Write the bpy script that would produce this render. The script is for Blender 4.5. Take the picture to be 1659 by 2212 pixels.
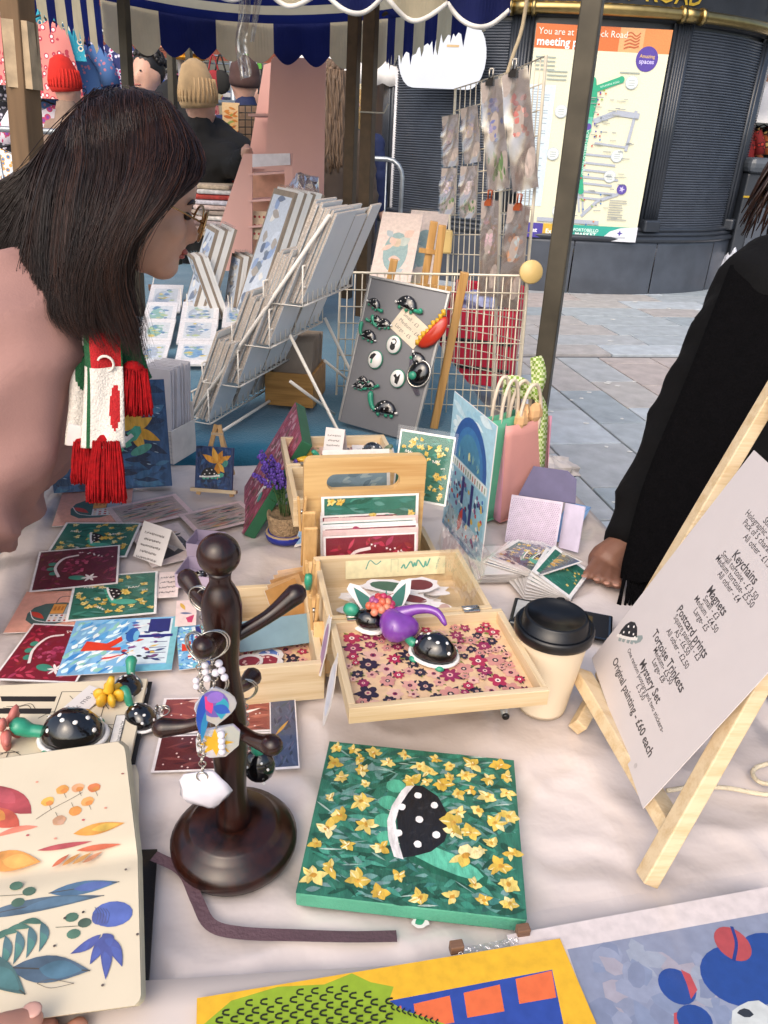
import bpy, bmesh, math, random
from math import sin, cos, pi, radians
from mathutils import Vector, Matrix, noise
for _o in list(bpy.data.objects): bpy.data.objects.remove(_o)
random.seed(7)
SC = bpy.context.scene
COL = SC.collection
# ---------------------------------------------------------------- camera, sky, sun, exposure
CAMZ, PITCH, ROLL, FPX, TZ = 1.38, 26.0, 3.0, 1646.0, 0.73
cam = bpy.data.cameras.new('camera'); camo = bpy.data.objects.new('camera', cam); COL.objects.link(camo)
cam.sensor_fit = 'VERTICAL'; cam.sensor_height = 36.0; cam.lens = 36.0*FPX/2212.0
cam.clip_start = 0.02; cam.clip_end = 400
RM = Matrix.Rotation(radians(90-PITCH), 3, 'X') @ Matrix.Rotation(radians(ROLL), 3, 'Z')
camo.matrix_basis = Matrix.Translation((0, 0, CAMZ)) @ RM.to_4x4()
SC.camera = camo; CAMI = camo.matrix_basis.inverted()
W = bpy.data.worlds.new('World'); SC.world = W; W.use_nodes = True
nt = W.node_tree; nt.nodes.clear()
sky = nt.nodes.new('ShaderNodeTexSky'); sky.sky_type = 'NISHITA'; sky.sun_disc = False
SUN_EL, SUN_AZ = radians(44), radians(203)
sky.sun_elevation = SUN_EL; sky.sun_rotation = SUN_AZ; sky.dust_density = 4.0; sky.air_density = 1.0; sky.ozone_density = 0.6
bg = nt.nodes.new('ShaderNodeBackground'); bg.inputs[1].default_value = 0.15
wo = nt.nodes.new('ShaderNodeOutputWorld')
nt.links.new(sky.outputs[0], bg.inputs[0]); nt.links.new(bg.outputs[0], wo.inputs[0])
sun = bpy.data.lights.new('sun', 'SUN'); sun.energy = .9; sun.angle = radians(75); sun.color = (1.0, .93, .85)
suno = bpy.data.objects.new('sun', sun); COL.objects.link(suno)
# direction toward the sun: sky rotation is measured clockwise from +Y
sd = Vector((sin(SUN_AZ)*cos(SUN_EL), cos(SUN_AZ)*cos(SUN_EL), sin(SUN_EL)))
suno.rotation_euler = sd.to_track_quat('Z', 'Y').to_euler()
suno.location = (0, 0, 6)
SC.cycles.transparent_max_bounces = 32; SC.cycles.max_bounces = 10; SC.cycles.use_denoising = True
SC.view_settings.view_transform = 'Standard'; SC.view_settings.look = 'None'
SC.view_settings.exposure = 0.66; SC.view_settings.gamma = 1.0; SC.view_settings.use_curve_mapping = False
# ---------------------------------------------------------------- survey: photo reading -> point in the place
def ray(x, y): return RM @ Vector(((x-829.5)/FPX, (1106-y)/FPX, -1))
def Z(x, y, z=TZ):
    d = ray(x, y); t = (z-CAMZ)/d.z
    return Vector((d.x*t, d.y*t, z))
def Y(x, y, Yd):
    d = ray(x, y); t = Yd/d.y
    return Vector((d.x*t, Yd, CAMZ+d.z*t))
def D(x, y, t):
    d = ray(x, y)
    return Vector((d.x*t, d.y*t, CAMZ+d.z*t))
def proj(P):
    q = CAMI @ Vector(P); return 829.5-FPX*q.x/q.z, 1106+FPX*q.y/q.z
def frame(o, u, v):
    u = u.normalized(); n = u.cross(v).normalized(); v = n.cross(u)
    M = Matrix((( u.x, v.x, n.x, o.x), (u.y, v.y, n.y, o.y), (u.z, v.z, n.z, o.z), (0, 0, 0, 1)))
    return M
def quad(tl, tr, br, bl, z=TZ):
    a, b, c, d = [Z(p[0], p[1], z) for p in (tl, tr, br, bl)]
    u = ((b-a)+(c-d))/2; v = ((a-d)+(b-c))/2
    M = frame((a+b+c+d)/4, u, v)
    return M, u.length, v.length
def lean(bl, br, z, top, tilt):
    """an upright board: bottom edge stands on the plane z, leans back by tilt degrees"""
    a = Z(*bl, z); b = Z(*br, z); u = b-a
    back = Vector((-u.y, u.x, 0)).normalized(); t = radians(tilt)
    up = Vector((0, 0, cos(t))) + back*sin(t)
    n = u.normalized().cross(up)
    d = ray(*top); o = Vector((0, 0, CAMZ))
    s = (a-o).dot(n)/d.dot(n); P = o+d*s
    h = (P-a).dot(up)
    return frame((a+b)/2+up*(h/2), u, up), u.length, h
def yaw(loc, deg=0): return Matrix.Translation(loc) @ Matrix.Rotation(radians(deg), 4, 'Z')
# ---------------------------------------------------------------- colour and materials
def C(h):
    h = h.lstrip('#'); o = []
    for i in (0, 2, 4):
        c = int(h[i:i+2], 16)/255.0
        o.append(c/12.92 if c <= .04045 else ((c+.055)/1.055)**2.4)
    return tuple(o)
MATS = {}
def mat(name, col='#808080', rough=.6, metal=0, var=.12, scale=30, bump=0, bscale=None, spec=.5, kind=None, trans=0, coat=0, stretch=None, col2=None, sheen=0, sss=0, coord='Object', emit=0):
    if name in MATS: return MATS[name]
    m = bpy.data.materials.new(name); m.use_nodes = True; MATS[name] = m
    n = m.node_tree.nodes; L = m.node_tree.links; b = n['Principled BSDF']
    c = C(col) if isinstance(col, str) else col
    b.inputs['Roughness'].default_value = rough; b.inputs['Metallic'].default_value = metal
    b.inputs['Specular IOR Level'].default_value = spec
    b.inputs['Coat Weight'].default_value = coat; b.inputs['Coat Roughness'].default_value = .08
    b.inputs['Transmission Weight'].default_value = trans
    if sheen: b.inputs['Sheen Weight'].default_value = sheen
    if sss:
        b.inputs['Subsurface Weight'].default_value = sss; b.inputs['Subsurface Radius'].default_value = (.01, .004, .002)
    tc = n.new('ShaderNodeTexCoord'); vec = tc.outputs[coord]
    if stretch:
        mp = n.new('ShaderNodeMapping'); mp.inputs['Scale'].default_value = stretch; L.new(vec, mp.inputs[0]); vec = mp.outputs[0]
    nz = n.new('ShaderNodeTexNoise'); nz.inputs['Scale'].default_value = scale; nz.inputs['Detail'].default_value = 5; L.new(vec, nz.inputs['Vector'])
    if kind == 'vcol':
        at = n.new('ShaderNodeAttribute'); at.attribute_name = 'Col'; src = at.outputs['Color']
        hs = n.new('ShaderNodeHueSaturation'); L.new(src, hs.inputs['Color'])
        mr = n.new('ShaderNodeMapRange'); mr.inputs[1].default_value = .3; mr.inputs[2].default_value = .7
        mr.inputs[3].default_value = 1-var; mr.inputs[4].default_value = 1+var
        L.new(nz.outputs['Fac'], mr.inputs[0]); L.new(mr.outputs[0], hs.inputs['Value']); L.new(hs.outputs[0], b.inputs['Base Color'])
    else:
        rp = n.new('ShaderNodeValToRGB'); e = rp.color_ramp.elements
        e[0].position = .3; e[1].position = .7
        lo = C(col2) if col2 else tuple(x*(1-var) for x in c)
        hi = c if col2 else tuple(min(1, x*(1+var)) for x in c)
        e[0].color = (*lo, 1); e[1].color = (*hi, 1)
        L.new(nz.outputs['Fac'], rp.inputs[0]); L.new(rp.outputs[0], b.inputs['Base Color'])
        if emit:
            L.new(rp.outputs[0], b.inputs['Emission Color']); b.inputs['Emission Strength'].default_value = emit
    if bump:
        nb = nz
        if bscale:
            nb = n.new('ShaderNodeTexNoise'); nb.inputs['Scale'].default_value = bscale; nb.inputs['Detail'].default_value = 4; L.new(vec, nb.inputs['Vector'])
        bp = n.new('ShaderNodeBump'); bp.inputs['Strength'].default_value = bump; bp.inputs['Distance'].default_value = .01
        L.new(nb.outputs['Fac'], bp.inputs['Height']); L.new(bp.outputs[0], b.inputs['Normal'])
    return m
def wood(name, col, dark, rough=.5, scale=6, axis=0, coat=0):
    if name in MATS: return MATS[name]
    m = bpy.data.materials.new(name); m.use_nodes = True; MATS[name] = m
    n = m.node_tree.nodes; L = m.node_tree.links; b = n['Principled BSDF']; b.inputs['Roughness'].default_value = rough
    b.inputs['Coat Weight'].default_value = coat; b.inputs['Coat Roughness'].default_value = .12
    tc = n.new('ShaderNodeTexCoord'); mp = n.new('ShaderNodeMapping'); L.new(tc.outputs['Object'], mp.inputs[0])
    s = [scale*9]*3; s[axis] = scale*.6; mp.inputs['Scale'].default_value = s
    nz = n.new('ShaderNodeTexNoise'); nz.inputs['Scale'].default_value = 1; nz.inputs['Detail'].default_value = 4; nz.inputs['Distortion'].default_value = .6
    L.new(mp.outputs[0], nz.inputs['Vector'])
    s2 = [scale*60]*3; s2[axis] = scale*2
    mp2 = n.new('ShaderNodeMapping'); mp2.inputs['Scale'].default_value = s2; L.new(tc.outputs['Object'], mp2.inputs[0])
    n2 = n.new('ShaderNodeTexNoise'); n2.inputs['Scale'].default_value = 1; n2.inputs['Detail'].default_value = 2; L.new(mp2.outputs[0], n2.inputs['Vector'])
    mx = n.new('ShaderNodeMath'); mx.operation = 'MULTIPLY_ADD'; mx.inputs[1].default_value = .3; L.new(n2.outputs['Fac'], mx.inputs[0])
    m3 = n.new('ShaderNodeMath'); m3.operation = 'MULTIPLY'; m3.inputs[1].default_value = .72; L.new(nz.outputs['Fac'], m3.inputs[0]); L.new(m3.outputs[0], mx.inputs[2])
    rp = n.new('ShaderNodeValToRGB'); e = rp.color_ramp.elements; e[0].position = .36; e[1].position = .58; e[0].color = (*C(dark), 1); e[1].color = (*C(col), 1)
    L.new(mx.outputs[0], rp.inputs[0]); L.new(rp.outputs[0], b.inputs['Base Color'])
    return m
def film(name, gloss=.16, rough=.12, tint=(1, 1, 1), bump=.25, bscale=14):
    """thin clear plastic: mostly see-through, with a fresnel sheen"""
    if name in MATS: return MATS[name]
    m = bpy.data.materials.new(name); m.use_nodes = True; MATS[name] = m
    n = m.node_tree.nodes; L = m.node_tree.links; n.remove(n['Principled BSDF']); out = n['Material Output']
    tr = n.new('ShaderNodeBsdfTransparent'); tr.inputs[0].default_value = (*tint, 1)
    gl = n.new('ShaderNodeBsdfGlossy'); gl.inputs['Roughness'].default_value = rough
    lw = n.new('ShaderNodeLayerWeight'); lw.inputs[0].default_value = .5
    pw = n.new('ShaderNodeMath'); pw.operation = 'POWER'; pw.inputs[1].default_value = 4; L.new(lw.outputs['Facing'], pw.inputs[0])
    ad = n.new('ShaderNodeMath'); ad.operation = 'MULTIPLY_ADD'; ad.inputs[1].default_value = .6; ad.inputs[2].default_value = gloss*.35; L.new(pw.outputs[0], ad.inputs[0])
    mx = n.new('ShaderNodeMixShader'); L.new(ad.outputs[0], mx.inputs[0]); L.new(tr.outputs[0], mx.inputs[1]); L.new(gl.outputs[0], mx.inputs[2])
    tc = n.new('ShaderNodeTexCoord'); nz = n.new('ShaderNodeTexNoise'); nz.inputs['Scale'].default_value = bscale; L.new(tc.outputs['Object'], nz.inputs['Vector'])
    bp = n.new('ShaderNodeBump'); bp.inputs['Strength'].default_value = bump; bp.inputs['Distance'].default_value = .01
    L.new(nz.outputs['Fac'], bp.inputs['Height']); L.new(bp.outputs[0], gl.inputs['Normal'])
    L.new(mx.outputs[0], out.inputs[0])
    return m
# ---------------------------------------------------------------- mesh builder
class MB:
    def __init__(s): s.v = []; s.f = []; s.c = []; s.sm = []
    def add(s, vs, fs, col=None, smooth=False):
        k = len(s.v); s.v += [tuple(p) for p in vs]
        for f in fs: s.f.append([i+k for i in f]); s.c.append(col); s.sm.append(smooth)
        return s
    def box(s, c, size, R=None, col=None, taper=1.0):
        x, y, z = [q/2 for q in size]; vs = []
        for dz in (-1, 1):
            k = taper if dz > 0 else 1
            for dx, dy in ((-1, -1), (1, -1), (1, 1), (-1, 1)):
                p = Vector((dx*x*k, dy*y*k, dz*z)); vs.append((R @ p if R else p)+Vector(c))
        return s.add(vs, [(3, 2, 1, 0), (4, 5, 6, 7), (0, 1, 5, 4), (1, 2, 6, 5), (2, 3, 7, 6), (3, 0, 4, 7)], col)
    def bar(s, a, b, w, h, up=(0, 0, 1), col=None):
        a = Vector(a); b = Vector(b); d = b-a; M = frame((a+b)/2, d, Vector(up) if abs(d.normalized().dot(Vector(up))) < .98 else Vector((0, 1, 0)))
        return s.box(M.translation, (d.length, h, w), M.to_3x3(), col)
    def tube(s, pts, r, n=6, col=None, cap=True, closed=False, smooth=True):
        P = [Vector(p) for p in pts]; m = len(P); rs = r if isinstance(r, (list, tuple)) else [r]*m
        t0 = (P[1]-P[0]).normalized(); ref = Vector((0, 0, 1)) if abs(t0.z) < .9 else Vector((1, 0, 0))
        nx = t0.cross(ref).normalized(); vs = []; pt = t0
        for i in range(m):
            if closed: t = (P[(i+1) % m]-P[i-1]).normalized()
            else: t = (P[min(i+1, m-1)]-P[max(i-1, 0)]).normalized()
            if t.length < .5: t = pt
            nx = (nx - t*nx.dot(t)).normalized() if (nx - t*nx.dot(t)).length > 1e-6 else nx
            b = t.cross(nx); pt = t
            for j in range(n):
                a = 2*pi*j/n; vs.append(P[i]+(nx*cos(a)+b*sin(a))*rs[i])
        fs = []
        for i in range(m if closed else m-1):
            for j in range(n):
                i2 = (i+1) % m; fs.append((i*n+j, i*n+(j+1) % n, i2*n+(j+1) % n, i2*n+j))
        if cap and not closed: fs += [tuple(range(n-1, -1, -1)), tuple((m-1)*n+j for j in range(n))]
        return s.add(vs, fs, col, smooth)
    def lathe(s, prof, n=24, M=None, col=None, cap=True, smooth=True):
        vs = []; fs = []; m = len(prof)
        for r, z in prof:
            for j in range(n):
                a = 2*pi*j/n; p = Vector((r*cos(a), r*sin(a), z)); vs.append(M @ p if M else p)
        for i in range(m-1):
            for j in range(n): fs.append((i*n+j, i*n+(j+1) % n, (i+1)*n+(j+1) % n, (i+1)*n+j))
        if cap: fs += [tuple(range(n-1, -1, -1)), tuple((m-1)*n+j for j in range(n))]
        return s.add(vs, fs, col, smooth)
    def ell(s, c, r, R=None, n=10, m=6, col=None, fn=None, smooth=True):
        if not isinstance(r, (list, tuple)): r = (r, r, r)
        vs = []; fs = []; c = Vector(c)
        for i in range(1, m):
            t = pi*i/m
            for j in range(n):
                a = 2*pi*j/n; p = Vector((sin(t)*cos(a), sin(t)*sin(a), cos(t)))
                if fn: p = fn(p)
                p = Vector((p.x*r[0], p.y*r[1], p.z*r[2])); vs.append((R @ p if R else p)+c)
        for q in (1, -1):
            p = Vector((0, 0, q)); p = fn(p) if fn else p; p = Vector((p.x*r[0], p.y*r[1], p.z*r[2])); vs.append((R @ p if R else p)+c)
        k = (m-1)*n
        for i in range(m-2):
            for j in range(n): fs.append((i*n+j, (i+1)*n+j, (i+1)*n+(j+1) % n, i*n+(j+1) % n))
        for j in range(n): fs.append((k, j, (j+1) % n)); fs.append((k+1, (m-2)*n+(j+1) % n, (m-2)*n+j))
        return s.add(vs, fs, col, smooth)
    def prism(s, poly, z0, z1, M=None, col=None):
        n = len(poly); vs = [Vector((x, y, z0)) for x, y in poly]+[Vector((x, y, z1)) for x, y in poly]
        if M: vs = [M @ p for p in vs]
        fs = [tuple(range(n-1, -1, -1)), tuple(range(n, 2*n))]+[(i, (i+1) % n, n+(i+1) % n, n+i) for i in range(n)]
        return s.add(vs, fs, col)
    def grid(s, nx, ny, fn, col=None, smooth=True):
        vs = [fn(i/nx, j/ny) for j in range(ny+1) for i in range(nx+1)]; fs = []
        for j in range(ny):
            for i in range(nx):
                a = j*(nx+1)+i; fs.append((a, a+1, a+nx+2, a+nx+1))
        k = len(s.v); s.v += [tuple(p) for p in vs]
        for f in fs:
            q = f[0]; s.f.append([i+k for i in f]); s.sm.append(smooth)
            s.c.append(col(((q % (nx+1))+.5)/nx, ((q//(nx+1))+.5)/ny) if callable(col) else col)
        return s
    def mesh(s, name):
        me = bpy.data.meshes.new(name); me.from_pydata(s.v, [], s.f)
        if any(c is not None for c in s.c):
            at = me.color_attributes.new('Col', 'FLOAT_COLOR', 'CORNER'); buf = []
            for f, c in zip(s.f, s.c): buf += list((*(c or (.5, .5, .5)), 1.0))*len(f)
            at.data.foreach_set('color', buf)
        me.polygons.foreach_set('use_smooth', s.sm); me.update()
        return me
    def build(s, name, m, parent=None, M=None, bevel=0, solid=0, sub=0):
        me = s.mesh(name); me.materials.append(m)
        o = bpy.data.objects.new(name, me); COL.objects.link(o)
        if parent: o.parent = parent
        if M is not None: o.matrix_local = M
        if solid: q = o.modifiers.new('thick', 'SOLIDIFY'); q.thickness = solid; q.offset = 0
        if bevel: q = o.modifiers.new('bevel', 'BEVEL'); q.width = bevel; q.segments = 2; q.limit_method = 'ANGLE'
        if sub: q = o.modifiers.new('sub', 'SUBSURF'); q.levels = sub; q.render_levels = sub
        return o
def tag(o, label, cat, group=None, kind=None):
    if label: o['label'] = label
    if cat: o['category'] = cat
    if group: o['group'] = group
    if kind: o['kind'] = kind
    return o
def thing(name, label, cat, M=None, group=None):
    o = bpy.data.objects.new(name, None); COL.objects.link(o); o.empty_display_size = .05
    if M is not None: o.matrix_world = M if isinstance(M, Matrix) else Matrix.Translation(M)
    return tag(o, label, cat, group)
def struct(o): o['kind'] = 'structure'; return o
def copy_tree(o, parent=None):
    c = o.copy(); COL.objects.link(c); c.parent = parent
    for ch in list(o.children): copy_tree(ch, c)
    return c
def spl(pts, n):
    """smooth curve through the points"""
    P = [Vector(p) for p in pts]; P = [P[0]*2-P[1]]+P+[P[-1]*2-P[-2]]; out = []
    m = len(P)-3
    for k in range(n+1):
        t = k/n*m; i = min(int(t), m-1); t -= i; a, b, c, d = P[i:i+4]
        out.append(.5*((2*b)+(c-a)*t+(2*a-5*b+4*c-d)*t*t+(3*b-a-3*c+d)*t**3))
    return out
TMP = bpy.data.scenes.new('workbench')
def fused(name, prims, m, parent=None, voxel=.012, smooth=6, wrinkle=0, wscale=8, M=None, folds=None):
    """one continuous skin over overlapping volumes; prims: ('cap', a, b, ra, rb) or ('ell', c, r, R)"""
    b = MB()
    for p in prims:
        if p[0] == 'cap':
            a, c = Vector(p[1]), Vector(p[2]); n = 7; P = []; r = []
            ax = (c-a).normalized() if (c-a).length > 1e-5 else Vector((0, 0, 1))
            for t in (-.98, -.8, -.45): P.append(a+ax*p[3]*t); r.append(p[3]*math.sqrt(1-t*t))
            for k in range(n): t = k/(n-1); P.append(a.lerp(c, t)); r.append(p[3]+(p[4]-p[3])*t)
            for t in (.45, .8, .98): P.append(c+ax*p[4]*t); r.append(p[4]*math.sqrt(1-t*t))
            b.tube(P, r, 14)
        else: b.ell(p[1], p[2], p[3] if len(p) > 3 else None, 18, 12)
    o = b.build(name, m); COL.objects.unlink(o); TMP.collection.objects.link(o)
    q = o.modifiers.new('r', 'REMESH'); q.mode = 'VOXEL'; q.voxel_size = voxel; q.use_smooth_shade = True
    q = o.modifiers.new('s', 'SMOOTH'); q.iterations = smooth; q.factor = .5
    TMP.view_layers[0].update(); me = bpy.data.meshes.new_from_object(o.evaluated_get(TMP.view_layers[0].depsgraph)); TMP.collection.objects.unlink(o); COL.objects.link(o)
    old = o.data; o.modifiers.clear(); o.data = me; bpy.data.meshes.remove(old)
    if wrinkle:
        for v in me.vertices:
            p = v.co*wscale
            a = noise.noise(p*.5); r = 1-abs(noise.noise(Vector((p.x*1.1+a, p.y*1.1, p.z*2.3+a*1.5)))); r2 = 1-abs(noise.noise(Vector((p.x*2.2+5, p.y*2.2, p.z*3.4+a*2))))
            v.co += v.normal*wrinkle*(.9*a+1.5*(r**4-.4)+.6*(r2**4-.4))
    for d, fr, amp in folds or ():           # cloth gathered across the direction d
        d = Vector(d).normalized()
        for v in me.vertices:
            q = v.co*5; n1 = noise.noise(q*.8); n2 = noise.noise(q*2.1+Vector((7, 3, 1))); t = v.co.dot(d)*fr+n1*3.6+n2*1.3
            msk = min(1, max(.35, .8+1.1*noise.noise(q*.6+Vector((3, 9, 4))))); v.co += v.normal*amp*msk*((1-abs(sin(t)))**2.2*1.6-.45)
    if folds:
        b = bmesh.new(); b.from_mesh(me)
        for _ in range(3): bmesh.ops.smooth_vert(b, verts=b.verts[:], factor=.5, use_axis_x=True, use_axis_y=True, use_axis_z=True)
        b.to_mesh(me); b.free()
    me.polygons.foreach_set('use_smooth', [True]*len(me.polygons)); me.name = name
    if not me.materials: me.materials.append(m)
    if parent:
        o.parent = parent; o.matrix_parent_inverse = parent.matrix_world.inverted()
    return o
def merge(o, o2):
    """weld a finer piece of the same body into its mesh"""
    b = bmesh.new(); b.from_mesh(o.data); b.from_mesh(o2.data); b.to_mesh(o.data); b.free()
    me = o2.data; bpy.data.objects.remove(o2); bpy.data.meshes.remove(me); o.data.polygons.foreach_set('use_smooth', [True]*len(o.data.polygons)); return o
# ---------------------------------------------------------------- flat print
PRINT = mat('printed ink', kind='vcol', rough=.45, var=.10, scale=90)
PAINT = mat('painted strokes', kind='vcol', rough=.45, var=.26, scale=110, bump=.35, bscale=170, stretch=(1, .35, 1))
SLEEVE = film('clear sleeve')
WHITE = mat('white card', '#dad4d0', .55, var=.02)
TEXTS = {}
class Art:
    def __init__(s, dz=4e-6): s.b = MB(); s.k = 0; s.dz = dz
    def poly(s, pts, col):
        s.k += 1; z = s.k*s.dz; s.b.add([(x, y, z) for x, y in pts], [tuple(range(len(pts)))], C(col) if isinstance(col, str) else col)
    def rect(s, x0, y0, x1, y1, col): s.poly([(x0, y0), (x1, y0), (x1, y1), (x0, y1)], col)
    def blob(s, x, y, rx, ry, col, rot=0, n=14, jit=0):
        p = []
        for i in range(n):
            a = 2*pi*i/n; k = 1+random.uniform(-jit, jit); u, v = rx*cos(a)*k, ry*sin(a)*k
            p.append((x+u*cos(rot)-v*sin(rot), y+u*sin(rot)+v*cos(rot)))
        s.poly(p, col)
    def line(s, pts, w, col):
        for (a, b), (c, d) in zip(pts[:-1], pts[1:]):
            l = math.hypot(c-a, d-b) or 1; nx, ny = -(d-b)/l*w/2, (c-a)/l*w/2
            s.poly([(a+nx, b+ny), (a-nx, b-ny), (c-nx, d-ny), (c+nx, d+ny)], col)
    def curve(s, pts, w, col, n=10): s.line([(p.x, p.y) for p in spl([(x, y, 0) for x, y in pts], n)], w, col)
    def leaf(s, x0, y0, x1, y1, w, col, bend=0, vein=None):
        L = math.hypot(x1-x0, y1-y0); ux, uy = (x1-x0)/L, (y1-y0)/L; up = []; dn = []
        for i in range(9):
            t = i/8; q = sin(pi*t**.85)*w/2; c = bend*sin(pi*t)
            up.append((x0+ux*L*t-uy*(c+q), y0+uy*L*t+ux*(c+q))); dn.append((x0+ux*L*t-uy*(c-q), y0+uy*L*t+ux*(c-q)))
        s.poly(up+dn[::-1][1:-1], col)
        if vein: s.line([((a[0]+b[0])/2, (a[1]+b[1])/2) for a, b in zip(up, dn)], w*.04+.0003, vein)
    def star(s, x, y, r, n, col, inner=.42, rot=0, jit=.12):
        p = []
        for i in range(2*n):
            a = rot+pi*i/n; k = (r if i % 2 == 0 else r*inner)*(1+random.uniform(-jit, jit)); p.append((x+k*cos(a), y+k*sin(a)))
        s.poly(p, col)
    def strokes(s, x0, y0, x1, y1, n, ln, wd, cols, ang=0, spread=.4):
        for _ in range(n):
            x = random.uniform(x0, x1); y = random.uniform(y0, y1); a = ang+random.uniform(-spread, spread); l = ln*random.uniform(.5, 1.2)
            xa, ya, xb, yb = x-cos(a)*l/2, y-sin(a)*l/2, x+cos(a)*l/2, y+sin(a)*l/2
            if min(xa, xb) < x0 or max(xa, xb) > x1 or min(ya, yb) < y0 or max(ya, yb) > y1: continue
            s.leaf(xa, ya, xb, yb, wd*random.uniform(.6, 1.3), random.choice(cols))
    def text(s, t, x, y, size, col, rot=0, align='CENTER', bold=0):
        key = (t, align, bold)
        if key not in TEXTS:
            cu = bpy.data.curves.new('lettering', 'FONT'); cu.body = t; cu.align_x = align; cu.size = 1; cu.offset = bold; cu.resolution_u = 2
            o = bpy.data.objects.new('lettering', cu); me = o.to_mesh()
            TEXTS[key] = ([tuple(v.co) for v in me.vertices], [tuple(p.vertices) for p in me.polygons]); o.to_mesh_clear()
            bpy.data.objects.remove(o); bpy.data.curves.remove(cu)
        vs, fs = TEXTS[key]; s.k += 1; z = s.k*s.dz; ca, sa = cos(rot), sin(rot)
        s.b.add([(x+(a*ca-b*sa)*size, y+(a*sa+b*ca)*size, z) for a, b, _ in vs], fs, C(col))
    def scribble(s, x, y, w, h, col, rot=0, th=None, seed=1):
        r = random.Random(seed); P = []; n = max(4, int(w/h*2.2))
        for i in range(n*2): P.append((w*(i/(2*n-1)-.5)+r.uniform(-h, h)*.2, h*(.5 if i % 2 else -.5)*r.uniform(.3, 1)))
        s.curve([(x+a*cos(rot)-b*sin(rot), y+a*sin(rot)+b*cos(rot)) for a, b in P], th or h*.12, col, n*7)
    def build(s, parent, z=0, m=None, name='artwork'):
        if not s.b.f: return None
        return s.b.build(name, m or PRINT, parent, Matrix.Translation((0, 0, z)))
def card(name, label, cat, M, w, h, art=None, paper=None, th=.0008, sleeve=0, group=None, edge=None, m=None, dz=4e-6, bevel=0):
    """a flat card, print or canvas; local x right, y up, z out of its face; its back lies at z=0"""
    o = MB().box((0, 0, th/2), (w, h, th)).build(name, paper or WHITE, None, M, bevel=bevel)
    tag(o, label, cat, group)
    if art:
        A = Art(dz); art(A, w, h); A.build(o, th+1e-4, m)
    if sleeve:
        sw, sh = (w+sleeve)/2, (h+sleeve*1.6)/2; MB().grid(2, 2, lambda u, v: ((2*u-1)*sw, (2*v-1)*sh, th+.0014)).build('sleeve', SLEEVE, o)
    return o
# ================================================================ SETTING
M_GROUND = mat('paving bed', '#5d5f60', .9, var=.2, scale=8, bump=.3)
g = MB().grid(1, 1, lambda u, v: ((u-.5)*300, (v-.4)*300, -.02)); struct(g.build('ground', M_GROUND))
SL = [mat('slab stone %d' % i, c, .62, var=.16, scale=9, bump=.35, bscale=60, coord='Object') for i, c in enumerate(('#a3abb0', '#a7abae', '#aaa6a4', '#98a2a8', '#aeaba8', '#b2bac0', '#b0a6a2'))]
pave = thing('pavement', None, None); pave['kind'] = 'structure'
def slab_grid():
    A = radians(11); rnd = random.Random(3); n = 0; cache = {}
    far = MB()
    def put(x0, y0, x1, y1):
        nonlocal n
        cx, cy = (x0+x1)/2, (y0+y1)/2; p = Vector((cx*cos(A)-cy*sin(A), cx*sin(A)+cy*cos(A), 0))
        w, h = x1-x0-.012, y1-y0-.012
        d = CAMI @ Vector((p.x, p.y, 0)); px = 829.5-FPX*d.x/d.z; py = 1106+FPX*d.y/d.z
        vis = d.z < 0 and ((1080 < px < 1700 and 560 < py < 1480) or (-60 < px < 160 and 900 < py < 1500) or (740 < px < 1100 and 500 < py < 700))
        if vis and n < 290:
            key = (round(w, 2), round(h, 2))
            if key not in cache:
                o = MB().box((0, 0, -.02), (w, h, .04)).build('slab', SL[0], pave, bevel=.004); cache[key] = o
            else:
                o = cache[key].copy(); COL.objects.link(o)
            o.material_slots[0].link = 'OBJECT'; o.material_slots[0].material = rnd.choice(SL)
            o.parent = pave; o.matrix_local = Matrix.Translation((p.x, p.y, rnd.uniform(-.0015, .0015))) @ Matrix.Rotation(A, 4, 'Z')
            n += 1
        else:
            R = Matrix.Rotation(A, 3, 'Z'); far.box((p.x, p.y, -.02), (w, h, .04), R, C(rnd.choice(('#a3abb0', '#a7abae', '#aaa6a4', '#98a2a8', '#aeaba8'))))
    # long strips running away from the stall, then courses across in front of the kiosk
    x = -7.2; i = 0
    while x < 7:
        w = (.33, .42, .3)[i % 3]; y = -2-rnd.uniform(0, .5)
        while y < 5.2:
            l = min(rnd.choice((.55, .62, .75)), 5.25-y); l = l if l > .12 else .12
            put(x, y, x+w, y+l); y += l
        x += w; i += 1
    y = 5.25 if y < 5.25 else y
    yy = 5.34
    while yy < 12:
        x = -8-rnd.uniform(0, .7); h = rnd.choice((.34, .38, .30))
        while x < 8:
            l = rnd.choice((.62, .76, .9)); put(x, yy, x+l, yy+h); x += l
        yy += h
    o = far.build('slab', mat('slab stone mixed', kind='vcol', rough=.62, var=.16, scale=9, bump=.3, bscale=60), pave); o['kind'] = 'stuff'
slab_grid()
# ---------------------------------------------------------------- the kiosk: an oval cast-iron public building
KC = Vector((1.85, 10.65)); KA, KB = 2.3, 2.12
def kp(a, z, off=0):
    """point on the oval wall; a=0 faces the stall, positive to the right"""
    x = KC.x+(KA+off)*sin(a); y = KC.y-(KB+off)*cos(a); return Vector((x, y, z))
NAVY = mat('kiosk paint', '#474d57', .38, var=.18, scale=5, bump=.05, bscale=60, coat=.15)
NAVY2 = mat('kiosk paint dark', '#30353d', .35, var=.15, scale=6, coat=.2)
BRASS = mat('brass', '#a58f5e', .32, 1, var=.15, scale=12)
GOLD = mat('gold letters', '#c9a637', .35, .5, var=.1)
kio = thing('kiosk', 'dark blue-grey oval kiosk with ribbed panels, brass rail and gold letters', 'kiosk', Vector((KC.x, KC.y, 0)))
def kbuild(b, name, m, par=None, **k):
    o = b.build(name, m, par or kio, **k)
    if not par: o.matrix_parent_inverse = kio.matrix_world.inverted()
    return o
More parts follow.
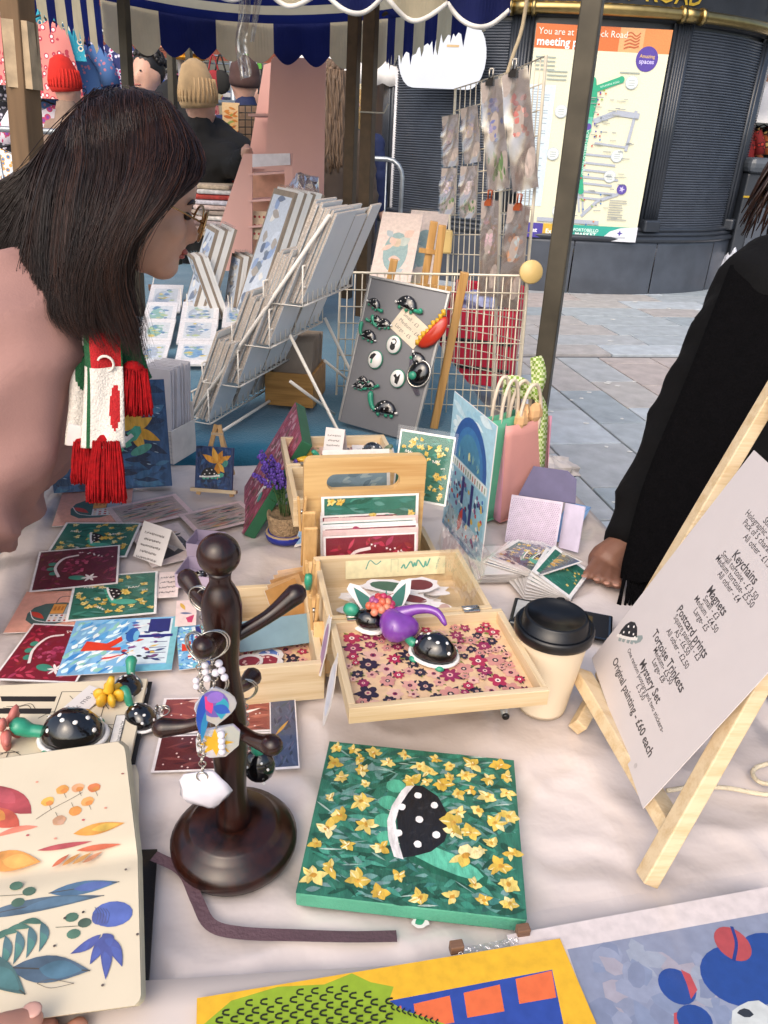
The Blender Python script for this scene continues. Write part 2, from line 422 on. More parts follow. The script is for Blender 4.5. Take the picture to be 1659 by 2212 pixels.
def ring(prof, a0=-pi, a1=pi, n=96):
    b = MB(); m = len(prof)
    b.grid(n, m-1, lambda u, v: kp(a0+(a1-a0)*u, prof[int(round(v*(m-1)))][1], prof[int(round(v*(m-1)))][0]), smooth=True)
    return b
# stone-like painted plinth, cut into panels
for k in range(10):
    a0 = -pi*.62+k*pi*.124; a1 = a0+pi*.124-.006
    kbuild(ring([(.10, 0), (.10, .5), (.10, .53), (.06, .55)], a0, a1, 14), 'plinth_panel', NAVY)
for k, (off, z, h) in enumerate(((.12, .55, .035), (.085, .60, .03), (.06, .645, .03))):
    kbuild(ring([(off-.03, z-.02), (off, z-.01), (off+.012, z+h*.5), (off, z+h), (off-.05, z+h+.012)], -pi*.62, pi*.62), 'moulding', NAVY2)
kbuild(ring([(0, .5), (0, 2.52)], -pi, pi), 'wall', NAVY2)
# pilasters (fluted) and ribbed panels between
PIL = [-1.06, -.335, .335, .95, 1.5]
def pil(a):
    b = MB()
    for j in range(-3, 4):
        aa = a+j*.0125; w = .055 if abs(j) < 3 else .03
        b.tube([kp(aa, .66, w), kp(aa, 2.5, w)], .017 if abs(j) < 3 else .024, 8)
    p = kbuild(b, 'pilaster', NAVY2)
    q = MB(); q.box(kp(a, .70, .06), (.2, .14, .12), Matrix.Rotation(a, 3, 'Z')); o = q.build('foot', NAVY2, p, bevel=.02)
for a in PIL: pil(a)
def ribbed(a0, a1):
    b = MB(); n = 74; dz = 1.8/n
    for i in range(n):
        z = .67+i*dz
        b.grid(16, 3, lambda u, v: kp(a0+(a1-a0)*u, z+dz*v*.98, .012+.018*sin(pi*v)), smooth=True)
    o = kbuild(b, 'ribbed_panel', NAVY); return o
ribbed(-1.01, -.385); ribbed(.385, .9); ribbed(1.0, 1.45)
# brass rail with collars, fascia with lettering
kbuild(MB().tube([kp(-1.6+3.2*i/60, 2.56, .12) for i in range(61)], .052, 10), 'brass_rail', BRASS)
for a in PIL:
    b = MB()
    for d in (-.045, .045): b.tube([kp(a+d-.008, 2.56, .12), kp(a+d+.008, 2.56, .12)], .072, 12)
    b.tube([kp(a-.035, 2.56, .12), kp(a+.035, 2.56, .12)], .06, 12); kbuild(b, 'rail_collar', BRASS)
kbuild(ring([(.03, 2.5), (.03, 3.05), (.12, 3.07), (.2, 3.16), (.2, 3.22), (0, 3.26)], -pi, pi), 'fascia', NAVY2)
kbuild(ring([(.2, 3.22), (-.4, 3.5), (-1.2, 3.72), (-2.1, 3.8)], -pi, pi), 'roof', NAVY)
def ring_text(t, ac, z, size, col, off=.045):
    A = Art(0); A.text(t, 0, 0, size, '#ffffff', bold=.012); b = MB()
    b.v = [tuple(kp(ac+x/2.2, z+y, off)) for x, y, _ in A.b.v]; b.f = A.b.f; b.c = [None]*len(b.f); b.sm = [False]*len(b.f)
    kbuild(b, 'lettering', GOLD)
ring_text('PORTOBELLO ROAD', -.03, 2.655, .2, GOLD); ring_text('TOILETS', 1.0, 2.69, .19, GOLD)
# map poster pasted to the bay between two pilasters
def art_map(A, w, h):
    X = lambda u: (u-.5)*w
    V = lambda v: (.5-v)*h
    def R(u0, v0, u1, v1, c): A.rect(X(u0), V(v1), X(u1), V(v0), c)
    A.rect(-w/2, -h/2, w/2, h/2, '#e2e0c4')
    R(0, 0, .62, .105, '#d2703a'); R(.62, 0, .8, .105, '#e2a873'); R(.8, 0, 1, .105, '#d98a50')
    for k in range(5): A.curve([(X(.66), V(.03+.015*k)), (X(.7), V(.02+.015*k)), (X(.74), V(.035+.012*k)), (X(.77), V(.02+.014*k))], .012, '#b8603a')
    A.text('You are at Tavistock Road', X(.02), V(.045), .078, '#f4ece0', align='LEFT'); A.text('meeting point', X(.015), V(.092), .098, '#ffffff', align='LEFT', bold=.02)
    A.blob(X(.845), V(.13), .105, .105, '#54409a', n=28); A.text('Amazing', X(.845), V(.125), .042, '#d6b25a', bold=.01); A.text('spaces', X(.845), V(.15), .055, '#c9c2e8', bold=.02)
    R(0, .265, .2, .84, '#ccdbe2')
    for k in range(46):
        v = .285+.0118*k; R(.02, v, .02+random.choice((.08, .11, .14)), v+.003, '#8d9aa8')
    for u, v, n in ((.02, .14, 4), (.3, .15, 3), (.66, .19, 1), (.12, .2, 3)):
        for k in range(n): R(u, v+.018*k, u+.15, v+.006+.018*k, '#9fa9a2')
    road = '#a9b0bd'
    for v, u0, u1 in ((.36, .34, .52), (.40, .32, .55), (.44, .34, .5), (.52, .55, .8), (.57, .36, .78), (.61, .36, .74), (.645, .37, .72), (.68, .38, .78), (.71, .4, .74), (.75, .36, .78), (.78, .33, .7)):
        A.line([(X(u0), V(v)), (X(u1), V(v+.012))], .02, road)
    A.line([(X(.52), V(.42)), (X(.68), V(.375)), (X(.86), V(.385))], .05, road); A.line([(X(.83), V(.36)), (X(.80), V(.55))], .03, road)
    A.text('FLYOVER', X(.62), V(.398), .03, '#7d8592', rot=.3)
    A.line([(X(.46), V(.69)), (X(.51), V(.86))], .018, road); A.line([(X(.5), V(.70)), (X(.54), V(.86))], .018, road); A.line([(X(.8), V(.76)), (X(.64), V(.8)), (X(.53), V(.88))], .03, road)
    A.line([(X(.18), V(.905)), (X(.68), V(.91))], .04, road)
    teal = '#2fa37c'
    A.line([(X(.47), V(.235)), (X(.50), V(.32)), (X(.485), V(.42))], .06, teal); A.line([(X(.485), V(.40)), (X(.49), V(.47))], .055, '#69c0a6')
    A.line([(X(.48), V(.46)), (X(.47), V(.66)), (X(.50), V(.755))], .055, teal); A.line([(X(.5), V(.272)), (X(.68), V(.225))], .055, teal)
    for u, v in ((.47, .235), (.68, .225), (.50, .755), (.47, .66), (.5, .32)): A.blob(X(u), V(v), .03, .03, teal)
    A.text('PORTOBELLO ROAD', X(.478), V(.565), .045, '#d9efe6', rot=-pi/2+.05); A.text('GOLBORNE ROAD', X(.6), V(.252), .022, '#d9efe6', rot=.3)
    A.blob(X(.485), V(.445), .03, .03, '#5a4a9c')
    for u, v in ((.76, .235), (.74, .575), (.71, .675), (.34, .86), (.24, .58), (.26, .38)):
        A.blob(X(u), V(v), .062, .058, '#b9c4cc', n=20); A.blob(X(u), V(v), .055, .051, '#dfe4dc', n=20)
        for k in range(3): A.rect(X(u)-.03, V(v)-.03+.02*k, X(u)+.03, V(v)-.022+.02*k, '#aab4b8')
    A.blob(X(.82), V(.735), .05, .05, '#5a4a9c', n=20); A.star(X(.82), V(.735), .03, 5, '#c9c2e8')
    for k in range(9): R(.74, .79+.012*k, .74+random.uniform(.1, .16), .795+.012*k, '#a9aaa4')
    rnd = random.Random(5)
    for k in range(46):
        u, v = rnd.choice(((.53, rnd.uniform(.24, .5)), (.54, rnd.uniform(.45, .72)), (rnd.uniform(.4, .47), rnd.uniform(.5, .75)), (rnd.uniform(.4, .65), rnd.uniform(.74, .93))))
        A.blob(X(u+rnd.uniform(-.01, .05)), V(v), .009, .009, rnd.choice(('#c0433c', '#d98242', '#b03a50', '#3c78b8', '#5a4a9c', '#8bae3c', '#777f88')), n=8)
    for k in range(60):
        u, v = rnd.uniform(.36, .82), rnd.uniform(.3, .88); R(u, v, u+rnd.uniform(.03, .07), v+.0035, rnd.choice(('#8d9498', '#a4a89e', '#7f868c')))
    R(0, .925, .09, 1, '#d2603a'); R(.09, .925, .235, 1, '#4a3f98'); R(.235, .925, .46, 1, '#d2aa3e'); R(.46, .925, 1, 1, '#2fa392')
    A.poly([(X(.70), V(1)), (X(.78), V(.95)), (X(.86), V(.93)), (X(1), V(.922)), (X(1), V(1))], '#d8dbe2')
    A.text('Eat', X(.16), V(.972), .062, '#ffffff', bold=.015); A.text('Explore', X(.335), V(.975), .062, '#ffffff', bold=.015)
    A.text('PORTOBELLO', X(.585), V(.957), .042, '#e8f4ee', bold=.012); A.text('MARKET', X(.585), V(.982), .058, '#e8f4ee', bold=.02)
    A.star(X(.86), V(.957), .03, 4, '#4a3f98'); R(.81, .975, .91, .985, '#b7bcc4')
mc = (Y(1155, 51, 8.46)+Y(1375, 522, 8.46))/2
card('map_poster', 'large orange-topped market map poster on the dark kiosk', 'poster', frame(mc, Vector((1, .0, 0)), Vector((0, 0, 1))) @ Matrix.Translation((0, 0, -.02)), 1.28, 1.89, art_map, mat('poster board', '#e0dec6', .3), .02, dz=8e-5)
# white round-ended panel fixed to the ribbed wall
poly = []
def oval(w, h, n=10, k=.28):
    p = []
    for s in (1, -1):
        for i in range(n+1):
            a = -pi/2+pi*i/n
            p.append((s*(w/2-k*h+k*h*cos(a)), s*h/2*sin(a)))
    return p
p1, p2 = Y(868, 130, 8.75), Y(1042, 130, 8.75)
sg = MB().prism(oval(.86, .55), -.012, .012).build('blank_sign_board', mat('white board', '#c9d0da', .5, var=.03, stretch=(1, 1, 30), scale=3))
sg.matrix_world = frame(Y(955, 122, 8.62), Vector((1, -.16, 0)), Vector((0, 0, 1)))
tag(sg, 'blank white round-ended board on the ribbed kiosk wall', 'sign')
MB().box((.1, .09, .013), (.12, .02, .003)).build('tape', mat('tape', '#c6a87c', .5), sg)
# ================================================================ ARTWORKS (flat print on cards)
def rot2(pts, a, cx, cy): return [(cx+x*cos(a)-y*sin(a), cy+x*sin(a)+y*cos(a)) for x, y in pts]
def a_turtle(A, cx, cy, L, rot=0, shell='#17161a', skin='#4aa98c', rim='#e6e0da', spots='#efeae4', head=1):
    def P(pts, c): A.poly(rot2([(x*L, y*L) for x, y in pts], rot, cx, cy), c)
    for fx in (-.26, -.1, .1, .26): P([(fx-.07, -.02), (fx-.06, -.12), (fx+.05, -.13), (fx+.07, -.02)], skin)
    P([(.3, -.06), (.42, -.1), (.58, -.03), (.62, .06), (.55, .12), (.44, .1), (.3, .08)], skin)
    P([(-.40, 0), (-.36, .15), (-.26, .29), (-.1, .38), (.08, .37), (.24, .27), (.34, .12), (.38, 0)], shell)
    P([(-.46, -.03), (-.46, .04), (-.2, .02), (.1, .02), (.42, .05), (.43, -.02), (.1, -.05), (-.2, -.05)], rim)
    if spots:
        for x, y in ((-.22, .1), (-.12, .25), (0, .12), (.1, .27), (.2, .1), (-.3, .02), (.3, .04)):
            p = rot2([(x*L, y*L)], rot, cx, cy)[0]; A.blob(p[0], p[1], L*.035, L*.028, spots, n=8)
YEL = ('#dcbc56', '#d2ac44', '#e2cc7c', '#d9c06a', '#e6d89c', '#c9aa48')
def daffodil(A, x, y, r):
    a0 = random.uniform(0, 2); c = random.choice(YEL)
    for i in range(random.choice((5, 6, 6))):
        a = a0+i*pi/3+random.uniform(-.35, .35); l = r*random.uniform(.6, 1.25)
        A.leaf(x, y, x+cos(a)*l, y+sin(a)*l, r*random.uniform(.42, .8), random.choice((c, c, random.choice(YEL))), bend=r*random.uniform(-.12, .12))
        if random.random() < .5: A.leaf(x+cos(a)*l*.2, y+sin(a)*l*.2, x+cos(a+.1)*l*.95, y+sin(a+.1)*l*.95, r*.14, random.choice(('#e6d6a0', '#c9a850', '#dcc88a')))
    A.blob(x, y, r*.26, r*.2, random.choice(('#c48f34', '#cfa040', '#c9a048')), n=8, jit=.3, rot=a0); A.blob(x+r*.05, y+r*.04, r*.12, r*.09, '#b98a34', n=6, jit=.2)
GRN = ('#2c6a58', '#357a66', '#245845', '#4a8f7c', '#3f7f74', '#1f5a48', '#5b8f84', '#2f7460')
def art_daff(A, w, h, n=34, turtle=True, words=True, shell='#201318'):
    A.rect(-w/2, -h/2, w/2, h/2, '#f0ece8') ; x, y = w*.47, h*.47
    A.rect(-x, -y, x, y, '#2f6f5e'); A.strokes(-x, -y, x, y, 90, w*.16, w*.035, GRN, 0, .6)
    for i in range(n): daffodil(A, random.uniform(-x*.92, x*.92), random.uniform(-y*.9, y*.9), w*.05)
    if turtle:
        A.blob(w*.12, -h*.2, w*.16, h*.06, '#4f9f88', rot=-.2); a_turtle(A, -w*.05, h*.0, w*.36, rot=-pi/2+.25, shell=shell)
        for i in range(3): daffodil(A, w*random.uniform(.05, .2), h*random.uniform(-.1, .2), w*.055)
    if words:
        A.text('are', .36*w, .02*h, w*.06, '#efe8dc', rot=.2)
        for k, (u, v, r) in enumerate(((-.3, .2, -.2), (-.14, -.3, -.9), (.22, .12, 0))): A.scribble(u*w, v*h, w*.13, h*.06, '#efe8dc', r, seed=k)
RED = ('#6a2236', '#7c2a44', '#581a2e', '#8a3552', '#5f2b2c', '#922f4a', '#6d3a2c')
def art_red(A, w, h, pal=RED, base='#5e1f30'):
    A.rect(-w/2, -h/2, w/2, h/2, '#efe9e6'); x, y = w*.475, h*.475
    A.rect(-x, -y, x, y, base); A.strokes(-x, -y, x, y, 130, w*.12, w*.04, pal, .3, 1.2)
    for fx, fy in ((-.3, .12), (-.31, -.0), (-.27, -.12)): A.blob(w*fx, h*fy, w*.05, h*.045, '#3f8a74')
    A.poly([(w*a, h*b) for a, b in ((-.27, .2), (-.12, .28), (.04, .26), (.16, .12), (.17, -.06), (.05, -.2), (-.1, -.24), (-.2, -.1))], base)
    for i in range(38):
        a = random.uniform(0, 6.28); r = math.sqrt(random.random()); A.blob(w*(-.03+.16*r*cos(a)), h*(.02+.2*r*sin(a)), w*.026, h*.026, random.choice(('#a83a5c', '#8c2a48', '#b8506e', '#7a2038')), n=7, jit=.2)
    A.curve([(w*.0, h*.3), (-w*.18, h*.24), (-w*.26, h*.02), (-w*.2, -h*.22)], w*.035, '#e8d8d4')
    A.blob(w*.02, -h*.28, w*.11, h*.055, '#3f8a74', rot=-.3)
    for i in range(6): A.leaf(w*.16, -h*.3, w*(.16+.1*cos(i*1.05)), h*(-.3+.1*sin(i*1.05)), w*.035, '#f0e2dc')
    for i in range(12):
        u = w*random.uniform(.0, .42); v = h*(.38-.5*max(0, u/w)+random.uniform(-.03, .03)); A.star(u, v, w*.016, 5, '#f2e6e2')
def art_redbright(A, w, h): art_red(A, w, h, ('#9a2038', '#b02c44', '#7a1828', '#a83a5a', '#8a2c2c', '#c04058'), '#7a1a2c')
def art_bag(A, w, h):
    A.rect(-w/2, -h/2, w/2, h/2, '#e8a892')
    A.curve([(-w*.0, h*.16), (w*.03, h*.34), (w*.2, h*.34), (w*.3, h*.2)], w*.02, '#8b6d66')
    A.poly([(w*a, h*b) for a, b in ((-.32, -.06), (-.27, .08), (-.14, .17), (.1, .2), (.36, .16), (.4, -.2), (.1, -.34), (-.18, -.33), (-.3, -.22))], '#46645f')
    A.rect(-w*.02, -h*.08, w*.16, h*.16, '#d9964a'); A.rect(w*.17, -h*.1, w*.36, h*.14, '#a8b4ba'); A.rect(-w*.02, -h*.28, w*.36, -h*.09, '#d8d4d2')
    for i in range(5):
        for j in range(3): A.rect(w*(.0+i*.07), h*(-.26+j*.06), w*(.035+i*.07), h*(-.225+j*.06), random.choice(('#c0503c', '#5c6a72', '#e2c2a0', '#b8453c')))
    for i in range(3): A.rect(w*(.01+.05*i), h*.0, w*(.04+.05*i), h*.1, '#b86f30')
    A.leaf(-w*.28, -h*.02, -w*.06, -h*.2, w*.1, '#c94434'); A.curve([(-w*.3, 0), (-w*.2, -h*.2), (-w*.02, -h*.28)], w*.012, '#efe8e2')
def art_streak(A, w, h):
    A.rect(-w/2, -h/2, w/2, h/2, '#e4c6c2'); x, y = w*.43, h*.42
    A.rect(-x, -y, x, y, '#b8a298'); A.strokes(-x, -y, x, y, 110, w*.34, h*.035, ('#c98f8a', '#6f7f74', '#8f9a88', '#d6b0a4', '#5d6a62', '#c9a86a', '#b86d6a', '#a59ea0', '#4a4440'), .06, .14)
    A.strokes(-x, -y, x, y, 8, w*.1, h*.03, ('#2c2628', '#38302c'), .1, .2)
def art_street(A, w, h):
    A.rect(-w/2, -h/2, w/2, h/2, '#7fb2d6'); A.strokes(-w/2, -h/2, w*.1, h/2, 120, w*.14, h*.05, ('#3f86c4', '#a8d4e6', '#d6ecf0', '#5aa0d0', '#8fc4b4', '#e8f0ec'), .9, .5)
    A.rect(w*.08, -h*.38, w*.44, h*.46, '#cfdce0'); A.rect(-w*.02, -h*.5, w*.5, -h*.4, '#6fb4c8'); A.rect(w*.44, -h*.4, w*.5, h*.5, '#78b4bc')
    A.strokes(w*.0, -h*.36, w*.42, h*.46, 60, w*.09, h*.035, ('#c43c34', '#e8e4e0', '#2c3a70', '#d8b44a', '#7a4a80', '#3a6ab0', '#1f2434'), 0, .8)
    A.poly([(w*a, h*b) for a, b in ((-.36, -.1), (-.33, .08), (-.14, .02), (-.02, .14), (.0, .06), (-.06, -.02), (-.1, -.06), (.0, -.06), (.0, -.12), (-.2, -.1))], '#d23c24')
    A.blob(w*.08, h*.16, w*.06, h*.14, '#2c5aa0'); A.blob(w*.12, h*.14, w*.03, h*.1, '#6fb0d0'); A.rect(w*.14, h*.1, w*.46, h*.15, '#2a2c74'); A.rect(w*.22, h*.2, w*.42, h*.46, '#2c2f6e')
    for i in range(4): A.rect(w*.26, h*(-.3+.1*i), w*.42, h*(-.29+.1*i), '#29306c')
    for i in range(3): A.leaf(-w*.16, -h*(.3-.04*i), w*.02, -h*(.22-.02*i), h*.05, random.choice(('#d23c34', '#e8e0dc')))
def art_shapes(A, w, h):
    A.rect(-w/2, -h/2, w/2, h/2, '#e8cfc8'); A.leaf(-w*.3, h*.4, -w*.05, h*.1, w*.2, '#d9ac48'); A.leaf(-w*.3, h*.0, w*.3, -h*.05, h*.08, '#5f6a8a'); A.poly([(0, -h*.2), (w*.4, -h*.1), (w*.3, -h*.4), (w*.1, -h*.38)], '#c43c66')
def art_silh(A, w, h):
    A.rect(-w/2, -h/2, w/2, h/2, '#dccac4'); A.poly([(w*a, h*b) for a, b in ((-.3, -.4), (-.1, -.05), (.1, .2), (.36, .1), (.4, -.2), (.1, -.32))], '#3a3a44'); A.poly([(w*a, h*b) for a, b in ((-.1, .1), (.1, .24), (.3, -.1), (.05, -.25))], '#d0c8c4')
    A.strokes(-w*.5, h*.1, w*.5, h*.5, 20, w*.3, h*.06, ('#2c2630', '#8a4a4a', '#c9a070'), .1, .3)
def art_note(A, w, h):
    A.rect(-w/2, -h/2, w/2, h/2, '#efdcd4')
    for i in range(4): A.scribble(-w*.02, h*(.28-.2*i), w*(.8-.1*(i % 2)), h*.09, '#5b5050', .03, seed=i)
def art_redfish(A, w, h):
    A.rect(-w/2, -h/2, w/2, h/2, '#f0e6e2'); x, y = w*.475, h*.46; A.rect(-x, -y, x, y, '#8c4038')
    A.strokes(-x, -y, x, y, 50, w*.2, h*.06, ('#a85a4a', '#7a2f2a', '#6a2a28', '#b86a58'), 0, .5); A.strokes(-x, -y, x, y, 14, w*.22, h*.06, ('#ecd0c4', '#f2e2d8', '#d9a898'), .2, .5)
    for i in range(30): A.blob(random.uniform(-x*.95, x*.95), random.uniform(-y*.95, y*.95), w*.008, w*.008, '#f4e6de', n=6)
def art_redfish2(A, w, h):
    A.rect(-w/2, -h/2, w/2, h/2, '#f0e6e2'); x, y = w*.475, h*.46; A.rect(-x, -y, x, y, '#5c2422')
    A.strokes(-x, -y, x, y, 50, w*.2, h*.07, ('#7a3a34', '#451a1c', '#6a2a28'), 0, .5); A.strokes(w*.05, -h*.2, x, y, 18, w*.16, h*.06, ('#ecd0c4', '#d99a8c', '#c47a6c'), .2, .5)
    for i in range(30): A.blob(random.uniform(-x*.95, x*.95), random.uniform(-y*.95, y*.95), w*.009, w*.009, '#e8c6bc', n=6)
def art_night(A, w, h):
    A.rect(-w/2, -h/2, w/2, h/2, '#e9e2e2'); x, y = w*.46, h*.475; A.rect(-x, -y, x, y, '#3f4a66')
    A.strokes(-x, -y, x, y, 70, h*.12, w*.09, ('#2c3450', '#4f5a78', '#3a4a5a', '#5a5470', '#283040'), 1.4, .7); A.leaf(-w*.3, -h*.05, w*.2, h*.15, w*.12, '#c9963c'); A.leaf(-w*.4, -h*.3, -w*.05, -h*.22, w*.12, '#d9a83c')
def art_starturtle(A, w, h):
    A.rect(-w/2, -h/2, w/2, h/2, '#1c3a66'); A.strokes(-w/2, -h/2, w/2, h/2, 90, w*.2, h*.08, ('#16305a', '#254a7c', '#1a2c4c', '#2e5a86', '#142440'), .3, 1)
    for a, l in ((.5, .42), (1.15, .34), (1.9, .4), (2.7, .44), (-.8, .3), (-1.5, .4)): A.leaf(w*.08, h*.12, w*.08+cos(a)*l*w, h*.12+sin(a)*l*h, w*.16, random.choice(('#d9952a', '#e0a53a', '#c98420')))
    A.blob(w*.3, h*.12, w*.07, h*.09, '#3f8f7c', rot=-.5); a_turtle(A, -w*.1, -h*.2, w*.62, rot=.1)
def art_bluebig(A, w, h):
    A.rect(-w/2, -h/2, w/2, h/2, '#2a5078'); A.strokes(-w/2, -h/2, w/2, h/2, 220, w*.2, h*.06, ('#214468', '#35608a', '#1c3656', '#2f5f86', '#3f7090', '#1a2f4c'), .1, .7)
    for i in range(30): A.leaf(*(lambda x, y: (x, y, x+w*.04, y-h*.012))(random.uniform(-w*.48, w*.42), random.uniform(-h*.47, h*.47)), h*.008, '#9ab4c4')
    for a, l in ((.5, .2), (1.2, .24), (2.0, .2), (-.5, .26), (-1.2, .24), (2.8, .2)): A.leaf(w*.2, h*.06, w*.2+cos(a)*l*w, h*.06+sin(a)*l*h, w*.09, random.choice(('#d9a83c', '#cf9a2a')))
    A.blob(w*.26, -h*.14, w*.1, h*.04, '#4f9a86', rot=.4); a_turtle(A, w*.02, -h*.12, w*.5, rot=.55)
def art_pinkfield(A, w, h):
    A.rect(-w/2, -h/2, w/2, h/2, '#a34a62'); A.strokes(-w/2, -h/2, w/2, h/2, 260, w*.1, h*.07, ('#b86078', '#8a3a50', '#c4788c', '#a83f58', '#7c5a50', '#96506a', '#6a4a44', '#c99aa4'), -.5, .5)
    for i in range(6): A.leaf(w*.22, -h*.1, w*(.22+.09*cos(i*1.05)), h*(-.1+.2*sin(i*1.05)), h*.05, '#ece6e4')
    A.blob(w*.3, -h*.2, w*.06, h*.05, '#4f9a90')
def art_arcade(A, w, h):
    A.rect(-w/2, -h/2, w/2, h/2, '#a9d0e0'); A.strokes(-w/2, h*.15, w/2, h/2, 20, w*.3, h*.05, ('#c6e0ea', '#d8eaf0', '#9cc8dc'), 0, .3)
    def arch(r, k, c): A.poly([(-w*.40+w*.8*.5+r*w*cos(a), h*.08+r*w*1.15*sin(a)) for a in [pi*i/14 for i in range(15)]], c)
    arch(.42, 0, '#2f5a9c'); arch(.34, 0, '#3f78b0'); arch(.28, 0, '#4a86a8'); A.strokes(-w*.25, h*.09, w*.25, h*.22, 30, h*.06, w*.02, ('#2c5a94', '#6aa0b8', '#9cc0a0'), 1.57, .4)
    A.blob(0, h*.16, w*.02, h*.03, '#e8e2a0')
    A.rect(-w*.46, h*.015, w*.46, h*.075, '#dfe6e4')
    for i in range(16): A.rect(w*(-.44+.056*i), h*.02, w*(-.42+.056*i), h*.06, random.choice(('#5f8a6a', '#8aa48c', '#b8503c')))
    A.rect(-w*.46, -h*.44, w*.46, h*.005, '#8fc0d4'); A.strokes(-w*.44, -h*.44, w*.44, 0, 110, h*.045, w*.05, ('#c43c34', '#e8e4e0', '#2c3a70', '#d8b44a', '#7a4a80', '#3a6ab0', '#203060', '#58a0c0', '#e0f0f4'), 1.4, .6)
    A.rect(-w*.1, -h*.2, -w*.04, h*.0, '#2a2f78'); A.rect(w*.12, -h*.3, w*.18, h*.0, '#2a2f78'); A.blob(0, -h*.28, w*.1, h*.06, '#2c5a9c'); A.leaf(-w*.1, -h*.42, -w*.02, -h*.22, w*.1, '#d23c2c')
    A.rect(-w/2, -h/2, w/2, -h*.46, '#5a9cc0')
FLOW = ('#c8a48c', '#8c2f5c', '#3a2a3c', '#d6b29c', '#a0406a', '#b8526a', '#c9a890')
def art_floral(A, w, h):
    A.rect(-w/2, -h/2, w/2, h/2, '#dcb890'); rnd = random.Random(11); pts = []
    for t in range(1500):
        r = rnd.choice((.0135, .012, .010, .0075)) if t < 700 else rnd.choice((.007, .0055)); x = rnd.uniform(-w/2+r, w/2-r); y = rnd.uniform(-h/2+r, h/2-r)
        if any(math.hypot(x-a, y-b) < (r+q)*.80 for a, b, q in pts): continue
        pts.append((x, y, r)); n = rnd.choice((5, 6, 8)); a0 = rnd.uniform(0, 1)
        for i in range(rnd.choice((2, 3, 4))):
            a = rnd.uniform(0, 6.28); xe, ye = x+cos(a)*r*1.3, y+sin(a)*r*1.3
            if abs(xe) < w/2 and abs(ye) < h/2: A.leaf(x, y, xe, ye, r*.5, rnd.choice(('#2c2032', '#352438', '#2c2032', '#6f7a34')))
        c, d, e = rnd.choice((('#8c2650', '#e0a8a0', '#2c2030'), ('#d29a8c', '#3a2832', '#8c2a52'), ('#c98a80', '#2c2430', '#e6c8b0'), ('#d8ac98', '#8c2a52', '#2c2236'), ('#2c2236', '#c8a48c', '#8c2a52'), ('#a82a4c', '#f0d8c8', '#2c2236')))
        for i in range(n):
            a = a0+2*pi*i/n; A.blob(x+cos(a)*r*.56, y+sin(a)*r*.56, r*.44, r*(.36 if n < 7 else .22), c, rot=a, n=8)
        A.blob(x, y, r*.3, r*.3, d, n=7); A.blob(x, y, r*.14, r*.14, e, n=6)
def art_plain(c):
    return lambda A, w, h: A.rect(-w/2, -h/2, w/2, h/2, c)
def art_land(A, w, h):
    A.rect(-w/2, -h/2, w/2, h/2, '#eceaec'); k = random.choice(('#7fa8cc', '#8fb8b0', '#b0bccc')); A.rect(-w*.36, -h*.3, w*.36, h*.34, '#d6dce2')
    A.blob(-w*.08, 0, w*.24, h*.24, k); A.strokes(-w*.34, -h*.28, w*.34, h*.3, 26, w*.22, h*.07, ('#6f98c4', '#9cc0b4', '#b8c89a', '#d8c87a', '#c9d6e4', '#5f8ab0', '#e0e4e8'), 0, .3)
# ================================================================ TABLES
CLOTH = mat('white satin cloth', '#d2c6c0', .26, var=.03, scale=3, bump=.6, bscale=13, coat=.1)
_n = CLOTH.node_tree.nodes; _l = CLOTH.node_tree.links
_r = _n.new('ShaderNodeTexNoise'); _r.noise_type = 'RIDGED_MULTIFRACTAL'; _r.inputs['Scale'].default_value = 3.4; _r.inputs['Detail'].default_value = 5; _r.inputs['Distortion'].default_value = 1.6
_b2 = _n.new('ShaderNodeBump'); _b2.inputs['Strength'].default_value = .75; _b2.inputs['Distance'].default_value = .07; _tc = _n.new('ShaderNodeTexCoord')
_l.new(_tc.outputs['Object'], _r.inputs['Vector']); _l.new(_r.outputs['Fac'], _b2.inputs['Height']); _l.new(_n['Bump'].outputs[0], _b2.inputs['Normal']); _l.new(_b2.outputs[0], _n['Principled BSDF'].inputs['Normal'])
TEAL = mat('teal cloth', '#15607a', .85, var=.18, scale=5, bump=.3, bscale=200, sheen=.3)
TRESTLE = mat('trestle timber', '#8a7a66', .7)
CREASE = [((1010, 1570), (1075, 1665)), ((1062, 1560), (1112, 1645)), ((1120, 1590), (1260, 1640)), ((1260, 1640), (1330, 1725)), ((1150, 1690), (1310, 1765)), ((1170, 1790), (1350, 1835)), ((1160, 1870), (1330, 1935)), ((1490, 1760), (1650, 1850)), ((1550, 1600), (1650, 1705)), ((1430, 1850), (1650, 1890)), ((670, 1545), (722, 1625)), ((700, 1490), (860, 1582)), ((880, 1570), (970, 1606)), ((1258, 1105), (1302, 1195)), ((1195, 1180), (1285, 1232)), ((415, 1915), (570, 1965)), ((600, 2045), (810, 2062)), ((358, 1690), (382, 1810)), ((655, 1690), (640, 1785)), ((560, 1480), (690, 1500)), ((1240, 1640), (1180, 1700)), ((350, 2060), (520, 2090)), ((880, 2030), (1010, 2045)), ((1150, 1640), (1130, 1740)), ((1300, 1250), (1240, 1300)), ((150, 1010), (60, 1190)), ((100, 1010), (20, 1230))]
CREASE = [(Z(*a), Z(*b), .0028+.003*random.random(), .012+.016*random.random()) for a, b in CREASE]
